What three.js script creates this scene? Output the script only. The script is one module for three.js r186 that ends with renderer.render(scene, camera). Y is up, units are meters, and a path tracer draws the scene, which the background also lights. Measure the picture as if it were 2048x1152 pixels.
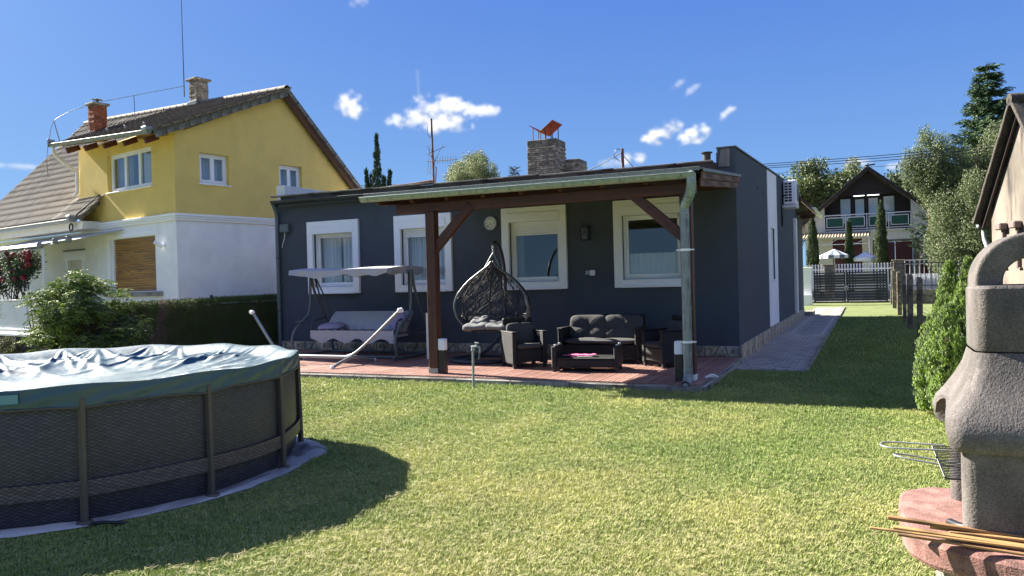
import * as THREE from 'three';
import { mergeGeometries, toCreasedNormals } from 'three/addons/utils/BufferGeometryUtils.js';

// ---------- camera, sky, sun, exposure ----------
const scene = new THREE.Scene();
const camera = new THREE.PerspectiveCamera(41.02, 16 / 9, 0.05, 1200);
camera.position.set(0, 1.65, 0);
camera.rotation.order = 'YXZ';
camera.rotation.set(THREE.MathUtils.degToRad(-0.52), THREE.MathUtils.degToRad(24.7), THREE.MathUtils.degToRad(-1.49));
const renderer = new THREE.WebGLRenderer();
renderer.toneMapping = THREE.LinearToneMapping;
renderer.toneMappingExposure = 4.5;
renderer.shadowMap.enabled = true;
const SUN_DIR = new THREE.Vector3(-1.5, 1, -0.27).normalize();       // towards the sun
const SUN_INTENSITY = 4.9;
const sun = new THREE.DirectionalLight(new THREE.Color(1, 0.93, 0.82), SUN_INTENSITY);
sun.name = 'sun';
sun.position.copy(SUN_DIR).multiplyScalar(120).add(new THREE.Vector3(-5, 0, -20));
sun.target.position.set(-5, 0, -20);
sun.castShadow = true;
Object.assign(sun.shadow.camera, { left: -60, right: 60, top: 60, bottom: -60, near: 1, far: 300 });
sun.shadow.mapSize.set(4096, 4096);
scene.add(sun, sun.target);

// ---------- random numbers and noise ----------
const rng = (s) => () => { s = (s + 0x6d2b79f5) | 0; let t = Math.imul(s ^ (s >>> 15), 1 | s); t = (t + Math.imul(t ^ (t >>> 7), 61 | t)) ^ t; return ((t ^ (t >>> 14)) >>> 0) / 4294967296; };
const hash = (x, y, s) => { let h = Math.imul(x, 374761393) ^ Math.imul(y, 668265263) ^ Math.imul(s, 2246822519); h = Math.imul(h ^ (h >>> 13), 1274126177); h ^= h >>> 16; return (h >>> 0) / 4294967296; };
const mod = (a, n) => ((a % n) + n) % n;
function vn(x, y, p, q, s) {                                            // value noise, period p x q (0: none)
  const ix = Math.floor(x), iy = Math.floor(y), fx = x - ix, fy = y - iy, u = fx * fx * (3 - 2 * fx), v = fy * fy * (3 - 2 * fy);
  const X0 = p ? mod(ix, p) : ix, X1 = p ? mod(ix + 1, p) : ix + 1, Y0 = q ? mod(iy, q) : iy, Y1 = q ? mod(iy + 1, q) : iy + 1;
  const a = hash(X0, Y0, s), b = hash(X1, Y0, s), c = hash(X0, Y1, s), d = hash(X1, Y1, s);
  return a + (b - a) * u + (c - a) * v + (a - b - c + d) * u * v;
}
function fbm(x, y, p, q, s, oct = 4, gain = 0.5) { let a = 1, t = 0, n = 0; for (let i = 0; i < oct; i++) { t += a * vn(x, y, p, q, s + i * 17); n += a; a *= gain; x *= 2; y *= 2; p *= 2; q *= 2; } return t / n; }
const sstep = (a, b, x) => { const t = Math.min(1, Math.max(0, (x - a) / (b - a))); return t * t * (3 - 2 * t); };
const lerp = (a, b, t) => a + (b - a) * t;
const R = THREE.MathUtils.degToRad;

// sky: clear air with a few small clouds in view, fuller ones added out of view, directions as azimuth / elevation in degrees
{
  const W = 3072, H = 1536, data = new Float32Array(W * H * 4), E = 4.5;
  const clouds = [
    [-36.2, 12.8, 1.1, 1.1, 1.0], [-32.4, 11.8, 1.5, 0.62, 0.8], [-30.6, 12.3, 1.7, 1.2, 1.2], [-28.9, 12.3, 1.7, 1.25, 1.2], [-29.5, 11.5, 1.9, 0.8, 1.0], [-26.9, 12.55, 1.5, 0.55, 0.9], [-25.9, 12.5, 0.9, 0.45, 0.7],
    [-13.7, 10.25, 1.5, 0.75, 1.0, 0.45], [-12.8, 10.8, 0.9, 0.55, 0.8], [-10.9, 10.1, 1.45, 0.7, 1.0, 0.3], [-8.8, 11.45, 0.75, 0.36, 0.7, 0.6], [-12.2, 13.6, 0.8, 0.3, 0.4, 0.6], [-11.25, 13.2, 0.7, 0.28, 0.36, 0.6],
    [-15.4, 8.6, 1.6, 0.55, 0.8], [-17.3, 8.3, 0.9, 0.45, 0.8], [-1.0, 7.3, 1.9, 0.35, 0.6], [-3.4, 7.4, 1.2, 0.3, 0.5], [2.0, 6.9, 1.5, 0.3, 0.5], [-57.3, 7.9, 2.2, 0.22, 0.45], [-60.5, 8.0, 2.5, 0.35, 0.5],
    [-35.4, 19.9, 0.7, 0.7, 0.32], [-27.2, 7.2, 1.2, 0.35, 0.5], [-41, 6.2, 1.6, 0.35, 0.5],
  ];
  const rr = rng(77);
  for (let a = 0; a < 17; a++) for (let e = 0; e < 5; e++) {        // unseen clouds round the rest, added larger and denser as fill light
    const az = 20 + (a + 0.15 + 0.8 * rr()) * 16, el = [4.5, 10, 19, 32, 52][e] + (rr() - 0.5) * [2, 5, 9, 12, 18][e], s = [1.1, 1.9, 3.0, 4.4, 5.5][e] * (0.6 + 0.8 * rr()), A = az > 180 ? az - 360 : az;
    if (A > -66 && A < 18) continue; if (Math.hypot((A + 81) * 0.84, el - 33) < 15) continue;
    for (let k = 0; k < 3; k++) clouds.push([A + s * 2.4 * (rr() - 0.5) / Math.cos(R(el)), el + s * 0.5 * (rr() - 0.4), s * 1.5 * (0.7 + 0.6 * rr()), s * 0.75 * (0.7 + 0.6 * rr()), 1]);
  }
  for (let row = 0; row < H; row++) {
    const el = ((row + 0.5) / H - 0.5) * 180, y = Math.sin(R(el)), ce = Math.cos(R(el));
    const near = clouds.filter((c) => Math.abs(el - c[1]) < c[3] * 1.7);
    for (let col = 0; col < W; col++) {
      const th = ((col + 0.5) / W - 0.5) * 2 * Math.PI, x = Math.cos(th) * ce, z = Math.sin(th) * ce, o = (row * W + col) * 4;
      const cosS = x * SUN_DIR.x + y * SUN_DIR.y + z * SUN_DIR.z, ang = Math.acos(Math.min(1, Math.max(-1, cosS))) * 57.2958;
      const up = Math.max(0, el), m = Math.exp(-up / 14);
      let r = 0.036 + 0.30 * m, g = 0.142 + 0.49 * m, b = 0.69 + 0.27 * m;
      const au = Math.exp(-ang / 14), halo = 1.6 * Math.exp(-((ang / 9) ** 2));
      r += au * 0.66 + halo; g += au * 0.90 + halo; b += au * 0.84 + halo * 0.95;
      if (el < 0) { r = 0.16; g = 0.17; b = 0.13; }
      let a = 0, lit = 0;
      if (near.length && el > 1) {
        const az = Math.atan2(x, -z) * 57.2958;
        for (const c of near) {
          let dx = az - c[0]; if (dx > 180) dx -= 360; if (dx < -180) dx += 360;
          dx *= ce; const rot = c[5] ?? 0, dy0 = el - c[1], dy = dy0 * Math.cos(rot) - dx * Math.sin(rot); dx = dx * Math.cos(rot) + dy0 * Math.sin(rot);
          if (Math.abs(dx) > c[2] * 1.7) continue;
          const low = dy < 0 ? 1.25 : 1, d = 1 - (dx / c[2]) ** 2 - ((dy * low) / c[3]) ** 2;
          const q = 2.4 / Math.max(1.2, c[2] * 0.8), n = fbm(az * ce * q * 0.9 + 40, el * q * 1.15 + 9, 0, 0, 5, 6, 0.55) - 0.5, k = d * 1.0 + n * 2.7;
          const aa = sstep(0.0, 1.25, k) * Math.min(1, c[4]);
          if (aa > a) a = aa;
          lit = Math.max(lit, aa * (0.70 + 0.30 * sstep(-0.9, 0.7, dy / c[3] + n * 2.4)));
        }
      }
      const tx = Math.atan2(x, -z) * 57.2958;
      if (Math.abs(tx + 31.27 + (el - 14.5) * 0.02) < 0.1 && el > 13.4 && el < 15.3) a = Math.max(a, 0.22 * sstep(0.1, 0.03, Math.abs(tx + 31.27 + (el - 14.5) * 0.02)));
      const w = a > 0 ? 1.22 * Math.max(0.68, lit / Math.max(a, 1e-3)) : 0;
      data[o] = lerp(r, 0.97 * w, a) / E; data[o + 1] = lerp(g, 0.985 * w, a) / E; data[o + 2] = lerp(b, 1.02 * w, a) / E; data[o + 3] = 1;
    }
  }
  const t = new THREE.DataTexture(data, W, H, THREE.RGBAFormat, THREE.FloatType);
  t.mapping = THREE.EquirectangularReflectionMapping; t.magFilter = THREE.LinearFilter; t.needsUpdate = true;
  scene.background = t; scene.environment = t;
}

// ---------- textures (uv are metres) ----------
function tex(w, h, mw, mh, fn, srgb = true) {
  const d = new Uint8Array(w * h * 4);
  for (let j = 0; j < h; j++) for (let i = 0; i < w; i++) { const c = fn(i / w, j / h, i, j), o = (j * w + i) * 4; if (c.length) { d[o] = c[0] * 255; d[o + 1] = c[1] * 255; d[o + 2] = c[2] * 255; } else d[o] = d[o + 1] = d[o + 2] = Math.max(0, Math.min(255, c * 255)); d[o + 3] = 255; }
  const t = new THREE.DataTexture(d, w, h); t.wrapS = t.wrapT = THREE.RepeatWrapping; t.magFilter = THREE.LinearFilter; t.minFilter = THREE.LinearMipmapLinearFilter;
  if (srgb) t.colorSpace = THREE.SRGBColorSpace;
  t.repeat.set(1 / mw, 1 / mh); t.needsUpdate = true; return t;
}
const clamp01 = (x) => Math.max(0, Math.min(1, x));
const T = {};
T.mottle = tex(512, 512, 2.6, 2.6, (u, v) => clamp01(0.965 + 0.10 * (fbm(u * 6, v * 6, 6, 6, 3, 6, 0.62) - 0.5)));
T.stain = tex(1024, 1024, 4, 4, (u, v) => { const n = fbm(u * 5, v * 2, 5, 2, 11, 6, 0.6), k = fbm(u * 20, v * 4, 20, 4, 12, 4, 0.6); const t = clamp01(0.99 - 0.55 * sstep(0.45, 0.8, n) * 0.5 - 0.25 * sstep(0.55, 0.8, k)); return [t, t * 0.975, t * 0.94]; });
T.grit = tex(512, 512, 0.5, 0.5, (u, v) => 0.5 + 0.6 * (vn(u * 170, v * 170, 170, 170, 5) - 0.5) * 0.6 + 0.5 * (fbm(u * 40, v * 40, 40, 40, 6, 3) - 0.5), false);
T.plaster = tex(512, 512, 0.8, 0.8, (u, v) => fbm(u * 60, v * 60, 60, 60, 8, 4, 0.7), false);
T.grain = tex(1024, 512, 2.0, 0.5, (u, v) => { const n = fbm(u * 4, v * 70, 4, 70, 21, 4, 0.6), m = fbm(u * 3, v * 9, 3, 9, 22, 3), kn = sstep(0.8, 0.97, vn(u * 9, v * 5, 9, 5, 23)); const t = clamp01(0.55 + 0.5 * n + 0.35 * (m - 0.5) - 0.3 * kn); return [t, t * 0.95, t * 0.9]; });
T.oldwood = tex(1024, 512, 1.2, 0.4, (u, v) => { const n = fbm(u * 4, v * 50, 4, 50, 31, 4, 0.65), m = fbm(u * 5, v * 5, 5, 5, 32, 4), t = clamp01(0.35 + 0.6 * n + 0.5 * (m - 0.5)); return [t, t * 0.9, t * 0.84]; });
T.speck = tex(1024, 1024, 0.7, 0.7, (u, v) => { const n = vn(u * 380, v * 380, 380, 380, 41), m = vn(u * 190, v * 190, 190, 190, 42), b = fbm(u * 6, v * 6, 6, 6, 43, 4); const t = clamp01(0.74 + 0.26 * (n - 0.5) + 0.16 * (m - 0.5) + 0.35 * (b - 0.5) - (m > 0.94 ? 0.16 : 0)); return [t, t * 0.975, t * 0.95]; });
T.speckb = tex(512, 512, 0.35, 0.35, (u, v) => 0.55 * vn(u * 95, v * 95, 95, 95, 44) + 0.45 * vn(u * 50, v * 50, 50, 50, 45), false);
T.redspeck = tex(512, 512, 0.35, 0.35, (u, v) => { const n = vn(u * 170, v * 170, 170, 170, 51), m = fbm(u * 10, v * 10, 10, 10, 52, 5), p = sstep(0.56, 0.75, fbm(u * 5, v * 5, 5, 5, 54, 5)); const t = clamp01(0.58 + 0.3 * n + 0.35 * (m - 0.5)); return n > 0.86 ? [0.92, 0.80, 0.74] : [lerp(t, 0.85, p * 0.5), lerp(t, 0.95, p * 0.5), lerp(t, 0.95, p * 0.5)]; });
const weave = (nx, ny, s) => (u, v) => { const gx = u * nx, gy = v * ny, ix = Math.floor(gx), iy = Math.floor(gy), fx = gx - ix, fy = gy - iy, over = (ix + iy) & 1; const a = over ? Math.sin(Math.PI * fy) ** 0.5 * (0.7 + 0.3 * Math.sin(Math.PI * fx)) : Math.sin(Math.PI * fx) ** 0.5 * (0.7 + 0.3 * Math.sin(Math.PI * fy)); return clamp01(a * (0.72 + 0.28 * hash(over ? iy : ix, over ? 7 : 3, s))); };
T.rattan = tex(512, 512, 0.32, 0.32, weave(32, 32, 61), false);
T.rattanc = tex(512, 512, 0.32, 0.32, (u, v) => 0.35 + 0.65 * weave(32, 32, 61)(u, v));
T.poolprint = tex(1024, 1024, 0.9, 0.6, (u, v) => {           // the wicker pattern printed on the pool wall
  const ny = 44, nx = 15, gy = v * ny, iy = Math.floor(gy), fy = gy - iy, gx = u * nx + (iy & 1) * 0.5, ix = Math.floor(gx), fx = gx - ix, id = hash(mod(ix, nx), iy, 71);
  const bow = Math.sin(Math.PI * fx), strip = sstep(0.0, 0.22, fy) * sstep(1.0, 0.78, fy), lit = 0.22 + 0.78 * bow ** 1.4, t = strip * lit * (0.55 + 0.45 * id) * 0.8 + 0.22;
  const st = 0.85 + 0.3 * (vn(u * 300, v * ny * 3, 300, ny * 3, 72) - 0.5);
  return [clamp01(0.10 + 0.47 * t * st), clamp01(0.095 + 0.43 * t * st), clamp01(0.10 + 0.42 * t * st)];
});
T.fabric = tex(512, 512, 0.25, 0.25, (u, v) => 0.5 + 0.3 * (vn(u * 128, v * 128, 128, 128, 81) - 0.5) + 0.2 * Math.sin(u * 128 * Math.PI) * Math.sin(v * 128 * Math.PI), false);
T.zinc = tex(512, 512, 0.9, 0.9, (u, v) => { const n = fbm(u * 10, v * 10, 10, 10, 91, 5, 0.6), k = fbm(u * 26, v * 5, 26, 5, 92, 4); const t = clamp01(0.84 + 0.25 * (n - 0.5) - 0.18 * sstep(0.6, 0.8, k)); return [t, t, t]; });
T.rust = tex(512, 512, 0.5, 0.5, (u, v) => { const n = fbm(u * 12, v * 12, 12, 12, 95, 5, 0.6); return [0.55 + 0.3 * n, 0.22 + 0.22 * n, 0.12 + 0.14 * n]; });
T.stone = tex(512, 512, 0.8, 0.8, (u, v) => { const n = fbm(u * 8, v * 8, 8, 8, 101, 6, 0.6), k = vn(u * 130, v * 130, 130, 130, 102); const t = clamp01(0.35 + 0.85 * n + 0.12 * (k - 0.5)); return [t, t * 0.97, t * 0.9]; });
T.bark = tex(256, 512, 0.5, 1, (u, v) => { const n = fbm(u * 14, v * 6, 14, 6, 111, 5, 0.6); const t = clamp01(0.2 + n * 0.9); return [t, t * 0.93, t * 0.85]; });
T.crease = tex(1024, 1024, 1.3, 1.3, (u, v) => { const a = fbm(u * 7, v * 7, 7, 7, 121, 4), b = fbm(u * 9 + 3, v * 9, 9, 9, 122, 3); return clamp01(0.5 + 0.9 * (0.5 - Math.abs(a - 0.5) * 3.2) * 0.5 + 0.35 * (0.5 - Math.abs(b - 0.5) * 3)); }, false);
T.lace = tex(512, 512, 0.5, 0.5, (u, v) => 0.72 + 0.28 * sstep(-0.2, 0.3, Math.sin(v * 40 + 3 * Math.sin(u * 12.566)) + 0.6 * Math.sin(u * 75.4)));

// ---------- materials ----------
const mats = {};
const C = (r, g, b) => new THREE.Color().setRGB(r, g, b);
function mat(name, color, rough, o = {}) { const P = o.transmission || o.clearcoat || o.sheen || o.specularIntensity !== undefined ? THREE.MeshPhysicalMaterial : THREE.MeshStandardMaterial; const m = new P({ color: C(...color), roughness: rough, ...o }); m.name = name; mats[name] = m; return m; }
const M = {
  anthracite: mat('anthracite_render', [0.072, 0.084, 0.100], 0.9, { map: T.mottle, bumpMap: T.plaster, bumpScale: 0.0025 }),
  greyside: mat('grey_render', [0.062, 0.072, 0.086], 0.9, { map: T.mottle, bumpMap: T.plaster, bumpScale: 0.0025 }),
  white: mat('white_render', [0.90, 0.90, 0.90], 0.85, { map: T.mottle, bumpMap: T.plaster, bumpScale: 0.0015 }),
  yellow: mat('yellow_render', [0.80, 0.585, 0.17], 0.9, { map: T.mottle, bumpMap: T.plaster, bumpScale: 0.003 }),
  trimwhite: mat('white_trim', [0.88, 0.88, 0.88], 0.7, { bumpMap: T.plaster, bumpScale: 0.0006 }),
  pvc: mat('white_plastic', [0.86, 0.86, 0.87], 0.35),
  glass: mat('window_glass', [0.92, 0.95, 0.96], 0.01, { transmission: 1, ior: 1.52, specularIntensity: 1 }),
  curtain: mat('sheer_curtain', [0.80, 0.80, 0.80], 0.95, { transmission: 0.3 }),
  cream: mat('cream_render', [0.84, 0.81, 0.73], 0.9, { map: T.mottle, bumpMap: T.plaster, bumpScale: 0.003 }),
  oldrender: mat('old_beige_render', [0.22, 0.20, 0.175], 0.92, { map: T.stain, bumpMap: T.grit, bumpScale: 0.006 }),
  concrete: mat('concrete', [0.34, 0.33, 0.31], 0.93, { map: T.stain, bumpMap: T.grit, bumpScale: 0.004 }),
  oldconcrete: mat('weathered_concrete', [0.30, 0.28, 0.24], 0.95, { map: T.stone, bumpMap: T.grit, bumpScale: 0.012 }),
  felt: mat('roofing_felt', [0.11, 0.10, 0.10], 0.95, { map: T.stain, bumpMap: T.grit, bumpScale: 0.004 }),
  zinc: mat('zinc_sheet', [0.34, 0.37, 0.37], 0.55, { map: T.zinc, metalness: 0.3 }),
  zincgreen: mat('patinated_gutter', [0.42, 0.50, 0.45], 0.45, { map: T.zinc, metalness: 0.25 }),
  darkmetal: mat('dark_painted_metal', [0.035, 0.042, 0.05], 0.4),
  greymetal: mat('grey_painted_metal', [0.10, 0.12, 0.13], 0.35),
  silver: mat('silver_metal', [0.30, 0.33, 0.33], 0.45, { metalness: 0.35 }),
  redwood: mat('stained_timber', [0.105, 0.032, 0.016], 0.55, { map: T.grain, bumpMap: T.grain, bumpScale: 0.002 }),
  greywood: mat('weathered_boards', [0.36, 0.26, 0.22], 0.9, { map: T.oldwood, bumpMap: T.oldwood, bumpScale: 0.003 }),
  rawwood: mat('split_pine', [0.62, 0.40, 0.17], 0.75, { map: T.grain, bumpMap: T.grain, bumpScale: 0.0008 }),
  rawwood2: mat('split_pine_dark', [0.42, 0.26, 0.11], 0.75, { map: T.grain, bumpMap: T.grain, bumpScale: 0.0008 }),
  rattan: mat('black_rattan', [0.011, 0.0115, 0.014], 0.6, { map: T.rattanc, bumpMap: T.rattan, bumpScale: 0.004 }),
  cushion: mat('charcoal_cushion', [0.058, 0.059, 0.060], 0.95, { bumpMap: T.fabric, bumpScale: 0.001 }),
  swingcloth: mat('grey_swing_cloth', [0.40, 0.40, 0.425], 0.95, { bumpMap: T.fabric, bumpScale: 0.001, side: THREE.DoubleSide }),
  lilac: mat('lilac_cloth', [0.27, 0.25, 0.36], 0.95, { bumpMap: T.fabric, bumpScale: 0.001 }),
  cover: mat('pool_cover_vinyl', [0.016, 0.062, 0.082], 0.5, { bumpMap: T.crease, bumpScale: 0.006, clearcoat: 0.5, clearcoatRoughness: 0.34 }),
  coverpatch: mat('pool_cover_patch', [0.10, 0.24, 0.26], 0.4),
  poolwall: mat('printed_pool_wall', [0.40, 0.44, 0.58], 0.5, { map: T.poolprint }),
  poolpost: mat('brown_pool_post', [0.085, 0.07, 0.052], 0.5),
  tarp: mat('grey_ground_tarp', [0.56, 0.57, 0.58], 0.75, { map: T.stain, bumpMap: T.crease, bumpScale: 0.01 }),
  bbq: mat('grey_cast_concrete', [0.20, 0.188, 0.183], 0.95, { map: T.speck, bumpMap: T.speckb, bumpScale: 0.0016 }),
  bbqred: mat('red_cast_concrete', [0.37, 0.19, 0.16], 0.93, { map: T.redspeck, bumpMap: T.speckb, bumpScale: 0.0018 }),
  soot: mat('sooty_concrete', [0.02, 0.018, 0.017], 0.95, { bumpMap: T.speckb, bumpScale: 0.006 }),
  rust: mat('rusty_sheet', [0.75, 0.62, 0.55], 0.85, { map: T.rust }),
  rustpole: mat('rusty_pole', [0.13, 0.06, 0.045], 0.7),
  paver1: mat('paver_grey', [0.56, 0.55, 0.545], 0.92, { map: T.stone, bumpMap: T.grit, bumpScale: 0.004 }),
  paver2: mat('paver_mid', [0.48, 0.47, 0.465], 0.92, { map: T.stone, bumpMap: T.grit, bumpScale: 0.004 }),
  paver3: mat('paver_warm', [0.62, 0.595, 0.57], 0.92, { map: T.stone, bumpMap: T.grit, bumpScale: 0.004 }),
  sand: mat('joint_sand', [0.22, 0.205, 0.17], 0.97, { bumpMap: T.grit, bumpScale: 0.006 }),
  deck1: mat('deck_red', [0.40, 0.235, 0.205], 0.6, { map: T.grain }),
  deck2: mat('deck_red_pale', [0.46, 0.285, 0.25], 0.6, { map: T.grain }),
  deck3: mat('deck_red_deep', [0.35, 0.195, 0.17], 0.6, { map: T.grain }),
  stone1: mat('plinth_stone', [0.66, 0.61, 0.53], 0.9, { map: T.stone, bumpMap: T.grit, bumpScale: 0.008 }),
  stone2: mat('plinth_stone_warm', [0.74, 0.64, 0.50], 0.9, { map: T.stone, bumpMap: T.grit, bumpScale: 0.008 }),
  stone3: mat('plinth_stone_grey', [0.54, 0.52, 0.49], 0.9, { map: T.stone, bumpMap: T.grit, bumpScale: 0.008 }),
  mortar: mat('mortar', [0.20, 0.185, 0.165], 0.95, { bumpMap: T.grit, bumpScale: 0.006 }),
  brick: mat('grey_brick', [0.62, 0.57, 0.50], 0.92, { map: T.stone, bumpMap: T.grit, bumpScale: 0.005 }),
  brick2: mat('brown_brick', [0.46, 0.40, 0.34], 0.92, { map: T.stone, bumpMap: T.grit, bumpScale: 0.005 }),
  redbrick: mat('red_brick', [0.48, 0.16, 0.09], 0.9, { map: T.stone, bumpMap: T.grit, bumpScale: 0.004 }),
  tile: mat('roof_tile_concrete', [0.34, 0.325, 0.315], 0.85, { map: T.stone, bumpMap: T.grit, bumpScale: 0.003 }),
  tile2: mat('roof_tile_dark', [0.27, 0.255, 0.25], 0.85, { map: T.stone, bumpMap: T.grit, bumpScale: 0.003 }),
  tilegrey: mat('verge_tile', [0.26, 0.27, 0.285], 0.85, { map: T.stone, bumpMap: T.grit, bumpScale: 0.003 }),
  brownpaint: mat('dark_brown_boards', [0.035, 0.016, 0.014], 0.6, { map: T.grain, bumpMap: T.grain, bumpScale: 0.002 }),
  maroon: mat('maroon_shutter', [0.075, 0.012, 0.018], 0.5),
  shutter: mat('wood_tone_shutter', [0.56, 0.31, 0.075], 0.45, { map: T.grain }),
  greencloth: mat('green_panel', [0.02, 0.09, 0.06], 0.8),
  whitemetal: mat('white_painted_metal', [0.80, 0.80, 0.80], 0.4),
  gatemetal: mat('black_gate', [0.018, 0.021, 0.028], 0.4),
  asphalt: mat('asphalt', [0.055, 0.055, 0.057], 0.95, { bumpMap: T.grit, bumpScale: 0.006 }),
  pink: mat('pink_cloth', [0.72, 0.16, 0.36], 0.9),
  lampwhite: mat('opal_lamp_shade', [0.72, 0.74, 0.86], 0.4),
  black: mat('black_plastic', [0.012, 0.012, 0.014], 0.45),
  clockface: mat('clock_face', [0.66, 0.66, 0.58], 0.5),
  darkroom: mat('room_plaster', [0.52, 0.50, 0.46], 0.95),
  awning: mat('corrugated_sheet', [0.46, 0.47, 0.49], 0.6, {}),
  darkstone: mat('dark_slate', [0.10, 0.09, 0.085], 0.9, { map: T.stone, bumpMap: T.grit, bumpScale: 0.008 }),
  bark: mat('bark', [0.14, 0.11, 0.085], 0.95, { map: T.bark, bumpMap: T.bark, bumpScale: 0.015 }),
  birchbark: mat('birch_bark', [0.52, 0.50, 0.46], 0.9, { map: T.bark, bumpMap: T.bark, bumpScale: 0.006 }),
  leaf: mat('leaf', [1, 1, 1], 0.75, { transmission: 0.38, side: THREE.DoubleSide }),
  needle: mat('needle', [1, 1, 1], 0.8, { side: THREE.DoubleSide }),
  blade: mat('grass_blade', [1, 1, 1], 0.8, { transmission: 0.25, side: THREE.DoubleSide }),
  petal: mat('rose_petal', [0.17, 0.004, 0.018], 0.7, { side: THREE.DoubleSide }),
  water: mat('lightning_wire', [0.11, 0.12, 0.14], 0.5),
};

// ---------- geometry builder ----------
const V = (x, y, z) => new THREE.Vector3(x, y, z);
function clean(g) { const n = g.index ? g.toNonIndexed() : g; for (const k of Object.keys(n.attributes)) if (!['position', 'normal', 'uv'].includes(k)) n.deleteAttribute(k); n.clearGroups?.(); n.morphAttributes = {}; return n; }
function metric(g, along) {          // uv in metres from the face's main direction; along: the axis that becomes u
  const p = g.attributes.position, uv = new Float32Array(p.count * 2), a = V(0, 0, 0), b = V(0, 0, 0), c = V(0, 0, 0);
  for (let i = 0; i < p.count; i += 3) {
    a.fromBufferAttribute(p, i); b.fromBufferAttribute(p, i + 1).sub(a); c.fromBufferAttribute(p, i + 2).sub(a); b.cross(c);
    const n = [Math.abs(b.x), Math.abs(b.y), Math.abs(b.z)], k = n[0] > n[1] && n[0] > n[2] ? 0 : n[1] > n[2] ? 1 : 2;
    let ax = k === 0 ? [2, 1] : k === 1 ? [0, 2] : [0, 1];
    if (along !== undefined && ax[1] === along) ax = [ax[1], ax[0]];
    for (let j = 0; j < 3; j++) { uv[(i + j) * 2] = p.getComponent(i + j, ax[0]); uv[(i + j) * 2 + 1] = p.getComponent(i + j, ax[1]) + (k === 0 ? 0.31 : 0); }
  }
  g.setAttribute('uv', new THREE.BufferAttribute(uv, 2)); return g;
}
function fromTris(pts, smooth) { const g = new THREE.BufferGeometry(); g.setAttribute('position', new THREE.Float32BufferAttribute(pts, 3)); g.computeVertexNormals(); g.setAttribute('uv', new THREE.Float32BufferAttribute(new Float32Array(pts.length / 3 * 2), 2)); return smooth ? toCreasedNormals(g, smooth) : g; }
function chamferBox(w, h, d, b) {
  b = Math.min(b, w * 0.45, h * 0.45, d * 0.45); const t = [], X = w / 2, Y = h / 2, Z = d / 2;
  const v = (sx, sy, sz, k) => [sx * (X - (k === 0 ? 0 : b)), sy * (Y - (k === 1 ? 0 : b)), sz * (Z - (k === 2 ? 0 : b))];
  const tri = (a, c, e) => { const n = V(...c).sub(V(...a)).cross(V(...e).sub(V(...a))), m = V(a[0] + c[0] + e[0], a[1] + c[1] + e[1], a[2] + c[2] + e[2]); n.dot(m) < 0 ? t.push(...a, ...e, ...c) : t.push(...a, ...c, ...e); };
  const quad = (a, c, e, f) => { tri(a, c, e); tri(a, e, f); };
  for (const s of [-1, 1]) { quad(v(s, -1, -1, 0), v(s, 1, -1, 0), v(s, 1, 1, 0), v(s, -1, 1, 0)); quad(v(-1, s, -1, 1), v(1, s, -1, 1), v(1, s, 1, 1), v(-1, s, 1, 1)); quad(v(-1, -1, s, 2), v(1, -1, s, 2), v(1, 1, s, 2), v(-1, 1, s, 2)); }
  if (b > 0) for (const s of [-1, 1]) for (const r of [-1, 1]) {
    quad(v(s, r, -1, 0), v(s, r, 1, 0), v(s, r, 1, 1), v(s, r, -1, 1)); quad(v(s, -1, r, 0), v(s, 1, r, 0), v(s, 1, r, 2), v(s, -1, r, 2)); quad(v(-1, s, r, 1), v(1, s, r, 1), v(1, s, r, 2), v(-1, s, r, 2));
    for (const q of [-1, 1]) tri(v(s, r, q, 0), v(s, r, q, 1), v(s, r, q, 2));
  }
  return fromTris(t);
}
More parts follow.
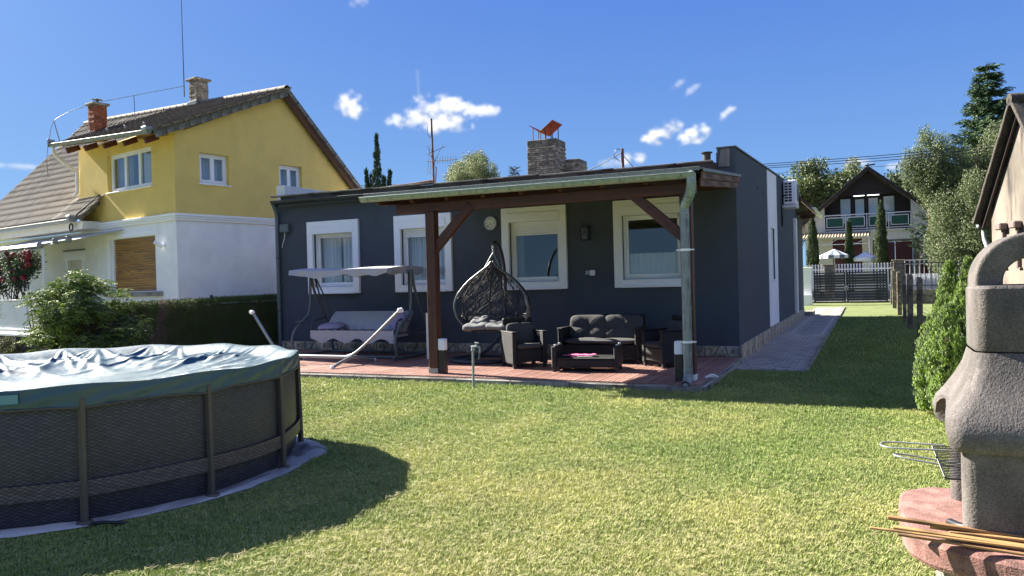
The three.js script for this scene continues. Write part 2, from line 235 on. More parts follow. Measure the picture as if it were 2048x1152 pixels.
class G {
  constructor() { this.a = []; }
  add(g, m) { g = clean(g); if (m) g.applyMatrix4(m); this.a.push(g); return this; }
  // box between two corners; the longest side carries the grain
  box(x0, y0, z0, x1, y1, z1, b = 0.004) { const w = Math.abs(x1 - x0), h = Math.abs(y1 - y0), d = Math.abs(z1 - z0), g = chamferBox(w, h, d, b); g.translate((x0 + x1) / 2, (y0 + y1) / 2, (z0 + z1) / 2); this.a.push(metric(g, w >= h && w >= d ? 0 : h >= d ? 1 : 2)); return this; }
  // bar of w x h from p to q, its w side kept level
  bar(p, q, w, h, b = 0.004) { const P = V(...p), D = V(...q).sub(P), L = D.length(), g = metric(chamferBox(L, h, w, b), 0), x = D.normalize(), up = Math.abs(x.y) > 0.99 ? V(1, 0, 0) : V(0, 1, 0), z = V(0, 0, 0).crossVectors(x, up).normalize(), y = V(0, 0, 0).crossVectors(z, x); g.applyMatrix4(new THREE.Matrix4().makeBasis(x, y, z).setPosition(P.addScaledVector(x, L / 2))); this.a.push(g); return this; }
  cyl(p, q, r0, r1 = r0, s = 12, open = false) { const P = V(...p), D = V(...q).sub(P), L = D.length(), g = clean(new THREE.CylinderGeometry(r1, r0, L, s, 1, open)); const uv = g.attributes.uv; for (let i = 0; i < uv.count; i++) uv.setXY(i, uv.getX(i) * r0 * 6.28, uv.getY(i) * L); g.applyQuaternion(new THREE.Quaternion().setFromUnitVectors(V(0, 1, 0), D.normalize())); g.translate(P.x + D.x * L / 2, P.y + D.y * L / 2, P.z + D.z * L / 2); this.a.push(g); return this; }
  tube(pts, r, s = 8, seg = 0, closed = false) { const c = new THREE.CatmullRomCurve3(pts.map((p) => V(...p)), closed, 'centripetal'), n = seg || pts.length * 6, L = c.getLength(), g = clean(new THREE.TubeGeometry(c, n, r, s, closed)), uv = g.attributes.uv; for (let i = 0; i < uv.count; i++) uv.setXY(i, uv.getX(i) * L, uv.getY(i) * r * 6.28); this.a.push(g); if (!closed) for (const e of [0, 1]) { const d = new THREE.SphereGeometry(r, s, 4), q = c.getPoint(e); d.translate(q.x, q.y, q.z); this.a.push(clean(d)); } return this; }
  poly(pts, holes, depth, m) { const sh = new THREE.Shape(pts.map((p) => new THREE.Vector2(...p))); for (const h of holes || []) sh.holes.push(new THREE.Path(h.map((p) => new THREE.Vector2(...p)))); const g = clean(new THREE.ExtrudeGeometry(sh, { depth, bevelEnabled: false })); g.translate(0, 0, -depth); metric(g); if (m) g.applyMatrix4(m); this.a.push(g); return this; }
  lathe(prof, s = 20, at = [0, 0, 0]) { const g = clean(new THREE.LatheGeometry(prof.map((p) => new THREE.Vector2(...p)), s)); g.translate(...at); this.a.push(g); return this; }
  quads(list, smooth) { const t = []; for (const [a, b, c, d] of list) { t.push(...a, ...b, ...c); if (d) t.push(...a, ...c, ...d); } this.a.push(metric(fromTris(t, smooth))); return this; }
  sheet(fn, nu, nv, smooth = true, uvS) { const p = [], uv = [], ix = []; for (let j = 0; j <= nv; j++) for (let i = 0; i <= nu; i++) { const q = fn(i / nu, j / nv); p.push(q[0], q[1], q[2]); uv.push(...(uvS ? uvS(i / nu, j / nv, q) : [q[0], q[2]])); } for (let j = 0; j < nv; j++) for (let i = 0; i < nu; i++) { const a = j * (nu + 1) + i, b = a + 1, c = a + nu + 1, d = c + 1; ix.push(a, b, d, a, d, c); } const g = new THREE.BufferGeometry(); g.setAttribute('position', new THREE.Float32BufferAttribute(p, 3)); g.setAttribute('uv', new THREE.Float32BufferAttribute(uv, 2)); g.setIndex(ix); g.computeVertexNormals(); this.a.push(clean(g)); return this; }
  geo() { return this.a.length === 1 ? this.a[0] : mergeGeometries(this.a); }
}
const g = () => new G();
const rect = (x0, y0, x1, y1) => [[x0, y0], [x1, y0], [x1, y1], [x0, y1]];

// ---------- things, parts ----------
const used = {}, numbered = (n) => { const k = used[n] = (used[n] ?? -1) + 1; return k ? n + '_' + String(k).padStart(3, '0') : n; };
const shadowed = (o) => { o.castShadow = o.receiveShadow = true; return o; };
const base = new Map();              // where a thing stands, when its parts are given in world coordinates
function thing(name, label, category, at, group, turn) {      // turn given: the parts are in the thing's own axes
  const o = new THREE.Group(); o.name = numbered(name); o.position.set(...at); if (turn !== undefined) o.rotation.y = turn; else base.set(o, at);
  o.userData = { label, category }; if (group) o.userData.group = group; scene.add(o); return o;
}
function part(parent, name, geo, m, stuff, label) {
  const q = geo instanceof G ? geo.geo() : geo, b = base.get(parent); if (b) q.translate(-b[0], -b[1], -b[2]);
  const o = shadowed(new THREE.Mesh(q, m)); o.name = name; if (stuff) o.userData.kind = 'stuff'; if (label) o.userData.label = label; parent.add(o); if (b) base.set(o, b); return o;
}
function piece(parent, name, geo, m, x, y, z, ry = 0) { const b = base.get(parent) ?? [0, 0, 0], o = shadowed(new THREE.Mesh(geo, m)); o.name = name; o.position.set(x - b[0], y - b[1], z - b[2]); o.rotation.y = ry; parent.add(o); return o; }
function single(name, label, category, geo, m, at, group) {   // a thing that is one mesh, given in world coordinates
  const q = geo instanceof G ? geo.geo() : geo; q.translate(-at[0], -at[1], -at[2]); const o = shadowed(new THREE.Mesh(q, m)); o.name = numbered(name); o.position.set(...at); o.userData = { label, category }; if (group) o.userData.group = group; scene.add(o); return o;
}
function struct(name, geo, m) { const o = shadowed(new THREE.Mesh(geo instanceof G ? geo.geo() : geo, m)); o.name = name; o.userData.kind = 'structure'; scene.add(o); return o; }

// ---------- ground ----------
// albedo of the lawn: green with straw-dry patches and faint mowing bands
const lawnCol = (x, z) => {
  const a = fbm(x * 0.55 + 7, z * 0.55 + 3, 0, 0, 201, 4, 0.55), b = fbm(x * 2.2, z * 2.2, 0, 0, 202, 4, 0.6), band = 0.5 + 0.5 * Math.sin((x * 0.92 + z * 0.2) * 3.6 + 1.5 * vn(z * 0.3, x * 0.3, 0, 0, 203));
  let dry = clamp01(0.10 + 0.85 * (a - 0.40) + 0.7 * (b - 0.5) + 0.16 * (band - 0.5));
  if (z < -13) dry *= 0.55;
  const hit = clamp01(1.2 - Math.hypot(x + 1.9, z + 4.3) / 2.6); dry = clamp01(dry + 0.26 * hit + 0.2 * clamp01(1 - Math.abs(x - 0.3) / 0.9) * (z > -9 ? 1 : 0));
  const k = 0.86 + 0.28 * b;
  return [lerp(0.165, 0.35, dry) * k, lerp(0.222, 0.33, dry) * k, lerp(0.050, 0.125, dry) * k];
};
const soil = tex(512, 512, 3, 3, (u, v) => { const n = fbm(u * 40, v * 40, 40, 40, 205, 4, 0.65), m = fbm(u * 5, v * 5, 5, 5, 206, 4), t = 0.45 + 0.6 * n; return [t * lerp(0.40, 0.55, m), t * lerp(0.50, 0.52, m), t * 0.22]; });
const groundMat = mat('far_grass', [0.8, 0.8, 0.8], 0.95, { map: soil });
{
  const gg = new THREE.PlaneGeometry(900, 900, 1, 1); gg.rotateX(-Math.PI / 2); gg.translate(0, -0.012, -100); const p = gg.attributes.position, uv = gg.attributes.uv; for (let i = 0; i < 4; i++) uv.setXY(i, p.getX(i), p.getZ(i));
  struct('ground', gg, groundMat);
  const X0 = -15, X1 = 6, Z0 = -46, Z1 = 2, W = 1400, H = 2048, d = new Uint8Array(W * H * 4), s = (c) => 255 * (c <= 0.0031308 ? 12.92 * c : 1.055 * Math.pow(c, 1 / 2.4) - 0.055);
  for (let j = 0; j < H; j++) for (let i = 0; i < W; i++) { const x = lerp(X0, X1, (i + 0.5) / W), z = lerp(Z1, Z0, (j + 0.5) / H), c = lawnCol(x, z), n = 0.55 + 0.75 * hash(i, j, 207) * 0.6, o = (j * W + i) * 4; for (let k = 0; k < 3; k++) d[o + k] = s(clamp01(c[k] * n * 0.9)); d[o + 3] = 255; }
  const t = new THREE.DataTexture(d, W, H); t.colorSpace = THREE.SRGBColorSpace; t.magFilter = THREE.LinearFilter; t.needsUpdate = true;
  const lg = g().sheet((u, v) => { const x = lerp(X0, X1, u), z = lerp(Z1, Z0, v); return [x, -0.004 + 0.012 * (vn(x * 0.7, z * 0.7, 0, 0, 208) - 0.5), z]; }, 60, 120, true, (u, v) => [u, v]);
  struct('lawn', lg, mat('lawn_turf', [1, 1, 1], 0.95, { map: t }));
  // street beyond the gate
  struct('road', g().box(-120, -0.06, -51.2, 120, 0.0, -45.4, 0), M.asphalt);
  struct('kerb', g().box(-120, -0.05, -45.4, 120, 0.10, -45.2, 0.01).box(-120, -0.05, -51.4, 120, 0.10, -51.2, 0.01), M.concrete);
}
function tuftGeo(seed, n, h, spread) {
  const r = rng(seed), t = [];
  for (let i = 0; i < n; i++) {
    const a = r() * 6.283, x = Math.cos(r() * 6.283) * spread * r(), z = Math.sin(r() * 6.283) * spread * r(), hh = h * (0.55 + 0.6 * r()), lean = hh * (0.25 + 0.75 * r()), w = 0.0018 + 0.0012 * r(), dx = Math.cos(a), dz = Math.sin(a), nx = -dz * w, nz = dx * w;
    const A = [x - nx, 0, z - nz], B = [x + nx, 0, z + nz], mx = x + dx * lean * 0.35, mz = z + dz * lean * 0.35, Cc = [mx + nx * 0.8, hh * 0.62, mz + nz * 0.8], D = [mx - nx * 0.8, hh * 0.62, mz - nz * 0.8], E = [x + dx * lean, hh, z + dz * lean];
    t.push(...A, ...B, ...Cc, ...A, ...Cc, ...D, ...D, ...Cc, ...E);
  }
  return fromTris(t);
}
const onLawn = (x, z) => !(z < -11.0 && x < -2.1 && z > -32) && !(x > -2.25 && x < -0.92 && z < -13.6) && Math.hypot(x + 6.78, z + 4.82) > 2.2 && !(x > 0.2 && z > -3.85 && z < -3.1) && x < 4.4;
{
  const r = rng(300), lists = [[], [], []];
  const fwd = [-Math.sin(R(24.7)), -Math.cos(R(24.7))], side = [Math.cos(R(24.7)), -Math.sin(R(24.7))];
  for (let i = 0; i < 230000; i++) {
    const t = r(), D = 3.2 * Math.pow(28 / 3.2, t), u = (r() - 0.5) * 1.62 * D, x = fwd[0] * D + side[0] * u, z = fwd[1] * D + side[1] * u;
    if (x < -15 || !onLawn(x, z)) continue;
    lists[Math.floor(r() * 3)].push([x, z, Math.max(1, Math.min(2.2, D / 8)), r() * 6.283, r()]);
  }
  lists.forEach((L, k) => {
    const im = shadowed(new THREE.InstancedMesh(tuftGeo(310 + k, 10, 0.032, 0.03), M.blade, L.length)), m = new THREE.Matrix4(), q = new THREE.Quaternion(), c = new THREE.Color();
    L.forEach(([x, z, s, a, v], i) => { q.setFromAxisAngle(V(0, 1, 0), a); m.compose(V(x, -0.008, z), q, V(s * 1.15, s * (0.75 + 0.5 * v) * Math.min(1, 1.35 / s ** 0.5), s * 1.15)); im.setMatrixAt(i, m); const b = lawnCol(x, z), w = 0.8 + 0.5 * v; c.setRGB(b[0] * w * 1.18, b[1] * w * 1.18, b[2] * w); im.setColorAt(i, c); });
    im.name = numbered('grass'); im.userData = { kind: 'stuff', label: 'short mown lawn grass, partly straw dry, covering the yard', category: 'grass' }; scene.add(im);
  });
  // dry clippings lying on the turf
  const L = []; for (let i = 0; i < 30000; i++) { const D = 3.6 * Math.pow(4.2, r()), u = (r() - 0.5) * 1.5 * D, x = fwd[0] * D + side[0] * u, z = fwd[1] * D + side[1] * u, c = lawnCol(x, z); if (onLawn(x, z) && r() < (c[0] - 0.10) * 5.5) L.push([x, z, r() * 6.283, r()]); }
  const t = g().quads([[[-0.03, 0, -0.0016], [0.03, 0.004, -0.0012], [0.03, 0.004, 0.0012], [-0.03, 0, 0.0016]], [[-0.012, 0.002, 0.012], [0.02, 0.006, 0.03], [0.0205, 0.006, 0.0285], [-0.012, 0.002, 0.0095]]]).geo();
  const im = shadowed(new THREE.InstancedMesh(t, mat('straw', [0.42, 0.37, 0.18], 0.8, { side: THREE.DoubleSide }), L.length)), m = new THREE.Matrix4(), e = new THREE.Euler();
  L.forEach(([x, z, a, v], i) => { e.set((v - 0.5) * 0.5, a, (v * 7 % 1 - 0.5) * 0.6); m.compose(V(x, 0.022 + 0.008 * v, z), new THREE.Quaternion().setFromEuler(e), V(0.4 + 0.6 * v, 1, 0.7)); im.setMatrixAt(i, m); });
  im.name = 'grass_clippings'; im.userData = { kind: 'stuff', label: 'pale dry clippings strewn over the mown lawn', category: 'grass clippings' }; scene.add(im);
}
// paved path beside the dark house: the near pavers one by one, the far ones together
{
  const th = struct('path', g().box(-2.24, -0.03, -39.5, -0.95, 0.012, -13.75, 0), M.sand), r = rng(320);
  const geos = [0, 1, 2].map((k) => g().box(-0.0955, -0.03, -0.0775, 0.0955, 0.0, 0.0775, 0.006).geo()), ms = [M.paver1, M.paver2, M.paver3], rest = g(); let n = 0;
  for (let row = 0; row < 154; row++) {
    const z = -13.83 - row * 0.165, odd = row & 1;
    for (let c = 0; c < 7; c++) {
      const x = -2.24 + 0.1 + c * 0.2 - (odd ? 0.1 : 0); let w = 1; if (c === 0 && odd) continue; if (x > -0.99) continue;
      const y = 0.026 + 0.007 * r(), a = (r() - 0.5) * 0.02;
      if (n < 290) { const o = piece(th, 'paver', geos[n % 3], ms[Math.floor(r() * 3)], x, y, z, a); o.rotation.x = (r() - 0.5) * 0.02; n++; } else rest.box(x - 0.0955, y - 0.03, z - 0.0775, x + 0.0955, y, z + 0.0775, 0.005);
    }
  }
  part(th, 'paver', rest, M.paver1, true);
  part(th, 'edging', g().box(-0.95, -0.05, -39.5, -0.90, 0.035, -13.75, 0.008), M.concrete);
}
// terrace: clip-together deck tiles on a concrete edge
{
  const th = struct('terrace', g().box(-13.1, -0.05, -15.0, -2.16, 0.086, -11.05, 0.004), M.concrete);
  const r = rng(330), mk = (k) => { const t = g(), rr = rng(331 + k); for (let i = 0; i < 5; i++) { const x = -0.19 + 0.038 + i * 0.076; t.box(x - 0.0345, 0, -0.186, x + 0.0345, 0.024 - 0.002 * rr(), 0.186, 0.004); } return t.geo(); };
  const gs = [mk(0), mk(1), mk(2)], ms = [M.deck1, M.deck2, M.deck3];
  for (let i = 0; i < 28; i++) for (let j = 0; j < 10; j++) { const x = -2.36 - i * 0.38, z = -11.26 - j * 0.38; if (z < -15) continue; const o = piece(th, 'deck_tile', gs[Math.floor(r() * 3)], ms[Math.floor(r() * 3)], x, 0.0865, z); }
  part(th, 'deck_underlay', g().box(-13.0, 0.085, -15.0, -2.18, 0.0885, -11.08, 0), M.black);
  const e = g(); let x = -2.14; for (let i = 0; i < 11; i++) { part(th, 'edge_slab', g().box(x - 0.99, -0.06, -11.05, x, 0.075 + 0.004 * r(), -10.995, 0.006), M.concrete); x -= 1.0; }
  for (let i = 0; i < 4; i++) part(th, 'edge_slab', g().box(-2.16, -0.06, -11.06 - i * 1.0 - 0.99, -2.105, 0.075 + 0.004 * r(), -11.06 - i * 1.0, 0.006), M.concrete);
}

// ---------- the dark house ----------
const WZ = -15.05, WL = -13.33, WR = -2.2;
function voronoi(W, H, n, seed, grow = 0.016) {             // irregular flat stones filling W x H
  const r = rng(seed), pts = []; const cols = Math.round(Math.sqrt(n * W / H)), rows = Math.max(1, Math.round(n / cols));
  for (let j = 0; j < rows; j++) for (let i = 0; i < cols; i++) pts.push([(i + 0.5 + (r() - 0.5) * 0.85 + (j & 1) * 0.4) * W / cols, (j + 0.5 + (r() - 0.5) * 0.7) * H / rows]);
  return pts.map((p) => {
    let poly = rect(0, 0, W, H);
    for (const q of pts) { if (q === p) continue; const dx = q[0] - p[0], dy = q[1] - p[1], L = Math.hypot(dx, dy); if (L > 1.6) continue; const c = (q[0] ** 2 + q[1] ** 2 - p[0] ** 2 - p[1] ** 2) / 2 - grow * L * 0.5; const out = []; for (let i = 0; i < poly.length; i++) { const a = poly[i], b = poly[(i + 1) % poly.length], fa = a[0] * dx + a[1] * dy - c, fb = b[0] * dx + b[1] * dy - c; if (fa <= 0) out.push(a); if (fa * fb < 0) { const t = fa / (fa - fb); out.push([lerp(a[0], b[0], t), lerp(a[1], b[1], t)]); } } poly = out; if (poly.length < 3) break; }
    return poly;
  }).filter((p) => p.length > 2);
}
function stoneGeo(poly, depth, b = 0.008) {                   // a stone with its edges bevelled, face towards +z
  const cx = poly.reduce((s, p) => s + p[0], 0) / poly.length, cy = poly.reduce((s, p) => s + p[1], 0) / poly.length, t = [];
  const inn = poly.map(([x, y]) => { const L = Math.hypot(x - cx, y - cy) || 1; return [x - (x - cx) / L * b * 1.6, y - (y - cy) / L * b * 1.6]; });
  for (let i = 0; i < poly.length; i++) { const j = (i + 1) % poly.length, a = poly[i], c = poly[j], A = inn[i], D = inn[j]; t.push(a[0], a[1], 0, c[0], c[1], 0, c[0], c[1], depth - b, a[0], a[1], 0, c[0], c[1], depth - b, a[0], a[1], depth - b, a[0], a[1], depth - b, c[0], c[1], depth - b, D[0], D[1], depth, a[0], a[1], depth - b, D[0], D[1], depth, A[0], A[1], depth, A[0], A[1], depth, D[0], D[1], depth, cx, cy, depth + 0.003); }
  return metric(fromTris(t));
}
const house = thing('flat_roofed_house', 'anthracite rendered bungalow with white framed windows and flat felt roof', 'house', [-7.8, 0, -23]);
{
  const zb = -31.5, top = 3.70;
  // openings in the front wall: inner sizes of the four windows
  const wins = [[-12.36, -10.85], [-9.85, -8.35], [-7.11, -5.63], [-4.61, -3.10]], Y0 = 1.62, Y1 = 3.05;
  const holes = wins.map(([a, b]) => rect(a + 0.17, Y0, b - 0.17, Y1));
  part(house, 'front_wall', g().poly(rect(WL, 0.30, WR - 0.34, top), holes, 0.32, new THREE.Matrix4().makeTranslation(0, 0, WZ)), M.anthracite);
  // right wall: rises with the parapet, with one narrow window
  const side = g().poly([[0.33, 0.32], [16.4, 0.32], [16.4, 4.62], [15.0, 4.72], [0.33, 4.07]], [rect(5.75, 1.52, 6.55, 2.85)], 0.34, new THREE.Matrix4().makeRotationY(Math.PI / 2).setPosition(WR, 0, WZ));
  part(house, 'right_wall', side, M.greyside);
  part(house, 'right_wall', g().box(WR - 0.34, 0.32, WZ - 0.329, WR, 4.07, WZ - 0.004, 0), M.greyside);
  part(house, 'front_wall', g().box(WR - 0.34, 0.30, WZ - 0.004, WR + 0.001, 4.07, WZ, 0), M.anthracite);
  part(house, 'left_wall', g().box(WL, 0.1, zb, WL + 0.3, 4.0, WZ - 0.32, 0), M.white);
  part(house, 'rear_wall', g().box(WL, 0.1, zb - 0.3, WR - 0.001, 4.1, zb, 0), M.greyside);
  // white band on the right wall round the narrow window
  const bz0 = WZ - 5.1, bz1 = WZ - 7.25;
  part(house, 'white_band', g().poly([[5.1, 0.33], [7.25, 0.33], [7.25, 4.345], [5.1, 4.26]], [rect(5.75, 1.52, 6.55, 2.85)], 0.012, new THREE.Matrix4().makeRotationY(Math.PI / 2).setPosition(WR + 0.012, 0, WZ)), M.white);
  { const f = g(); const zc0 = WZ - 6.55, zc1 = WZ - 5.75, x = WR - 0.035; f.box(x - 0.06, 1.52, zc0, x, 1.60, zc1).box(x - 0.06, 2.77, zc0, x, 2.85, zc1).box(x - 0.06, 1.60, zc0, x, 2.77, zc0 + 0.07).box(x - 0.06, 1.60, zc1 - 0.07, x, 2.77, zc1);
    const w = part(house, 'narrow_window', f, M.pvc); part(w, 'pane', g().box(x - 0.035, 1.60, zc0 + 0.07, x - 0.03, 2.77, zc1 - 0.07, 0), M.glass); part(w, 'blind', g().box(x - 0.07, 1.6, zc0, x - 0.06, 2.8, zc1, 0), M.curtain); part(w, 'sill', g().box(WR - 0.03, 1.475, zc0 - 0.03, WR + 0.05, 1.518, zc1 + 0.03), M.trimwhite); }
  // metal capping on the right parapet and its front end, left parapet
  part(house, 'parapet_cap', g().bar([WR - 0.17, 4.09, WZ + 0.02], [WR - 0.17, 4.745, WZ - 15.0], 0.38, 0.03), M.greymetal);
  part(house, 'parapet_end', g().quads([[[WR - 0.32, 3.72, WZ + 0.03], [WR - 0.10, 3.72, WZ + 0.03], [WR - 0.10, 4.06, WZ + 0.012], [WR - 0.26, 4.06, WZ + 0.012]]]).box(WR - 0.36, 3.70, WZ - 0.6, WR - 0.345, 4.0, WZ + 0.0, 0), M.concrete);
  part(house, 'left_parapet', g().box(WL + 0.02, 3.70, WZ - 15, WL + 0.28, 4.17, WZ + 0.02, 0.01), M.cream);
  // roof slab with felt and its front edge
  const roof = part(house, 'roof', g().quads([[[WL + 0.30, 3.86, WZ + 0.20], [WR - 0.36, 3.80, WZ + 0.20], [WR - 0.36, 4.2, zb], [WL + 0.30, 4.2, zb]], [[WL + 0.30, 3.70, WZ + 0.17], [WL + 0.30, 4.04, zb], [WR - 0.36, 4.04, zb], [WR - 0.36, 3.66, WZ + 0.17]], [[WL + 0.30, 3.70, WZ + 0.17], [WR - 0.36, 3.66, WZ + 0.17], [WR - 0.36, 3.80, WZ + 0.20], [WL + 0.30, 3.86, WZ + 0.20]], [[WR - 0.36, 3.66, WZ + 0.17], [WR - 0.36, 4.04, zb], [WR - 0.36, 4.2, zb], [WR - 0.36, 3.80, WZ + 0.20]]]), M.felt);
  { const e = g(), r = rng(402); let x = WL + 0.02; while (x < WR - 0.5) { const L = Math.min(1.1 + r() * 0.6, WR - 0.38 - x), yy = lerp(3.875, 3.815, (x - WL) / 11) + (r() - 0.5) * 0.02; e.bar([x, yy, WZ + 0.17], [x + L - 0.012, yy + (r() - 0.5) * 0.015, WZ + 0.17], 0.14, 0.03); x += L; } part(roof, 'roof_edge_strip', e, M.concrete); }
  // dark gutter on the left part of the eave and the downpipe at the left corner
  { const gu = part(house, 'eaves_gutter', halfPipe([-13.26, 3.76, WZ + 0.24], [-7.2, 3.71, WZ + 0.24], 0.075), M.darkmetal);
    part(house, 'eaves_gutter', g().box(-13.26, 3.62, WZ + 0.12, -7.2, 3.70, WZ + 0.145, 0.002), M.darkmetal);
    const dp = part(house, 'corner_downpipe', g().tube([[-13.25, 3.70, WZ + 0.22], [-13.26, 3.6, WZ + 0.15], [-13.27, 3.45, WZ + 0.08], [-13.27, 2.9, WZ + 0.075], [-13.27, 0.2, WZ + 0.075]], 0.05, 10, 40), M.greymetal); part(dp, 'pipe_clamp', g().cyl([-13.27, 2.35, WZ + 0.075], [-13.27, 2.38, WZ + 0.075], 0.058), M.darkmetal); part(dp, 'pipe_clamp', g().cyl([-13.27, 1.05, WZ + 0.075], [-13.27, 1.08, WZ + 0.075], 0.058), M.darkmetal); }
  // plinth: mortar bed with flat stones
  const plF = part(house, 'plinth', g().box(WL, 0.0, WZ - 0.3, WR + 0.02, 0.302, WZ + 0.022, 0.004).box(WR - 0.3, 0, zb, WR + 0.022, 0.32, WZ - 0.3, 0.004), M.mortar), r = rng(410), sm = [M.stone1, M.stone2, M.stone3];
  const bh = base.get(plF), putStone = (poly, mx, d) => { const q = stoneGeo(poly, d); q.applyMatrix4(mx); part(plF, 'stone', q, sm[Math.floor(r() * 3)]); };
  for (const p of voronoi(11.1, 0.20, 58, 411)) putStone(p, new THREE.Matrix4().makeTranslation(WL + 0.01, 0.10, WZ + 0.016), 0.03 + 0.012 * r());
  for (const p of voronoi(16.3, 0.31, 96, 412)) putStone(p, new THREE.Matrix4().makeRotationY(Math.PI / 2).setPosition(WR + 0.016, 0.005, WZ + 0.04), 0.026 + 0.012 * r());
  // windows of the front
  wins.forEach(([a, b], i) => {
    const z = WZ, x0 = a + 0.17, x1 = b - 0.17;
    const tr = g().box(a, 1.46, z - 0.002, x0, 3.21, z + 0.075, 0.006).box(x1, 1.46, z - 0.002, b, 3.21, z + 0.075, 0.006).box(x0, 3.05, z - 0.002, x1, 3.21, z + 0.072, 0.004);
    const w = part(house, 'window', tr, M.trimwhite);
    part(w, 'sill', g().box(x0 - 0.02, 1.475, z - 0.10, x1 + 0.02, 1.62, z + 0.068, 0.008).box(x0 - 0.03, 1.455, z + 0.0, x1 + 0.03, 1.50, z + 0.11, 0.006), M.trimwhite);
    part(w, 'shutter_box', g().box(x0 - 0.04, 2.90, z - 0.10, x1 + 0.04, 3.10, z + 0.095, 0.01), M.pvc);
    const fz = z - 0.10, F = g().box(x0, 1.62, fz - 0.07, x0 + 0.045, 2.90, fz, 0.006).box(x1 - 0.045, 1.62, fz - 0.07, x1, 2.90, fz, 0.006).box(x0 + 0.045, 1.62, fz - 0.07, x1 - 0.045, 1.675, fz, 0.006).box(x0 + 0.045, 2.855, fz - 0.07, x1 - 0.06, 2.90, fz, 0.006);
    part(w, 'frame', F, M.pvc);
    for (const x of [x0 + 0.001, x1 - 0.035]) part(w, 'guide_rail', g().box(x, 1.62, fz + 0.002, x + 0.034, 2.90, fz + 0.045, 0.003), M.pvc);
    part(w, 'sash', g().box(x0 + 0.045, 1.675, fz - 0.055, x0 + 0.09, 2.855, fz - 0.008, 0.006).box(x1 - 0.09, 1.675, fz - 0.055, x1 - 0.045, 2.855, fz - 0.008, 0.006).box(x0 + 0.09, 1.675, fz - 0.055, x1 - 0.09, 1.725, fz - 0.008, 0.006).box(x0 + 0.09, 2.81, fz - 0.055, x1 - 0.09, 2.855, fz - 0.008, 0.006), M.pvc);
    part(w, 'pane', g().box(x0 + 0.085, 1.72, fz - 0.036, x1 - 0.085, 2.815, fz - 0.030, 0), M.glass);
    const slats = [1, 4, 6, 0][i]; for (let k = 0; k < slats; k++) part(w, 'shutter_slat', g().box(x0 + 0.03, 2.90 - 0.048 * (k + 1) + 0.003, fz + 0.008, x1 - 0.03, 2.90 - 0.048 * k, fz + 0.024, 0.006), M.pvc);
    const cz = fz - 0.16, dep = (u, f) => 0.035 * Math.sin(u * f) + 0.02 * Math.sin(u * f * 2.3 + 1);
    const cur = (u0, u1, y0, y1, f) => g().sheet((u, v) => [lerp(u0, u1, u), lerp(y0, y1, v), cz + dep(u * (u1 - u0), f)], 70, 2, true, (u, v, q) => [q[0], q[1]]);
    const mid = (x0 + x1) / 2;
    if (i < 2) { part(w, 'curtain', cur(x0, mid + 0.05 * i, 1.62, 2.90, 60), M.curtain); part(w, 'curtain', cur(mid + 0.10 + 0.05 * i, x1, 1.62, 2.90, 52), M.curtain); part(w, 'drape', cur(x0 - 0.02, x0 + 0.14, 1.62, 2.90, 70).geo().translate(0, 0, 0.05), mats.grey_drape ?? mat('grey_drape', [0.30, 0.30, 0.31], 0.9)); }
    else if (i === 2) part(w, 'drape', cur(x0, x0 + 0.2, 1.62, 2.90, 50), mats.grey_drape);
    else part(w, 'cafe_curtain', g().sheet((u, v) => [lerp(x0 + 0.08, x1 - 0.08, u), lerp(1.62, 2.14, v), fz - 0.10 + 0.012 * Math.sin(u * 70)], 80, 2, true, (u, v, q) => [q[0], q[1]]), M.curtain);
  });
  // the rooms behind the windows
  part(house, 'room', g().box(WL + 0.31, 0.3, WZ - 4, WR - 0.35, 0.34, WZ - 0.33, 0).box(WL + 0.31, 3.45, WZ - 4, WR - 0.35, 3.6, WZ - 0.33, 0).box(WL + 0.31, 0.3, WZ - 4.1, WR - 0.35, 3.6, WZ - 4, 0), M.darkroom);
  // chimneys of narrow bricks
  const chim = (x0, x1, z0, z1, y0, y1, seed, capH) => {
    const c = part(house, 'chimney', g().box(x0 + 0.012, y0, z0 + 0.012, x1 - 0.012, y1, z1 - 0.012, 0), M.mortar), rr = rng(seed), ch = 0.058, cap = part(c, 'chimney_cap', g().box(x0 - 0.0, y1, z0 - 0.0, x1 + 0.0, y1 + capH, z1 + 0.0, 0.012), M.oldconcrete);
    let n = 0; const rest = g();
    for (let k = 0; k * ch < y1 - y0 - 0.02; k++) { const y = y0 + k * ch, out = (k % 2 ? 0.012 : -0.006);
      for (const face of [0, 1]) { const L = face ? z1 - z0 : x1 - x0; let s = -(k % 2) * 0.11; while (s < L - 0.01) { const a = Math.max(0, s), b = Math.min(L, s + 0.235); if (b - a > 0.04) { const o = out + 0.012 * rr(), q = g(); if (face) q.box(x1 - 0.06, y + 0.004, z1 - b + 0.004, x1 + o, y + ch - 0.006, z1 - a - 0.004, 0.004); else q.box(x0 + a + 0.004, y + 0.004, z1 - 0.06, x0 + b - 0.004, y + ch - 0.006, z1 + o, 0.004); n++; part(c, 'brick', q, rr() < 0.6 ? M.brick : M.brick2); } s += 0.245; } } }
    return c;
  };
  const c1 = chim(-8.62, -7.74, -20.75, -20.0, 4.0, 5.40, 420, 0.19);
  // a bent rusty sheet on four legs keeps the rain out
  { const cy = 5.59, fold = [[-8.55, 6.02], [-8.23, 5.80], [-7.83, 6.10]], t = g();
    for (let i = 0; i < 2; i++) t.bar([fold[i][0], fold[i][1], -20.38], [fold[i + 1][0], fold[i + 1][1], -20.38], 0.78 - 0.004 * i, 0.012, 0.002);
    part(c1, 'chimney_cowl', t, M.rust);
    const legs = g(); for (const [x, y] of [[-8.47, 5.95], [-8.3, 5.84], [-8.10, 5.88], [-7.92, 6.02]]) for (const z of [-20.1, -20.66]) legs.cyl([x, cy, z], [x, y, z], 0.014, 0.014, 6); part(c1, 'cowl_leg', legs, M.rustpole); }
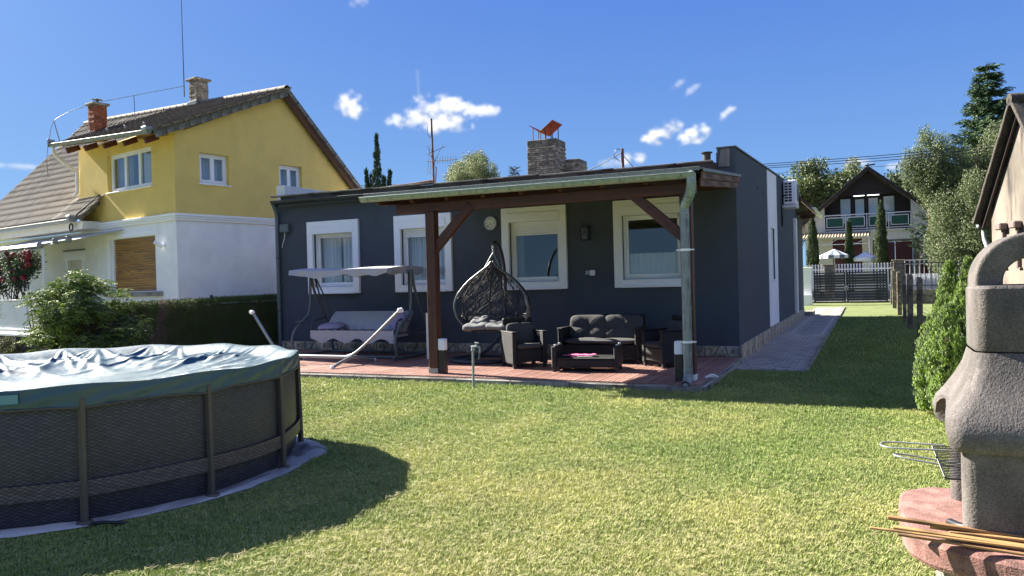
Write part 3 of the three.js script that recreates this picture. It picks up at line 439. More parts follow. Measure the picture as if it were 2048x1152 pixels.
  chim(-7.84, -7.33, -21.4, -20.7, 4.0, 4.97, 421, 0.11);
  // rear part with its own little roof end, pale pilaster and a step
  part(house, 'pilaster', g().box(WR + 0.0, 0.32, -28.0, WR + 0.10, 3.52, -27.55, 0.01), M.cream);
  part(house, 'rear_eave', g().quads([[[WR - 0.2, 4.72, -28.6], [WR + 0.55, 3.95, -28.6], [WR + 0.55, 3.95, -33], [WR - 0.2, 4.72, -33]], [[WR - 0.2, 4.64, -28.6], [WR - 0.2, 4.64, -33], [WR + 0.55, 3.85, -33], [WR + 0.55, 3.85, -28.6]], [[WR - 0.2, 4.64, -28.6], [WR + 0.55, 3.85, -28.6], [WR + 0.55, 3.95, -28.6], [WR - 0.2, 4.72, -28.6]]]).bar([WR - 0.1, 3.78, -29.2], [WR + 0.52, 3.78, -29.2], 0.1, 0.12).bar([WR - 0.1, 3.78, -31], [WR + 0.52, 3.78, -31], 0.1, 0.12), M.greywood);
  part(house, 'rear_gutter', halfPipe([WR + 0.60, 3.92, -28.5], [WR + 0.60, 3.9, -33.2], 0.065, true), M.whitemetal);
  part(house, 'step', g().box(WR + 0.02, 0, -32.6, WR + 0.35, 0.18, -31.2, 0.01), M.concrete);
  part(house, 'wall_vent', g().cyl([WR - 0.02, 3.63, WZ - 3.2], [WR + 0.012, 3.63, WZ - 3.2], 0.05, 0.05, 12), M.black); part(house, 'wall_vent', g().cyl([WR - 0.02, 3.6, WZ - 4.25], [WR + 0.012, 3.6, WZ - 4.25], 0.05, 0.05, 12), M.black);
  part(house, 'roof_vent', g().cyl([-2.75, 3.8, WZ - 0.1], [-2.75, 4.02, WZ - 0.1], 0.075, 0.075, 12).cyl([-2.75, 4.02, WZ - 0.1], [-2.75, 4.04, WZ - 0.1], 0.11, 0.11, 12), M.felt);
}
function halfPipe(a, b, r, alongZ) {                         // an open half-round gutter with a rolled front edge and closed ends
  const q = g(), n = 10, thick = 0.004, A = V(...a), B = V(...b), d = V(0, 0, 0).subVectors(B, A).normalize(), s = V(0, 1, 0).cross(d).normalize(), up = V(0, 0, 0).crossVectors(d, s), list = [];
  const pt = (P, k, rr) => { const t = Math.PI + Math.PI * k / n; return [P.x + s.x * Math.cos(t) * rr + up.x * Math.sin(t) * rr, P.y + s.y * Math.cos(t) * rr + up.y * Math.sin(t) * rr, P.z + s.z * Math.cos(t) * rr + up.z * Math.sin(t) * rr]; };
  for (let k = 0; k < n; k++) { list.push([pt(A, k, r), pt(A, k + 1, r), pt(B, k + 1, r), pt(B, k, r)], [pt(A, k, r - thick), pt(B, k, r - thick), pt(B, k + 1, r - thick), pt(A, k + 1, r - thick)]); }
  for (const P of [A, B]) for (let k = 0; k < n; k++) list.push([pt(P, k, r), pt(P, k + 1, r), [P.x, P.y, P.z]]);
  q.quads(list, 0.6); for (const k of [0, n]) { const e0 = pt(A, k, r), e1 = pt(B, k, r); q.cyl(e0, e1, 0.011, 0.011, 6); } return q;
}

// ---------- the timber porch in front of it ----------
{
  const th = thing('timber_porch', 'dark stained timber lean-to porch with zinc gutter in front of the anthracite house', 'porch', [-5, 0.1, -13]);
  const yb = 2.87, zf = -11.5;
  const posts = [[-6.73, -11.42], [-2.40, -11.48]].map(([x, z], i) => { const p = part(th, 'post', g().box(x - 0.085, 0.17, z - 0.085, x + 0.085, yb + 0.001, z + 0.085, 0.008), M.redwood); part(p, 'post_foot', g().box(x - 0.09, 0.112, z - 0.09, x + 0.09, 0.20, z + 0.09, 0.003), i ? M.whitemetal : M.zincgreen); return p; });
  part(th, 'beam', g().box(-7.45, yb, zf - 0.07, -2.25, yb + 0.16, zf + 0.09, 0.008), M.redwood);
  part(th, 'wall_beam', g().box(-7.9, 3.28, -14.95, -2.3, 3.42, -14.83, 0.006), M.redwood);
  part(th, 'brace', g().bar([-6.70, 2.22, -11.44], [-5.98, 2.94, -11.44], 0.11, 0.15, 0.006), M.redwood);
  part(th, 'brace', g().bar([-2.43, 2.22, -11.48], [-3.22, 2.93, -11.48], 0.11, 0.15, 0.006), M.redwood);
  for (let i = 0; i < 9; i++) { const x = lerp(-7.75, -2.28, i / 8); part(th, 'rafter', g().bar([x, 3.10, -11.32], [x, 3.45, -14.98], 0.075, 0.13, 0.005), M.redwood); }
  part(th, 'roof_boards', g().bar([-5.03, 3.19, -11.22], [-5.03, 3.545, -14.98], 5.72, 0.022, 0.002), M.redwood);
  part(th, 'roof_felt', g().bar([-5.03, 3.208, -11.18], [-5.03, 3.565, -14.99], 5.78, 0.014, 0.002), M.felt);
  part(th, 'drip_edge', g().bar([-7.93, 3.225, -11.17], [-2.13, 3.215, -11.17], 0.08, 0.012, 0.002).box(-7.93, 3.17, -11.175, -2.13, 3.22, -11.165, 0.001), M.zinc);
  part(th, 'fascia_board', g().bar([-2.13, 3.115, -11.30], [-2.13, 3.45, -14.95], 0.03, 0.115, 0.003), M.greywood);
  part(th, 'fascia_board', g().bar([-2.148, 3.01, -11.30], [-2.148, 3.33, -14.80], 0.025, 0.115, 0.003), M.greywood);
  part(th, 'verge_flashing', g().bar([-2.115, 3.20, -11.22], [-2.115, 3.535, -14.98], 0.055, 0.012, 0.002).bar([-2.094, 3.18, -11.22], [-2.094, 3.515, -14.98], 0.006, 0.04, 0.001), M.zinc);
  const gz = -11.09, gu = part(th, 'gutter', halfPipe([-7.93, 3.155, gz], [-2.19, 3.13, gz], 0.082), M.zincgreen);
  for (let i = 0; i < 7; i++) { const x = -7.3 + i * 0.82, y = lerp(3.155, 3.13, i / 7); const pts = []; for (let k = 0; k <= 10; k++) { const t = Math.PI + Math.PI * k / 10; pts.push([x, y + Math.sin(t) * 0.087, gz + Math.cos(t) * 0.087]); } part(gu, 'gutter_bracket', g().tube(pts, 0.006, 5, 16), M.zincgreen); }
  // downpipe with a pleated upper bend, clamps and an outlet shoe
  { const dx = -2.38, dz = -11.24, dp = part(th, 'downpipe', g().cyl([dx, 2.60, dz], [dx, 0.27, dz], 0.066, 0.066, 18), M.zinc);
    const bend = [[-2.24, 3.10, gz], [-2.24, 3.0, gz], [-2.245, 2.93, gz - 0.01], [-2.28, 2.82, gz - 0.05], [-2.345, 2.72, gz - 0.11], [dx, 2.65, dz], [dx, 2.56, dz]]; part(dp, 'pipe_bend', g().tube(bend, 0.067, 16, 40), M.zincgreen);
    const c = new THREE.CatmullRomCurve3(bend.map((p) => V(...p)), false, 'centripetal'); for (let i = 0; i < 8; i++) { const t = 0.17 + i * 0.052, p = c.getPoint(t), q = c.getPoint(t + 0.012); part(dp, 'pleat', g().cyl([p.x, p.y, p.z], [q.x, q.y, q.z], 0.074, 0.074, 16), M.zincgreen); }
    part(dp, 'pipe_bend', g().tube([[dx, 0.30, dz], [dx, 0.22, dz + 0.0], [dx - 0.0, 0.15, dz + 0.05], [dx, 0.09, dz + 0.16]], 0.069, 16, 30), M.zinc); part(dp, 'pipe_mouth', g().cyl([dx, 0.10, dz + 0.13], [dx, 0.082, dz + 0.205], 0.062, 0.062, 16), M.black); part(dp, 'pipe_joint', g().cyl([dx, 1.17, dz], [dx, 1.2, dz], 0.070, 0.070, 18).cyl([dx, 0.27, dz], [dx, 0.31, dz], 0.070, 0.070, 18).cyl([dx, 2.5, dz], [dx, 2.56, dz], 0.070, 0.070, 18), M.zinc);
    for (const y of [2.02, 0.68]) part(dp, 'pipe_clamp', g().cyl([dx, y, dz], [dx, y + 0.035, dz], 0.074, 0.074, 18).box(dx - 0.13, y + 0.008, dz - 0.02, dx + 0.13, y + 0.028, dz + 0.02, 0.003).cyl([dx, y + 0.018, dz], [dx, y + 0.018, -11.4], 0.01, 0.01, 6), M.whitemetal); }
}
single('cable_bracket', 'short white cable end lying at the foot of the porch post by the downpipe', 'cable', g().tube([[-2.20, 0.135, -11.62], [-2.12, 0.17, -11.66], [-2.05, 0.135, -11.72], [-2.12, 0.125, -11.80], [-2.22, 0.125, -11.78]], 0.017, 8, 30), M.whitemetal, [-2.15, 0.11, -11.7]);

// fittings on the facade
{
  const z = WZ + 0.002;
  const ck = thing('wall_clock', 'round outdoor wall clock with pale dial hanging above the egg chair', 'clock', [-7.385, 2.915, z + 0.02]);
  const face = document.createElement('canvas'); face.width = face.height = 256; const cx = face.getContext('2d'); cx.fillStyle = '#d6d4c2'; cx.fillRect(0, 0, 256, 256); cx.strokeStyle = '#222'; cx.fillStyle = '#1c1c1c'; cx.font = 'bold 30px serif'; cx.textAlign = 'center'; cx.textBaseline = 'middle'; for (let i = 1; i <= 12; i++) { const a = i * Math.PI / 6; cx.fillText(['', 'I', 'II', 'III', 'IV', 'V', 'VI', 'VII', 'VIII', 'IX', 'X', 'XI', 'XII'][i], 128 + Math.sin(a) * 88, 128 - Math.cos(a) * 88); } cx.lineWidth = 3; cx.beginPath(); cx.arc(128, 128, 108, 0, 7); cx.stroke();
  const ft = new THREE.CanvasTexture(face); ft.colorSpace = THREE.SRGBColorSpace; const dial = new THREE.CircleGeometry(0.135, 32); dial.translate(-7.385, 2.915, z + 0.036);
  part(ck, 'case', g().cyl([-7.385, 2.915, z], [-7.385, 2.915, z + 0.034], 0.152, 0.148, 32).add(new THREE.TorusGeometry(0.145, 0.012, 8, 32), new THREE.Matrix4().makeTranslation(-7.385, 2.915, z + 0.036)), M.silver);
  part(ck, 'dial', dial, mat('clock_dial', [1, 1, 1], 0.5, { map: ft })); part(ck, 'hand', g().bar([-7.385, 2.915, z + 0.041], [-7.345, 2.852, z + 0.041], 0.008, 0.004, 0), M.black); part(ck, 'hand', g().bar([-7.385, 2.915, z + 0.043], [-7.46, 2.835, z + 0.043], 0.006, 0.003, 0), M.black);
  const lp = thing('wall_lamp', 'small black lattice wall lamp between the two windows under the porch', 'wall lamp', [-5.20, 2.58, z]);
  const fr = g(); for (const x of [-5.275, -5.125]) for (const zz of [z + 0.03, z + 0.15]) fr.box(x - 0.006, 2.45, zz - 0.006, x + 0.006, 2.72, zz + 0.006, 0.001); fr.box(-5.285, 2.445, z, -5.115, 2.46, z + 0.16, 0.002).box(-5.285, 2.71, z, -5.115, 2.725, z + 0.16, 0.002).bar([-5.27, 2.47, z + 0.155], [-5.15, 2.71, z + 0.155], 0.006, 0.006, 0).bar([-5.13, 2.5, z + 0.155], [-5.24, 2.71, z + 0.155], 0.006, 0.006, 0).bar([-5.27, 2.58, z + 0.155], [-5.13, 2.62, z + 0.155], 0.006, 0.006, 0);
  part(lp, 'frame', fr, M.black); part(lp, 'lamp_shade', g().box(-5.265, 2.46, z + 0.04, -5.135, 2.71, z + 0.14, 0.01), mat('smoky_shade', [0.10, 0.12, 0.15], 0.3));
  const so = thing('outdoor_socket', 'white splash-proof wall socket with grey flap below the wall lamp', 'socket', [-5.145, 1.775, z]);
  part(so, 'housing', g().box(-5.14, 1.72, z, -5.03, 1.83, z + 0.06, 0.012), M.pvc); part(so, 'plug', g().box(-5.235, 1.735, z, -5.15, 1.825, z + 0.05, 0.008), M.silver); part(so, 'flap', g().box(-5.125, 1.735, z + 0.06, -5.045, 1.81, z + 0.072, 0.004), M.lampwhite);
  const jb = thing('junction_box', 'dark grey junction box with hanging cable by the house corner', 'junction box', [-13.03, 3.09, z]);
  part(jb, 'housing', g().box(-13.17, 3.0, z, -12.9, 3.2, z + 0.11, 0.012), M.greymetal); part(jb, 'cable', g().tube([[-13.05, 3.0, z + 0.05], [-13.06, 2.85, z + 0.06], [-13.13, 2.7, z + 0.05], [-13.16, 2.62, z + 0.04]], 0.008, 6), M.whitemetal);
  const ac = thing('air_conditioner', 'white air conditioner outdoor unit bracketed high on the side wall', 'air conditioner', [-1.98, 3.68, -23.9]);
  part(ac, 'casing', g().box(-2.16, 3.70, -24.75, -1.80, 4.40, -23.95, 0.02), M.pvc);
  const gr = part(ac, 'grille', g().box(-2.13, 3.745, -23.952, -1.90, 4.36, -23.94, 0.004), M.pvc); for (let i = 0; i < 2; i++) for (let j = 0; j < 7; j++) part(gr, 'grille_slot', g().box(-2.12 + i * 0.105, 3.77 + j * 0.082, -23.943, -2.03 + i * 0.105, 3.83 + j * 0.082, -23.936, 0.003), M.black);
  part(ac, 'fan_grille', g().cyl([-1.80, 4.05, -24.4], [-1.785, 4.05, -24.4], 0.27, 0.26, 24), M.greymetal); part(ac, 'bracket', g().box(-2.2, 3.64, -24.1, -1.78, 3.69, -24.05, 0.004).box(-2.2, 3.64, -24.65, -1.78, 3.69, -24.6, 0.004).box(-2.2, 3.60, -24.7, -1.80, 3.64, -23.9, 0.004), M.whitemetal);
  part(ac, 'pipe', g().tube([[-2.14, 3.95, -23.95], [-2.2, 3.95, -23.7], [-2.18, 3.5, -23.6], [-2.17, 3.2, -23.62], [-2.19, 3.05, -23.7]], 0.03, 8), M.black);
}

// ---------- the yellow and white neighbour house (own axes: x along its front, z towards the yard) ----------
const YH = thing('gabled_house', 'two-tone yellow and white house with grey tiled roof behind the hedge', 'house', [-16, 0, -14.34], null, -R(12));
{
  const Zr = -3.4, tilt = 0.06, yr = (x) => 7.36 - tilt * x, ye = (x) => 5.62 - tilt * x;                 // ridge and upper eave heights
  const trimY = 3.42, L = -12.2, D = -5.22;
  // ground floor, white
  const gf = (h) => g().poly(rect(L, 0, 0, trimY), h, 0.35);
  part(YH, 'ground_floor_wall', gf([rect(-3.45, 1.64, -1.03, 3.10), rect(-6.25, 0.4, -5.05, 2.88)]), M.white);
  part(YH, 'ground_floor_wall', g().poly([[0.35, 0], [7.3, 0], [7.3, trimY], [0.35, trimY]], [], 0.35, new THREE.Matrix4().makeRotationY(Math.PI / 2)), M.white);
  part(YH, 'ground_floor_wall', g().box(-0.35, 0, -0.349, 0, trimY, -0.352, 0).box(L, 0, -7.3, -0.351, 3.3, -7.0, 0).box(L, 0, -6.99, L + 0.3, 3.42, -0.36, 0), M.white);
  // upper floor, yellow: the raised front and the gable
  part(YH, 'upper_wall', g().poly([[D, trimY], [0, trimY], [0, 5.62], [D, 5.62 - tilt * D]], [rect(-3.52, 4.43, -1.12, 5.50)], 0.30), M.yellow);
  const gable = [[0.301, trimY], [7.3, trimY], [7.3, 3.55], [3.4, 7.22], [0.301, 5.78]];
  part(YH, 'gable_wall', g().poly(gable, [rect(0.70, 4.44, 1.56, 5.25), rect(3.2, 4.48, 4.0, 5.2)], 0.30, new THREE.Matrix4().makeRotationY(Math.PI / 2)), M.yellow);
  part(YH, 'gable_wall', g().box(-0.30, trimY, -0.3015, 0, 5.62, -0.3, 0).box(-0.3, 5.62, -0.301, 0.0, 5.78, -0.02, 0), M.yellow);
  part(YH, 'upper_wall', g().poly([[0.3, trimY], [3.4, trimY], [3.4, 7.3], [0.3, 5.84]], [], 0.3, new THREE.Matrix4().makeRotationY(Math.PI / 2).setPosition(D + 0.3, 0, 0)), M.yellow);
  // stepped white band between the storeys
  for (const [y0, y1, o] of [[3.43, 3.49, 0.04], [3.492, 3.545, 0.065], [3.547, 3.61, 0.09]]) { part(YH, 'storey_band', g().box(D - 0.6, y0, 0.0, o, y1, o, 0.004), M.trimwhite); part(YH, 'storey_band', g().box(0.0, y0, -7.3, o, y1, -0.001, 0.004), M.trimwhite); }
  // windows
  const win = (x0, x1, y0, y1, leaves, side, screen) => {
    const mx = side ? new THREE.Matrix4().makeRotationY(Math.PI / 2) : new THREE.Matrix4(), A = (q) => { const k = q.geo(); k.applyMatrix4(mx); return k; }, zf = -0.12, f = g();
    f.box(x0, y0, zf - 0.07, x0 + 0.06, y1, zf).box(x1 - 0.06, y0, zf - 0.07, x1, y1, zf).box(x0 + 0.06, y0, zf - 0.07, x1 - 0.06, y0 + 0.06, zf).box(x0 + 0.06, y1 - 0.06, zf - 0.07, x1 - 0.06, y1, zf);
    const w = part(YH, 'window', A(f), M.pvc), n = leaves, W = (x1 - x0 - 0.12) / n;
    for (let i = 0; i < n; i++) { const a = x0 + 0.06 + i * W, b = a + W; const s = part(w, 'sash', A(g().box(a, y0 + 0.06, zf - 0.05, a + 0.055, y1 - 0.06, zf + 0.012).box(b - 0.055, y0 + 0.06, zf - 0.05, b, y1 - 0.06, zf + 0.012).box(a + 0.055, y0 + 0.06, zf - 0.05, b - 0.055, y0 + 0.115, zf + 0.012).box(a + 0.055, y1 - 0.115, zf - 0.05, b - 0.055, y1 - 0.06, zf + 0.012)), M.pvc);
      part(w, 'pane', A(g().box(a + 0.05, y0 + 0.11, zf - 0.03, b - 0.05, y1 - 0.11, zf - 0.025, 0)), M.glass); }
    part(w, 'curtain', A(g().sheet((u, v) => [lerp(x0, side ? x1 : lerp(x0, x1, 0.36), u), lerp(y0, y1, v), zf - 0.22 + 0.03 * Math.sin(u * 40)], 50, 1, true, (u, v, q) => [q[0], q[1]])), side ? mat('pale_blind', [0.55, 0.6, 0.68], 0.9) : mats.grey_drape);
    part(w, 'sill', A(g().box(x0 - 0.05, y0 - 0.035, zf, x1 + 0.05, y0 - 0.002, 0.05, 0.006)), M.trimwhite); part(w, 'room', A(g().box(x0 - 0.3, y0 - 0.4, -2.2, x1 + 0.3, y1 + 0.2, -2.15, 0).box(x0 - 0.35, y0 - 0.4, -2.15, x0 - 0.3, y1 + 0.2, -0.31, 0).box(x1 + 0.3, y0 - 0.4, -2.15, x1 + 0.35, y1 + 0.2, -0.31, 0).box(x0 - 0.3, y1 + 0.2, -2.15, x1 + 0.3, y1 + 0.25, -0.31, 0).box(x0 - 0.3, y0 - 0.45, -2.15, x1 + 0.3, y0 - 0.4, -0.31, 0)), M.darkroom);
    if (screen) part(w, 'insect_screen', A(g().box(x1 - 0.06 - W, y0 + 0.06, zf + 0.014, x1 - 0.06, y1 - 0.06, zf + 0.02, 0)), mat('insect_screen', [0.30, 0.31, 0.33], 0.6));
    return w;
  };
  win(-3.52, -1.12, 4.43, 5.50, 3, false, false); win(0.70, 1.56, 4.44, 5.25, 2, true); win(3.2, 4.0, 4.48, 5.2, 2, true);
  // roller shutter with wood-toned slats on the ground floor
  { const w = part(YH, 'shuttered_window', g().box(-3.45, 1.62, -0.12, -3.37, 3.10, -0.03).box(-1.11, 1.62, -0.12, -1.03, 3.10, -0.03), M.pvc); for (let i = 0; i < 22; i++) { const y = 1.65 + i * 0.0655, dk = i >= 8; part(w, 'shutter_slat', g().box(-3.37, y, -0.10 + (dk ? 0.006 * Math.sin(i) : 0), -1.11, y + (dk ? 0.052 : 0.063), -0.075, 0.014), M.shutter); } part(w, 'backing', g().box(-3.37, 1.62, -0.14, -1.11, 3.1, -0.13, 0), M.darkroom);
    part(w, 'sill', g().box(-3.75, 1.50, -0.02, -0.72, 1.62, 0.10, 0.008), M.concrete); part(w, 'surround', g().box(-3.62, 1.625, 0.0, -3.46, 3.24, 0.03, 0.004).box(-3.46, 3.11, 0.0, -1.02, 3.24, 0.03, 0.004), M.trimwhite); }
  { const d = part(YH, 'door', g().box(-6.25, 0.4, -0.14, -5.05, 2.62, -0.09, 0.004), mat('door_panel', [0.70, 0.68, 0.63], 0.6)); part(d, 'frame', g().box(-6.25, 0.4, -0.09, -6.12, 2.62, 0.015).box(-5.18, 0.4, -0.09, -5.05, 2.62, 0.015), M.pvc); part(d, 'shutter_box', g().box(-6.28, 2.62, -0.09, -5.02, 2.88, 0.05, 0.01), M.pvc); part(d, 'lintel', g().box(-6.35, 2.89, 0, -4.98, 2.93, 0.04, 0.004), M.greymetal); }
  // ---- roof ----
  const tw = 0.30, tl = 0.335;
  const tileGeo = () => { const n = 18; const prof = (u) => 0.044 * sstep(0.0, 0.7, Math.cos(u * Math.PI * 4)); const q = [];
    for (let i = 0; i < n; i++) { const a = i / n, b = (i + 1) / n, x0 = a * tw, x1 = b * tw, h0 = prof(a) + 0.035, h1 = prof(b) + 0.035; q.push([[x0, h0, 0], [x1, h1, 0], [x1, h1 - 0.028, -tl - 0.06], [x0, h0 - 0.028, -tl - 0.06]], [[x0, h0 - 0.022, 0], [x1, h1 - 0.022, 0], [x1, h1, 0], [x0, h0, 0]]); } return g().quads(q, 0.7).geo(); };
  const tg = tileGeo(), r = rng(500), all = [];
  // plane: eave line e(x) at z = 0.6 rising to the ridge at Zr
  const plane = (x0, x1, yeave, cut) => { const zE = 0.62; for (let x = x0; x < x1 - 0.02; x += tw) { const xm = x + tw / 2, dy = yr(xm) - yeave(xm), run = zE - Zr, len = Math.hypot(dy, run), a = Math.atan2(dy, run); for (let s = 0; s < len - 0.12; s += tl) { const z = zE - s * Math.cos(a), y = yeave(xm) + s * Math.sin(a); if (cut && cut(xm, z)) continue; all.push({ x, y, z, a, len }); } } };
  plane(D - 0.08, 0.16, ye); const nUpper = all.length;
  plane(L, D - 0.30, () => 3.74); plane(D - 0.30, -4.0, () => 3.74, (x, z) => z < 0.02);
  const mtx = (t, j) => new THREE.Matrix4().makeRotationX(t.a + j * 0.012).setPosition(t.x, t.y + j * 0.003, t.z);
  const order = all.map((t, i) => ({ t, k: (i < nUpper ? 9 : 0) + Math.abs(t.y - 4.8) + Math.abs(t.x + 7.2) * 0.35 })).sort((a, b) => a.k - b.k);
  const roof = part(YH, 'roof', g().quads([
    [[L, 3.71, 0.55], [D - 0.05, 3.71, 0.55], [D - 0.05, yr(D), Zr], [L, yr(L), Zr]], [[D - 0.1, 3.71, 0.55], [-4.1, 3.71, 0.55], [-4.1, 4.25, 0.0], [D - 0.1, 4.25, 0.0]],
    [[D - 0.08, ye(D) - 0.03, 0.58], [0.14, ye(0) - 0.03, 0.58], [0.14, yr(0) - 0.02, Zr], [D - 0.08, yr(D) - 0.02, Zr]],
    [[0.14, yr(0) - 0.02, Zr], [0.14, 3.35, -7.5], [L, 3.35 - tilt * L, -7.5], [L, yr(L), Zr]]]), M.tile2);
  order.slice(0, 285).forEach(({ t }) => { const o = shadowed(new THREE.Mesh(tg, r() < 0.75 ? M.tile : M.tile2)); o.name = 'roof_tile'; o.applyMatrix4(mtx(t, r() - 0.5)); roof.add(o); });
  { const rest = order.slice(285), im = shadowed(new THREE.InstancedMesh(tg, M.tile, rest.length)), c = new THREE.Color(); rest.forEach(({ t }, i) => { im.setMatrixAt(i, mtx(t, r() - 0.5)); const k = 0.72 + 0.36 * r(); im.setColorAt(i, c.setRGB(k, k, k)); }); im.name = 'roof_tile'; im.userData.kind = 'stuff'; roof.add(im); }
  // ridge caps and verge tiles
  for (let i = 0; i < 30; i++) { const x = 0.2 - i * 0.41; part(roof, 'ridge_tile', g().cyl([x, yr(x) + 0.02, Zr], [x - 0.44, yr(x - 0.44) + 0.035, Zr], 0.115, 0.10, 10, true), M.tile2); }
  { const a = [0.2, ye(0) + 0.0, 0.62], dy = yr(0) - ye(0), run = 0.62 - Zr, n = 13; for (let i = 0; i < n; i++) { const s0 = i / n, s1 = (i + 0.965) / n, P = (s) => [0.2, a[1] + dy * s - 0.075, 0.62 - run * s]; part(roof, 'verge_tile', g().bar(P(s0), P(Math.min(1, s1)), 0.04 + 0.012 * (i % 2), 0.235 - (i % 2) * 0.02, 0.012), M.tilegrey); }
    const m = 12, y1 = yr(0), y2 = 3.35; for (let i = 0; i < m; i++) { const P = (s) => [0.2, y1 - (y1 - y2) * s + 0.0, Zr - (7.5 + Zr) * s]; part(roof, 'verge_tile', g().bar(P(i / m), P(Math.min(1, (i + 1.1) / m)), 0.05, 0.12, 0.006), M.tilegrey); } }
  part(roof, 'verge_board', g().bar([0.12, yr(0) - 0.20, Zr], [0.12, 3.18, -7.5], 0.06, 0.2), mat('brown_verge_board', [0.16, 0.075, 0.035], 0.7, { map: T.grain }));
  for (let i = 0; i < 4; i++) part(roof, 'verge_tile', g().bar([-4.0, 3.74 + i * 0.17, 0.62 - i * 0.185], [-4.0, 3.74 + (i + 1.1) * 0.17, 0.62 - (i + 1.1) * 0.185], 0.03, 0.22, 0.006), M.tilegrey);
  part(roof, 'flashing', g().box(D - 0.02, 4.22, -0.02, -4.0, 4.34, 0.03, 0.004).box(-4.9, 4.12, 0.0, -4.0, 4.24, 0.10, 0.004), M.zinc);
  for (let i = 0; i < 5; i++) { const x = -4.8 + i * 1.08; part(roof, 'rafter_end', g().bar([x, ye(x) - 0.19, 0.5], [x, ye(x) - 0.04, 0.16], 0.11, 0.15, 0.01), mats.brown_verge_board_red ?? mat('brown_verge_board_red', [0.17, 0.055, 0.045], 0.7, { map: T.grain })); }
  part(roof, 'soffit', g().quads([[[D - 0.08, ye(D) - 0.06, 0.56], [D - 0.08, ye(D) + 0.2, -0.02], [0.14, ye(0) + 0.2, -0.02], [0.14, ye(0) - 0.06, 0.56]]]), M.yellow);
  const fl = (m) => m;
  const g1 = part(YH, 'gutter', halfPipe([D - 0.10, ye(D) + 0.015, 0.70], [0.1, ye(0) - 0.01, 0.70], 0.085), M.zinc); part(g1, 'gutter_stop', g().box(D - 0.12, ye(D) - 0.07, 0.60, D - 0.09, ye(D) + 0.16, 0.80, 0.004).box(-0.12, ye(0) - 0.02, 0.6, 0.12, ye(0) + 0.10, 0.8, 0.02), M.zinc);
  const g2 = part(YH, 'gutter', halfPipe([L, 3.73, 0.70], [-4.15, 3.70, 0.70], 0.085), M.zinc); part(g2, 'gutter_stop', g().box(-4.35, 3.64, 0.58, -4.12, 3.82, 0.80, 0.02), M.zinc);
  part(YH, 'soffit', g().box(L, 3.44, 0.0, -4.0, 3.66, 0.5, 0.004), mats.grey_drape && M.cream);
  part(YH, 'downpipe', g().tube([[D - 0.0, ye(D) - 0.05, 0.7], [D - 0.0, ye(D) - 0.25, 0.68], [D + 0.03, ye(D) - 0.62, 0.25], [D + 0.05, ye(D) - 0.72, 0.09], [D + 0.03, ye(D) - 1.0, 0.08], [D + 0.03, 4.62, 0.08], [D - 0.12, 4.5, 0.1]], 0.048, 10, 60), M.whitemetal);
  part(YH, 'cable_coil', g().add(new THREE.TorusGeometry(0.1, 0.022, 8, 20), new THREE.Matrix4().makeTranslation(-4.42, 3.5, 0.62)), M.black);
  // chimneys
  const chim = (x, z, w, y0, y1, m, seed) => { const c = part(YH, 'chimney', g().box(x - w / 2 + 0.01, y0, z - w / 2 + 0.01, x + w / 2 - 0.01, y1, z + w / 2 - 0.01, 0), M.mortar), q = g(), rr = rng(seed), h = 0.075; for (let k = 0; y0 + (k + 1) * h < y1; k++) for (const f of [0, 1]) for (let s = -(k % 2) * 0.12; s < w; s += 0.25) { const a = Math.max(0, s), b = Math.min(w, s + 0.242), o = 0.012 * rr() + (k % 2) * 0.006; if (b - a < 0.03) continue; f ? q.box(x + w / 2 - 0.05, y0 + k * h, z + w / 2 - b, x + w / 2 + o, y0 + k * h + h - 0.009, z + w / 2 - a, 0.004) : q.box(x - w / 2 + a, y0 + k * h, z + w / 2 - 0.05, x - w / 2 + b, y0 + k * h + h - 0.009, z + w / 2 + o, 0.004); } part(c, 'brick', q, m, true); return c; };
  const cA = chim(-5.28, -0.62, 0.38, 6.2, 7.27, M.redbrick, 510); part(cA, 'chimney_cap', g().box(-5.54, 7.27, -0.88, -5.02, 7.34, -0.36, 0.015), M.concrete); part(cA, 'chimney_cowl', g().cyl([-5.28, 7.34, -0.62], [-5.28, 7.46, -0.62], 0.045, 0.045, 8).cyl([-5.28, 7.46, -0.62], [-5.28, 7.50, -0.62], 0.16, 0.03, 12), M.greymetal);
  const cB = chim(-4.42, -3.45, 0.42, 7.2, 8.40, M.brick2, 511); part(cB, 'chimney_cap', g().box(-4.71, 8.40, -3.74, -4.13, 8.47, -3.16, 0.015), M.brick2); part(cB, 'flashing', g().box(-4.68, 7.35, -3.23, -4.16, 7.72, -3.18, 0.004), M.zinc);
  for (const [x, z] of [[-6.2, 0.1], [-5.2, 0.1], [-4.2, 0.1], [-3.2, 0.1], [-2.2, 0.1], [-1.2, 0.1], [-7, -2.4]]) if (x > D) part(roof, 'snow_hook', g().box(x - 0.02, ye(x) + 0.32, z, x + 0.02, ye(x) + 0.40, z + 0.05, 0.004), M.zinc);
  // lightning rod and conductor
  const rod = part(YH, 'lightning_rod', g().cyl([-4.72, 7.9, -3.12], [-4.74, 12.6, -3.12], 0.02, 0.008, 6), M.water);
  part(rod, 'conductor_wire', g().tube([[-4.72, 8.25, -3.12], [-5.3, 7.85, -1.9], [-5.5, 7.35, -0.55], [-5.75, 7.0, 0.1], [-5.95, 6.75, 0.35], [-6.25, 6.3, 0.36], [-6.55, 5.75, 0.32], [-6.8, 5.2, 0.2]], 0.009, 6, 60), M.water);
  part(rod, 'wire_stand', g().cyl([-5.25, 7.1, -1.75], [-5.28, 7.80, -1.75], 0.012, 0.012, 6).cyl([-5.95, 6.77, 0.35], [-5.32, 6.0, 0.45], 0.014, 0.014, 6), M.water);
}
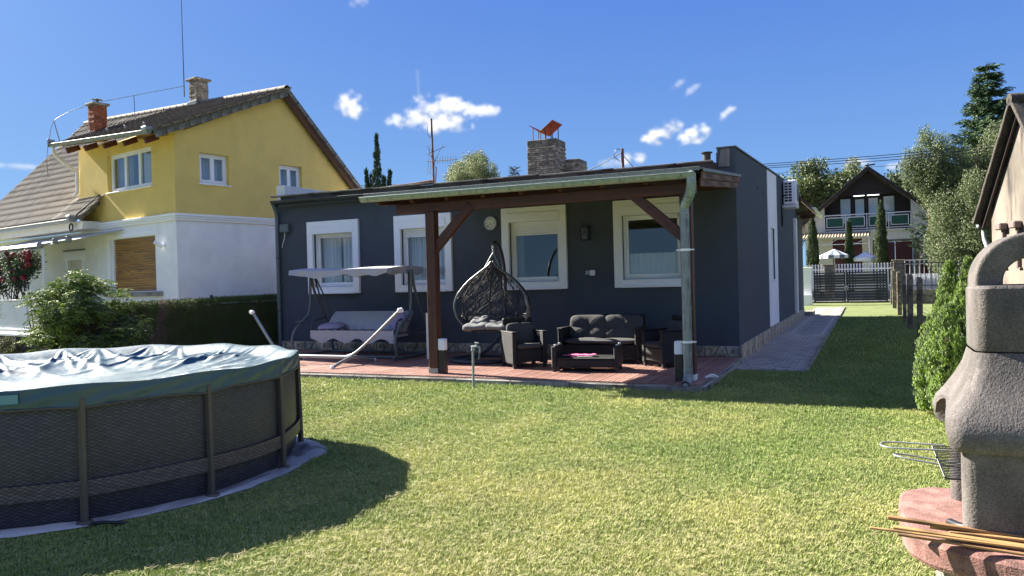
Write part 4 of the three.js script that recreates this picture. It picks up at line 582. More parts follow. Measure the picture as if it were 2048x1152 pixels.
// security camera on its wall, awning, balustrade, garden things in front of it
const yh = (x, y, z) => { const c = Math.cos(R(12)), s = Math.sin(R(12)); return [-16 + x * c - z * s, y, -14.34 + x * s + z * c]; };
{
  const cam = thing('security_camera', 'white bullet security camera with black lens on the white wall by the shutter', 'camera', yh(-0.59, 2.85, 0.02), null, -R(12));
  part(cam, 'mount', g().cyl([0, -0.03, -0.02], [0.03, -0.05, 0.10], 0.035, 0.02, 10).cyl([-0.02, -0.02, -0.018], [-0.02, -0.02, 0.0], 0.07, 0.07, 12), M.pvc); part(cam, 'body', g().cyl([0.05, -0.08, 0.06], [-0.08, 0.06, 0.22], 0.05, 0.05, 12), M.pvc); part(cam, 'lens', g().cyl([-0.08, 0.06, 0.22], [-0.093, 0.074, 0.236], 0.044, 0.04, 12), M.black);
  const aw = thing('entrance_awning', 'pale corrugated canopy on white frame over the yellow house entrance', 'awning', yh(-6, 0, 0.6), null, -R(12));
  const prof = (u, n) => 0.02 * Math.sin(u * n);
  part(aw, 'corrugated_sheet', g().sheet((u, v) => { const x = lerp(-4.2, 1.9, u), k = Math.max(0, (x - 1.2) / 2.7 + 0.0); return [lerp(x, x + 1.5, v), lerp(2.98, 3.34, v) + prof(u, 210), lerp(0.7, -0.58, v)]; }, 260, 4, true), M.awning);
  part(aw, 'front_rail', g().box(-4.2, 2.86, 0.66, 1.32, 2.90, 0.70, 0.004), M.whitemetal); const gu = part(aw, 'gutter', halfPipe([-4.2, 2.97, 0.74], [1.3, 2.96, 0.74], 0.06), M.zinc);
  part(aw, 'gutter', halfPipe([1.4, 3.02, 0.68], [2.5, 3.08, 0.5], 0.055), M.zinc);
  for (const [x, z, y] of [[1.3, 0.74, 2.96], [2.0, 0.62, 3.05], [2.5, 0.5, 3.08]]) part(aw, 'gutter_stop', g().bar([x - 0.03, y + 0.02, z], [x + 0.05, y + 0.02, z], 0.17, 0.17, 0.05), M.zinc);
  part(aw, 'post', g().box(1.27, 0.4, 0.63, 1.35, 2.88, 0.70, 0.006), M.whitemetal); part(aw, 'post', g().box(-3.0, 0.4, 0.63, -2.92, 2.88, 0.70, 0.006), M.whitemetal);
  part(aw, 'clothes_line', g().tube([[-4.2, 2.22, 0.72], [-1.4, 2.2, 0.72], [1.3, 2.27, 0.7]], 0.008, 5), M.whitemetal);
  const bal = thing('terrace_wall', 'low white rendered wall with rail in front of the yellow house', 'wall', yh(-6.4, 0, 1.6), null, -R(12));
  part(bal, 'wall', g().box(-4, 0, -0.06, 1.6, 0.66, 0.06, 0.01).box(-4, 0.66, -0.05, 1.4, 1.44, 0.02, 0.01), M.white); part(bal, 'rail', g().box(-4, 1.45, -0.06, 1.5, 1.49, 0.06, 0.004), M.whitemetal);
  const sw = thing('slate_wall', 'low dark dry stone retaining wall behind the pool', 'wall', yh(-1.2, 0, 3.4), null, -R(12));
  part(sw, 'core', g().box(-2.6, 0, -0.25, 1.3, 0.68, -0.03, 0), M.mortar); part(sw, 'coping', g().box(-2.6, 0.69, -0.3, 1.3, 0.75, 0.06, 0.01), M.white); { const r = rng(540); for (let k = 0; k < 11; k++) { let x = -2.6; while (x < 1.25) { const w = Math.min(0.25 + 0.3 * r(), 1.3 - x); part(sw, 'stone', g().box(x, 0.01 + k * 0.061, -0.03, x + w - 0.012, 0.065 + k * 0.061, 0.015 + 0.03 * r(), 0.006), M.darkstone); x += w; } } }
}

// ---------- foliage ----------
function cluster(kind, seed) {
  const r = rng(seed), t = [], leaf = (p, d, w, L, droop = 0) => { const up = V(r() - 0.5, r() - 0.3, r() - 0.5).normalize(), D = V(...d).normalize(), s = V(0, 0, 0).crossVectors(D, up).normalize().multiplyScalar(w / 2), P = V(...p), m = P.clone().addScaledVector(D, L * 0.5), e = P.clone().addScaledVector(D, L); e.y -= droop; m.y -= droop * 0.3; const a = m.clone().add(s), b = m.clone().sub(s); t.push(P.x, P.y, P.z, a.x, a.y, a.z, e.x, e.y, e.z, P.x, P.y, P.z, e.x, e.y, e.z, b.x, b.y, b.z); };
  if (kind === 'broad') for (let i = 0; i < 16; i++) { const d = [r() - 0.5, r() - 0.5, r() - 0.5]; leaf([d[0] * 0.9, d[1] * 0.9, d[2] * 0.9], [d[0] + (r() - 0.5), d[1] + (r() - 0.5), d[2] + (r() - 0.5)], 0.16, 0.30); }
  if (kind === 'birch') for (let i = 0; i < 26; i++) { const x = (r() - 0.5) * 0.45, z = (r() - 0.5) * 0.45, y = 0.4 - r() * 1.5; leaf([x, y, z], [r() - 0.5, -0.6 * r(), r() - 0.5], 0.09, 0.15); }
  if (kind === 'needle') for (let i = 0; i < 26; i++) { const s = i / 26, a = (i & 1 ? 1 : -1); leaf([0, 0.05 * Math.sin(i), s * 0.8], [a * 0.55, 0.12 * (r() - 0.5), 0.55], 0.07, 0.34 * (1 - s * 0.6)); }
  if (kind === 'thuja') for (let i = 0; i < 14; i++) { const a = (r() - 0.5) * 1.5, k = r() * 0.4; leaf([Math.sin(a) * k * 0.6, Math.cos(a) * k, (r() - 0.5) * 0.12], [Math.sin(a * 1.2), Math.cos(a), (r() - 0.5) * 0.5], 0.085, 0.42 * (0.6 + 0.5 * r())); }
  if (kind === 'pinnate') for (let k = 0; k < 3; k++) { const a = r() * 6.28, dx = Math.cos(a), dz = Math.sin(a); for (let i = 0; i < 9; i++) { const s = 0.15 + i * 0.1, y = 0.30 * s - 0.55 * s * s; for (const q of [-1, 1]) leaf([dx * s, y, dz * s], [dx * 0.4 - dz * q, -0.25, dz * 0.4 + dx * q], 0.085, 0.24, 0.03); } }
  if (kind === 'small') for (let i = 0; i < 14; i++) { const d = [r() - 0.5, r() - 0.4, r() - 0.5]; leaf([d[0], d[1], d[2]], [r() - 0.5, r() - 0.2, r() - 0.5], 0.13, 0.22); }
  return fromTris(t);
}
const clusters = {}; const clus = (k) => clusters[k] ?? (clusters[k] = cluster(k, 600 + k.length * 7));
// spots: [x, y, z, size, [outward]]; col(spot, random) -> rgb
function leaves(parent, name, kind, spots, col, m, seed, how = 'any') {
  const im = shadowed(new THREE.InstancedMesh(clus(kind), m, spots.length)), r = rng(seed), M4 = new THREE.Matrix4(), q = new THREE.Quaternion(), e = new THREE.Euler(), c = new THREE.Color(), b = base.get(parent) ?? [0, 0, 0];
  spots.forEach((s, i) => {
    if (how === 'any') e.set(r() * 6.28, r() * 6.28, r() * 6.28); else if (how === 'up') e.set((r() - 0.5) * 0.7, r() * 6.28, (r() - 0.5) * 0.7); else if (how === 'out') { const a = Math.atan2(s[4][0], s[4][2]); e.set((r() - 0.4) * 0.7 + (s[5] ?? 0), a + (r() - 0.5) * 1.1, (r() - 0.5) * 0.6, 'YXZ'); }
    q.setFromEuler(e); e.order = 'XYZ'; const k = s[3] * (0.75 + 0.5 * r()); M4.compose(V(s[0] - b[0], s[1] - b[1], s[2] - b[2]), q, V(k, k, k)); im.setMatrixAt(i, M4); const w = col(s, r()); im.setColorAt(i, c.setRGB(...w));
  });
  im.name = name; im.userData.kind = 'stuff'; parent.add(im); return im;
}
function blobSpots(clumps, n, size, seed, shell = 0.55) {       // clumps: [x, y, z, rx, ry, rz]
  const r = rng(seed), out = [], wsum = clumps.reduce((s, c) => s + c[3] * c[4] + c[3] * c[5], 0);
  for (const c of clumps) { const k = Math.round(n * (c[3] * c[4] + c[3] * c[5]) / wsum); for (let i = 0; i < k; i++) { const u = r() * 2 - 1, a = r() * 6.283, s = Math.sqrt(1 - u * u), d = [s * Math.cos(a), u, s * Math.sin(a)], R0 = lerp(shell, 1.03, Math.sqrt(r())); out.push([c[0] + d[0] * c[3] * R0, c[1] + d[1] * c[4] * R0, c[2] + d[2] * c[5] * R0, size, d]); } }
  return out;
}
function crownClumps(cx, cy, cz, rx, ry, rz, n, k, seed) { const r = rng(seed), out = []; for (let i = 0; i < n; i++) { const u = r() * 2 - 1, a = r() * 6.283, s = Math.sqrt(1 - u * u), q = 0.45 + 0.5 * r(), w = k * (0.7 + 0.6 * r()); out.push([cx + s * Math.cos(a) * rx * q, cy + u * ry * q, cz + s * Math.sin(a) * rz * q, rx * w, ry * w * 0.8, rz * w]); } return out; }
function limbs(base3, top, clumps, r0, seed) { const q = g(), r = rng(seed); q.cyl(base3, [base3[0], base3[1] + (top[1] - base3[1]) * 0.4, base3[2]], r0 * 1.35, r0, 10); q.cyl([base3[0], base3[1] + (top[1] - base3[1]) * 0.4, base3[2]], top, r0, r0 * 0.12, 8); for (const c of clumps) { const s = 0.3 + 0.5 * r(), p = [lerp(base3[0], top[0], s), lerp(base3[1], top[1], s), lerp(base3[2], top[2], s)]; q.tube([p, [lerp(p[0], c[0], 0.5), lerp(p[1], c[1], 0.5) + 0.15, lerp(p[2], c[2], 0.5)], [c[0], c[1], c[2]]], r0 * 0.28, 5, 6); } return q; }
const shade = (rgb, a, b) => (s, v) => { const k = a + (b - a) * v; return [rgb[0] * k, rgb[1] * k, rgb[2] * k]; };
const mixc = (A, B, lo = 0.7, hi = 1.25) => (s, v) => { const k = lerp(lo, hi, (v * 7.3) % 1); return [0, 1, 2].map((i) => lerp(A[i], B[i], v) * k); };

// clipped hedge along the left boundary, partly brown
{
  const th = thing('hedge', 'clipped dark green hedge with a brown dead stretch beside the anthracite house', 'hedge', [-14.6, 0, -14.5]), x0 = -14.28, x1 = -14.95, z0 = -10.2, z1 = -22, r = rng(620), sp = [], br = [];
  const top = (z) => 1.34 + 0.012 * (-z - 11) + 0.03 * vn(z * 1.3, 0, 0, 0, 621);
  part(th, 'branches', g().box(x0 - 0.10, 0, z1, x1 + 0.1, 1.27, z0 - 0.08, 0.05), mat('hedge_inside', [0.13, 0.10, 0.07], 1));
  for (let i = 0; i < 30000; i++) { const z = lerp(z0, z1, Math.pow(r(), 1.4)), t = top(z), f = r(); let x, y, d; if (f < 0.68) { y = r() * t; x = x0 - 0.04 + 0.10 * (vn(z * 5, y * 5, 0, 0, 622) - 0.5) - 0.07 * r(); d = [1, 0.25, 0]; } else if (f < 0.93) { x = lerp(x0, x1, r()); y = t - 0.05 * r(); d = [0, 1, 0]; } else { z0; x = lerp(x0, x1, r()); y = r() * t; d = [0.2, 0.2, 1]; sp.push([x, y, z0 - 0.06 * r(), 0.095, d]); continue; }
    const dead = fbm(z * 1.1 + 3, y * 1.1, 0, 0, 623, 3) + (z > -12.5 ? 0.32 : z > -13.3 ? 0.1 : -0.1) - (y > t - 0.1 ? 0.05 : 0); (dead > 0.66 ? br : sp).push([x, y, z, 0.095, d]); }
  leaves(th, 'foliage', 'small', sp, (s, v) => [0.055 + 0.06 * v, 0.090 + 0.07 * v, 0.018 + 0.012 * v], M.needle, 624);
  leaves(th, 'dead_foliage', 'small', br, (s, v) => [0.17 + 0.09 * v, 0.125 + 0.06 * v, 0.095 + 0.035 * v], M.needle, 625);
}
single('fence_stake', 'thin black stake sticking out of the clipped hedge top', 'stake', g().cyl([-14.62, 0, -14.1], [-14.62, 1.50, -14.1], 0.035, 0.035, 8), M.black, [-14.62, 0, -14.1]);
// bright pinnate-leaved bush left of the hedge
{
  const th = thing('leafy_bush', 'bright green bush with feathery leaves growing behind the pool beside the hedge', 'bush', [-14.3, 0, -10.35]), cl = [];
  const r = rng(630); for (let i = 0; i < 34; i++) { const u = r(), a = r() * 6.283, y = 0.25 + 1.55 * u, rad = 0.98 * Math.sin(Math.PI * (0.25 + 0.68 * u)) ** 0.8 * (0.55 + 0.5 * r()); cl.push([-14.3 + Math.cos(a) * rad, y, -10.35 + Math.sin(a) * rad, 0.28, 0.20, 0.28]); }
  cl.push([-14.1, 1.85, -10.2, 0.22, 0.22, 0.22], [-14.4, 1.9, -10.5, 0.2, 0.22, 0.2], [-14.2, 1.62, -11.2, 0.12, 0.12, 0.14], [-14.3, 1.5, -9.5, 0.2, 0.2, 0.2]);
  leaves(th, 'foliage', 'pinnate', blobSpots(cl, 1500, 0.225, 631, 0.2), (s, v) => [lerp(0.08, 0.24, v * v), lerp(0.14, 0.32, v * v), lerp(0.018, 0.035, v)], M.leaf, 632, 'up');
  const st = g(); cl.forEach((c, i) => st.tube([[-14.3 + (i % 5 - 2) * 0.04, 0, -10.35 + (i % 3 - 1) * 0.05], [lerp(-14.3, c[0], 0.35), c[1] * 0.55, lerp(-10.35, c[2], 0.35)], [c[0], c[1], c[2]]], 0.009, 5, 8)); part(th, 'stems', st, M.bark);
}
// climbing roses under the awning and thin shrubs by the low wall
{
  const th = thing('climbing_rose', 'climbing rose with dark red flowers under the pale awning', 'rose', yh(-6.2, 0.5, 1.35)), b = yh(-6.2, 0.5, 1.35), cl = [];
  const r = rng(640); for (let i = 0; i < 22; i++) { const p = yh(-4.95 - 2.8 * r(), 2.25 + 0.5 * r() - (i % 4 === 0 ? 0.45 : 0), 1.38 + 0.12 * r()); cl.push([...p, 0.26, 0.2, 0.2]); }
  leaves(th, 'foliage', 'broad', blobSpots(cl, 620, 0.20, 641, 0.2), mixc([0.025, 0.05, 0.016], [0.055, 0.10, 0.03]), M.leaf, 642);
  const bloom = g(); const rr = rng(643); for (let i = 0; i < 44; i++) { const big = i < 24; const p = big ? yh(-4.95 + 0.18 * (rr() - 0.5) - (i % 3 === 0 ? 0.75 * rr() : 0), 2.42 + 0.42 * rr(), 1.55) : yh(-4.9 - 2.8 * rr(), 2.0 + 0.85 * rr(), 1.56); for (let k = 0; k < 5; k++) { const s = new THREE.SphereGeometry(0.062, 7, 5, 0, 6.28, 0, 1.7); s.rotateX(rr() * 3); s.rotateZ(rr() * 3); s.translate(p[0] + (rr() - 0.5) * 0.06, p[1] + (rr() - 0.5) * 0.06, p[2] + (rr() - 0.5) * 0.06); bloom.add(s); } } part(th, 'blossoms', bloom, M.petal, true);
  const st = g(); for (const c of cl) { const f = yh(-5.0 - 2.5 * rr(), 0.5, 1.4); st.tube([f, [lerp(f[0], c[0], 0.4), 1.4, lerp(f[2], c[2], 0.4)], [c[0], c[1], c[2]]], 0.014, 5, 8); } part(th, 'stems', st, M.bark);
  for (const [k, x, z, h, lab] of [[0, -5.9, 2.3, 1.9, 'thin sparse shrub with pale flowers before the low white wall'], [1, -0.95, 3.8, 0.75, 'small round olive green shrub before the dark dry stone wall']]) {
    const p = yh(x, 0, z), t2 = thing(k ? 'round_shrub' : 'thin_shrub', lab, 'shrub', p), cc = crownClumps(p[0], k ? 0.42 : 1.25, p[2], k ? 0.28 : 0.6, k ? 0.32 : 0.7, 0.45, k ? 9 : 14, 0.3, 650 + k); leaves(t2, 'foliage', 'small', blobSpots(cc, k ? 420 : 190, k ? 0.11 : 0.10, 652 + k, 0.1), mixc(k ? [0.06, 0.075, 0.02] : [0.10, 0.14, 0.06], k ? [0.12, 0.12, 0.035] : [0.2, 0.24, 0.10]), M.leaf, 654 + k); const s2 = g(); for (const c of cc) s2.tube([[p[0], 0, p[2]], [lerp(p[0], c[0], 0.3), c[1] * 0.5, lerp(p[2], c[2], 0.3)], [c[0], c[1], c[2]]], 0.008, 5, 6); part(t2, 'stems', s2, M.bark);
  }
}

// ---------- pool ----------
{
  const cx = -6.78, cz = -4.82, Rr = 2.04, N = 14, a0 = 0.1445;
  const vert = (i) => a0 + i * 2 * Math.PI / N;
  const polyR = (t) => { const k = mod(t - a0, 2 * Math.PI / N) - Math.PI / N, flat = Math.cos(Math.PI / N) / Math.cos(k); return Rr * lerp(flat, 1, 0.25); };
  const P = (t, r, y) => [cx + Math.cos(t) * r, y, cz + Math.sin(t) * r];
  const th = thing('swimming_pool', 'round above-ground pool with wicker-print wall under a teal cover', 'pool', [cx, 0, cz]);
  part(th, 'wall', g().sheet((u, v) => { const t = u * 2 * Math.PI, k = mod(t - a0, 2 * Math.PI / N) / (2 * Math.PI / N), bul = 0.03 * Math.sin(Math.PI * k) * Math.sin(Math.PI * Math.min(1, v * 1.1)); return P(t, polyR(t) - 0.022 + bul - 0.03 * sstep(0.14, 0, v), 0.008 + 0.97 * v); }, 280, 14, true, (u, v) => [u * 13.4, v * 0.97]), M.poolwall);
  part(th, 'belt', g().sheet((u, v) => { const t = u * 2 * Math.PI, k = mod(t - a0, 2 * Math.PI / N) / (2 * Math.PI / N); return P(t, lerp(polyR(t), Rr * 0.995, 0.3) + 0.022 - 0.012 * Math.abs(k - 0.5), 0.20 + 0.115 * v + 0.004 * Math.sin(t * 9)); }, 280, 1, true, (u, v) => [u * 13.4 + 0.37, v * 0.115 + 0.2]), mat('pool_belt', [0.80, 0.75, 0.79], 0.5, { map: T.poolprint }));
  for (let i = 0; i < N; i++) { const t = vert(i), q = g().bar(P(t, Rr + 0.012, 0.012), P(t, Rr - 0.004, 0.9), 0.035, 0.065, 0.012); const p = part(th, 'leg', q, M.poolpost); part(p, 'foot', g().cyl(P(t, Rr + 0.02, 0.004), P(t, Rr + 0.02, 0.03), 0.06, 0.05, 10), M.poolpost); }
  part(th, 'rim', g().add(new THREE.TorusGeometry(Rr - 0.07, 0.03, 8, 112), new THREE.Matrix4().makeRotationX(Math.PI / 2).setPosition(cx, 0.92, cz)), M.poolpost);
  // cover: stretched over the rim, sagging inside, with fans of folds running in from where it is tied
  const r = rng(700), folds = [];
  for (let i = 0; i < 26; i++) { const t0 = (i + 0.7 * r()) * 2 * Math.PI / 26, n = 3 + Math.floor(r() * 5), amp = 0.5 + 0.8 * r(); for (let k = 0; k < n; k++) folds.push({ t: t0, dir: (k - (n - 1) / 2) * (0.16 + 0.12 * r()) + 0.2 * (r() - 0.5), len: 0.7 + 1.1 * r(), w: 0.014 + 0.022 * r(), h: amp * (0.008 + 0.014 * r()) }); }
  for (const f of folds) { f.x = Math.cos(f.t) * (Rr - 0.02); f.z = Math.sin(f.t) * (Rr - 0.02); const a = f.t + Math.PI + f.dir; f.dx = Math.cos(a); f.dz = Math.sin(a); }
  const height = (x, z, rho, t) => {
    const inn = 1 - rho; let y = 1.0 - 0.10 * sstep(0, 0.16, inn) - 0.10 * sstep(0.1, 0.7, inn) + 0.016 * (fbm(x * 1.2 + 9, z * 1.2, 0, 0, 701, 3) - 0.5) * sstep(0, 0.1, inn) * 3;
    y -= 0.02 * (1 - Math.cos((t - a0) * N)) * 0.5 * sstep(0.2, 0.0, inn);
    for (const f of folds) { const px = x - f.x, pz = z - f.z, s = px * f.dx + pz * f.dz; if (s < -0.02 || s > f.len) continue; const d = Math.abs(px * f.dz - pz * f.dx), w = f.w * (0.55 + 1.3 * s); if (d > w * 3) continue; y += f.h * Math.exp(-((d / w) ** 2)) * sstep(-0.02, 0.25, s) * sstep(f.len, f.len * 0.35, s) * (0.7 + 0.8 * s); }
    const wr = fbm(x * 3.1 + 2 * z, z * 4.6, 0, 0, 702, 4, 0.55); y += 0.006 * (0.5 - Math.abs(wr - 0.5) * 3) * sstep(0.02, 0.12, inn);
    return y;
  };
  const cov = g().sheet((u, v) => { const t = u * 2 * Math.PI, rho = Math.pow(v, 0.75), rr = (polyR(t) + 0.012) * rho, x = Math.cos(t) * rr, z = Math.sin(t) * rr; return [cx + x, height(x, z, rho, t), cz + z]; }, 620, 110, true);
  const hem = (t) => { const k = mod(t - a0, 2 * Math.PI / N) / (2 * Math.PI / N); return 0.835 + 0.012 * Math.sin(Math.PI * k) - 0.01 * vn(t * 6, 0, 0, 0, 703); };
  cov.sheet((u, v) => { const t = u * 2 * Math.PI, k = mod(t - a0, 2 * Math.PI / N) / (2 * Math.PI / N), top = height(Math.cos(t) * polyR(t), Math.sin(t) * polyR(t), 1, t), y = lerp(hem(t), top, v), bulge = (0.004 * Math.sin(v * Math.PI) + 0.004 * Math.sin(t * 61 + v * 3) * (1 - v) + 0.003 * Math.sin(v * 9 + t * 23)) * (v < 1 ? 1 : 0); return P(t, polyR(t) + 0.012 + bulge, y); }, 620, 12, true, (u, v) => [u * 13.5, v * 0.17]);
  const cover = part(th, 'cover', cov, M.cover);
  part(cover, 'cover_patch', g().sheet((u, v) => { const t = lerp(0.62, 0.84, u) + 0.16; return P(t, polyR(t) + 0.0335, lerp(0.89, 0.955, v)); }, 12, 2, true), M.coverpatch);
  part(cover, 'draw_cord', g().tube(Array.from({ length: 140 }, (_, i) => { const t = i / 140 * 2 * Math.PI; return P(t, polyR(t) + 0.018, hem(t) + 0.002); }), 0.008, 5, 280, true), M.poolpost);
  // ground tarp
  const tp = (u, v) => { const t = u * 2 * Math.PI, k = fbm(t * 7, 1.5, 0, 0, 704, 4), bulge = 0.17 * Math.exp(-(((mod(t - 5.64 + Math.PI, 2 * Math.PI) - Math.PI) / 0.22) ** 2)), out = 0.045 + 0.10 * (k - 0.3) + bulge; const q = P(t, lerp(Rr - 0.12, Rr + 0.03 + out, v), 0.006 + 0.014 * Math.sin(v * 3.1) * vn(t * 16, v * 3, 0, 0, 705) + bulge * 0.5 * Math.sin(v * Math.PI) * vn(t * 26, v * 6, 0, 0, 706)); return q; };
  single('ground_tarp', 'wrinkled grey ground tarp showing round the foot of the pool', 'tarp', g().sheet((u, v) => { const q = tp(u, v); q[1] = v === 1 ? 0.004 : q[1] + 0.004; return q; }, 420, 8, true), M.tarp, [cx, 0, cz]);
  single('hose_loop', 'short dark hose loop lying on the grass edge against the pool foot', 'hose', g().tube([[-4.97, 0.01, -3.63], [-4.93, 0.035, -3.62], [-4.86, 0.045, -3.65], [-4.80, 0.03, -3.71], [-4.77, 0.012, -3.77]], 0.012, 7, 24), M.black, [-4.87, 0, -3.68]);
}

// ---------- garden swing ----------
{
  const T0 = 0.112, th = thing('garden_swing', 'grey canopied garden swing seat with curved steel frame beneath the facade windows', 'garden swing', [-9.95, T0, -13.8]);
  const xl = -11.25, xr = -8.62;
  for (const x of [xl, xr]) {
    const f = part(th, 'frame', g().tube([[x, 1.93, -13.72], [x, 1.5, -13.70], [x, 1.18, -13.68], [x, 1.02, -13.62], [x, 0.92, -13.48], [x, 0.84, -13.36], [x, 0.70, -13.16], [x, 0.52, -13.06], [x, 0.33, -13.07], [x, 0.16, -13.12]], 0.03, 8, 60), M.greymetal);
    part(f, 'rear_leg', g().tube([[x, 1.93, -13.74], [x, 1.5, -13.86], [x, 1.0, -14.16], [x, 0.6, -14.36], [x, 0.16, -14.46]], 0.03, 8, 40), M.greymetal);
    part(f, 'foot_tube', g().tube([[x, 0.16, -13.0], [x, 0.15, -13.3], [x, 0.15, -14.3], [x, 0.16, -14.55]], 0.026, 8, 20), M.greymetal);
    part(f, 'foot', g().cyl([x, T0, -13.02], [x, 0.17, -13.02], 0.04, 0.034, 10).cyl([x, T0, -14.5], [x, 0.17, -14.5], 0.04, 0.034, 10), M.darkmetal);
    part(f, 'arm_tray', g().box(x - 0.11, 0.875, -13.52, x + 0.11, 0.895, -13.30, 0.006), M.greymetal);
    part(f, 'seat_hanger', g().tube([[x + (x < -10 ? 0.08 : -0.08), 1.9, -13.74], [x + (x < -10 ? 0.28 : -0.13), 1.1, -13.82], [x + (x < -10 ? 0.34 : -0.14), 0.98, -13.80], [x + (x < -10 ? 0.34 : -0.14), 0.93, -13.6], [x + (x < -10 ? 0.34 : -0.14), 0.88, -13.38], [x + (x < -10 ? 0.34 : -0.14), 0.72, -13.30], [x + (x < -10 ? 0.34 : -0.14), 0.62, -13.34]], 0.019, 8, 50), M.darkmetal);
    part(f, 'seat_hanger', g().tube([[x + (x < -10 ? 0.08 : -0.08), 1.9, -13.76], [x + (x < -10 ? 0.32 : -0.12), 1.05, -13.98], [x + (x < -10 ? 0.34 : -0.14), 0.66, -13.92]], 0.016, 8, 24), M.darkmetal);
  }
  part(th, 'cross_tube', g().cyl([xl, 0.15, -13.35], [xr, 0.15, -13.35], 0.024).cyl([xl, 0.15, -14.35], [xr, 0.15, -14.35], 0.024).cyl([xl, 0.58, -14.38], [xr, 0.58, -14.38], 0.016).cyl([xl, 1.92, -13.73], [xr, 1.92, -13.73], 0.026), M.greymetal);
  // canopy: slightly domed cloth with a hanging scalloped valance
  const X0 = -11.23, X1 = -8.72, Z0 = -13.0, Z1 = -14.38, cy = (u, v) => 1.985 + 0.035 * Math.sin(Math.PI * v) - 0.025 * Math.sin(Math.PI * u) * 0.5 + 0.03 * v + 0.012 * Math.cos(u * 9);
  const can = part(th, 'canopy', g().sheet((u, v) => [lerp(X0, X1, u), cy(u, v), lerp(Z0, Z1, v)], 40, 16, true), M.swingcloth);
  const val = (s, side) => 0.13 + 0.03 * Math.sin(s * Math.PI * (side ? 2 : 5)) ** 2 - 0.045 * Math.max(0, Math.sin(s * Math.PI * (side ? 2 : 4.3) + 0.6));
  part(can, 'valance', g().sheet((u, v) => [lerp(X0, X1, u), cy(u, 0) - val(u) * v, Z0 + 0.015 * v + 0.02 * v * Math.sin(u * 31)], 80, 4, true, (u, v, q) => [q[0], q[1]]), M.swingcloth);
  part(can, 'valance', g().sheet((u, v) => [X1 + 0.012 * v + 0.018 * v * Math.sin(u * 17), cy(1, u) - val(u, 1) * v * 1.15, lerp(Z0, Z1, u)], 50, 4, true, (u, v, q) => [q[2], q[1]]), M.swingcloth);
  part(can, 'valance', g().sheet((u, v) => [X0 - 0.012 * v, cy(0, u) - val(u, 1) * v, lerp(Z0, Z1, u)], 50, 3, true, (u, v, q) => [q[2], q[1]]), M.swingcloth);
  part(can, 'valance', g().sheet((u, v) => [lerp(X0, X1, u), cy(u, 1) - val(u) * v, Z1], 60, 3, true, (u, v, q) => [q[0], q[1]]), M.swingcloth);
  // seat pad and back pad, quilted across
  const sx0 = -10.86, sx1 = -8.80;
  part(th, 'seat', g().sheet((u, v) => [lerp(sx0, sx1, u), 0.70 - 0.05 * v + 0.025 * Math.abs(Math.sin(u * Math.PI * 10)) ** 0.5, lerp(-13.24, -13.86, v)], 100, 8, true).sheet((u, v) => [lerp(sx0, sx1, u), 0.60 + 0.10 * v, -13.235 + 0.012 * Math.sin(v * 3)], 60, 3, true, (u, v, q) => [q[0], q[1]]).box(sx0, 0.55, -13.86, sx1, 0.60, -13.26, 0.02), M.swingcloth);
  part(th, 'seat_valance', g().sheet((u, v) => { const sc = 0.15 - 0.05 * Math.cos(u * Math.PI * 7); return [lerp(sx0 - 0.02, sx1 + 0.04, u), 0.70 - (sc + 0.07) * v, -13.215 + 0.012 * Math.sin(u * 60) * v]; }, 120, 4, true, (u, v, q) => [q[0], q[1]]), M.swingcloth);
  part(th, 'backrest', g().sheet((u, v) => [lerp(sx0, sx1, u) + 0.0, lerp(0.64, 1.07, v) - 0.03 * (u < 0.03 || u > 0.97 ? v : 0), lerp(-13.72, -14.04, v) + 0.05 * Math.sin(v * Math.PI) + 0.014 * Math.abs(Math.sin(u * Math.PI * 8)) ** 0.6], 120, 14, true, (u, v, q) => [q[0], q[1]]).sheet((u, v) => [lerp(sx0, sx1, u), lerp(0.64, 1.07, v), lerp(-13.76, -14.08, v)], 20, 4, true, (u, v, q) => [q[0], q[1]]), M.swingcloth);
  const pillow = (name, label, at, sx, sy, sz, rot, m) => { const s = new THREE.SphereGeometry(1, 28, 20), p = s.attributes.position; for (let i = 0; i < p.count; i++) { const x = p.getX(i), y = p.getY(i), z = p.getZ(i), k = (a) => Math.sign(a) * Math.abs(a) ** 0.55; p.setXYZ(i, k(x) * sx, y * sy * (0.35 + 0.65 * Math.max(0, 1 - (k(x) ** 4 + k(z) ** 4) * 0.45)), k(z) * sz); } s.computeVertexNormals(); s.applyMatrix4(new THREE.Matrix4().makeRotationFromEuler(new THREE.Euler(...rot)).setPosition(...at)); return single(name, label, 'cushion', g().add(s), m, at); };
  pillow('pillow', 'flat lilac grey pillow lying on the garden swing seat', [-10.52, 0.765, -13.5], 0.29, 0.085, 0.22, [0.1, 0.2, 0.0], M.lilac);
  pillow('pillow', 'upright lilac pillow leaning at the far arm of the garden swing beside the hammock stand', [-8.92, 0.88, -13.62], 0.20, 0.10, 0.22, [1.2, -0.5, 0.3], M.lilac);
  const hs = thing('hammock_stand', 'empty grey tubular hammock stand with two slanting arms before the garden swing', 'hammock stand', [-9.7, T0, -12.2]);
  part(hs, 'base_beam', g().cyl([-10.9, 0.26, -12.2], [-9.04, 0.26, -12.2], 0.034), M.silver);
  part(hs, 'arm', g().tube([[-9.22, 0.26, -12.2], [-9.0, 0.33, -12.2], [-7.94, 1.155, -12.2]], 0.026, 8, 40), M.silver); part(hs, 'arm', g().tube([[-10.75, 0.26, -12.2], [-10.9, 0.36, -12.2], [-11.52, 1.14, -12.2]], 0.03, 8, 40), M.silver);
  for (const x of [-9.04, -10.85]) part(hs, 'foot_bar', g().tube([[x + 0.04, 0.135, -11.52], [x, 0.20, -11.85], [x, 0.26, -12.2], [x, 0.20, -12.6], [x + 0.02, 0.135, -12.9]], 0.031, 8, 40), M.silver);
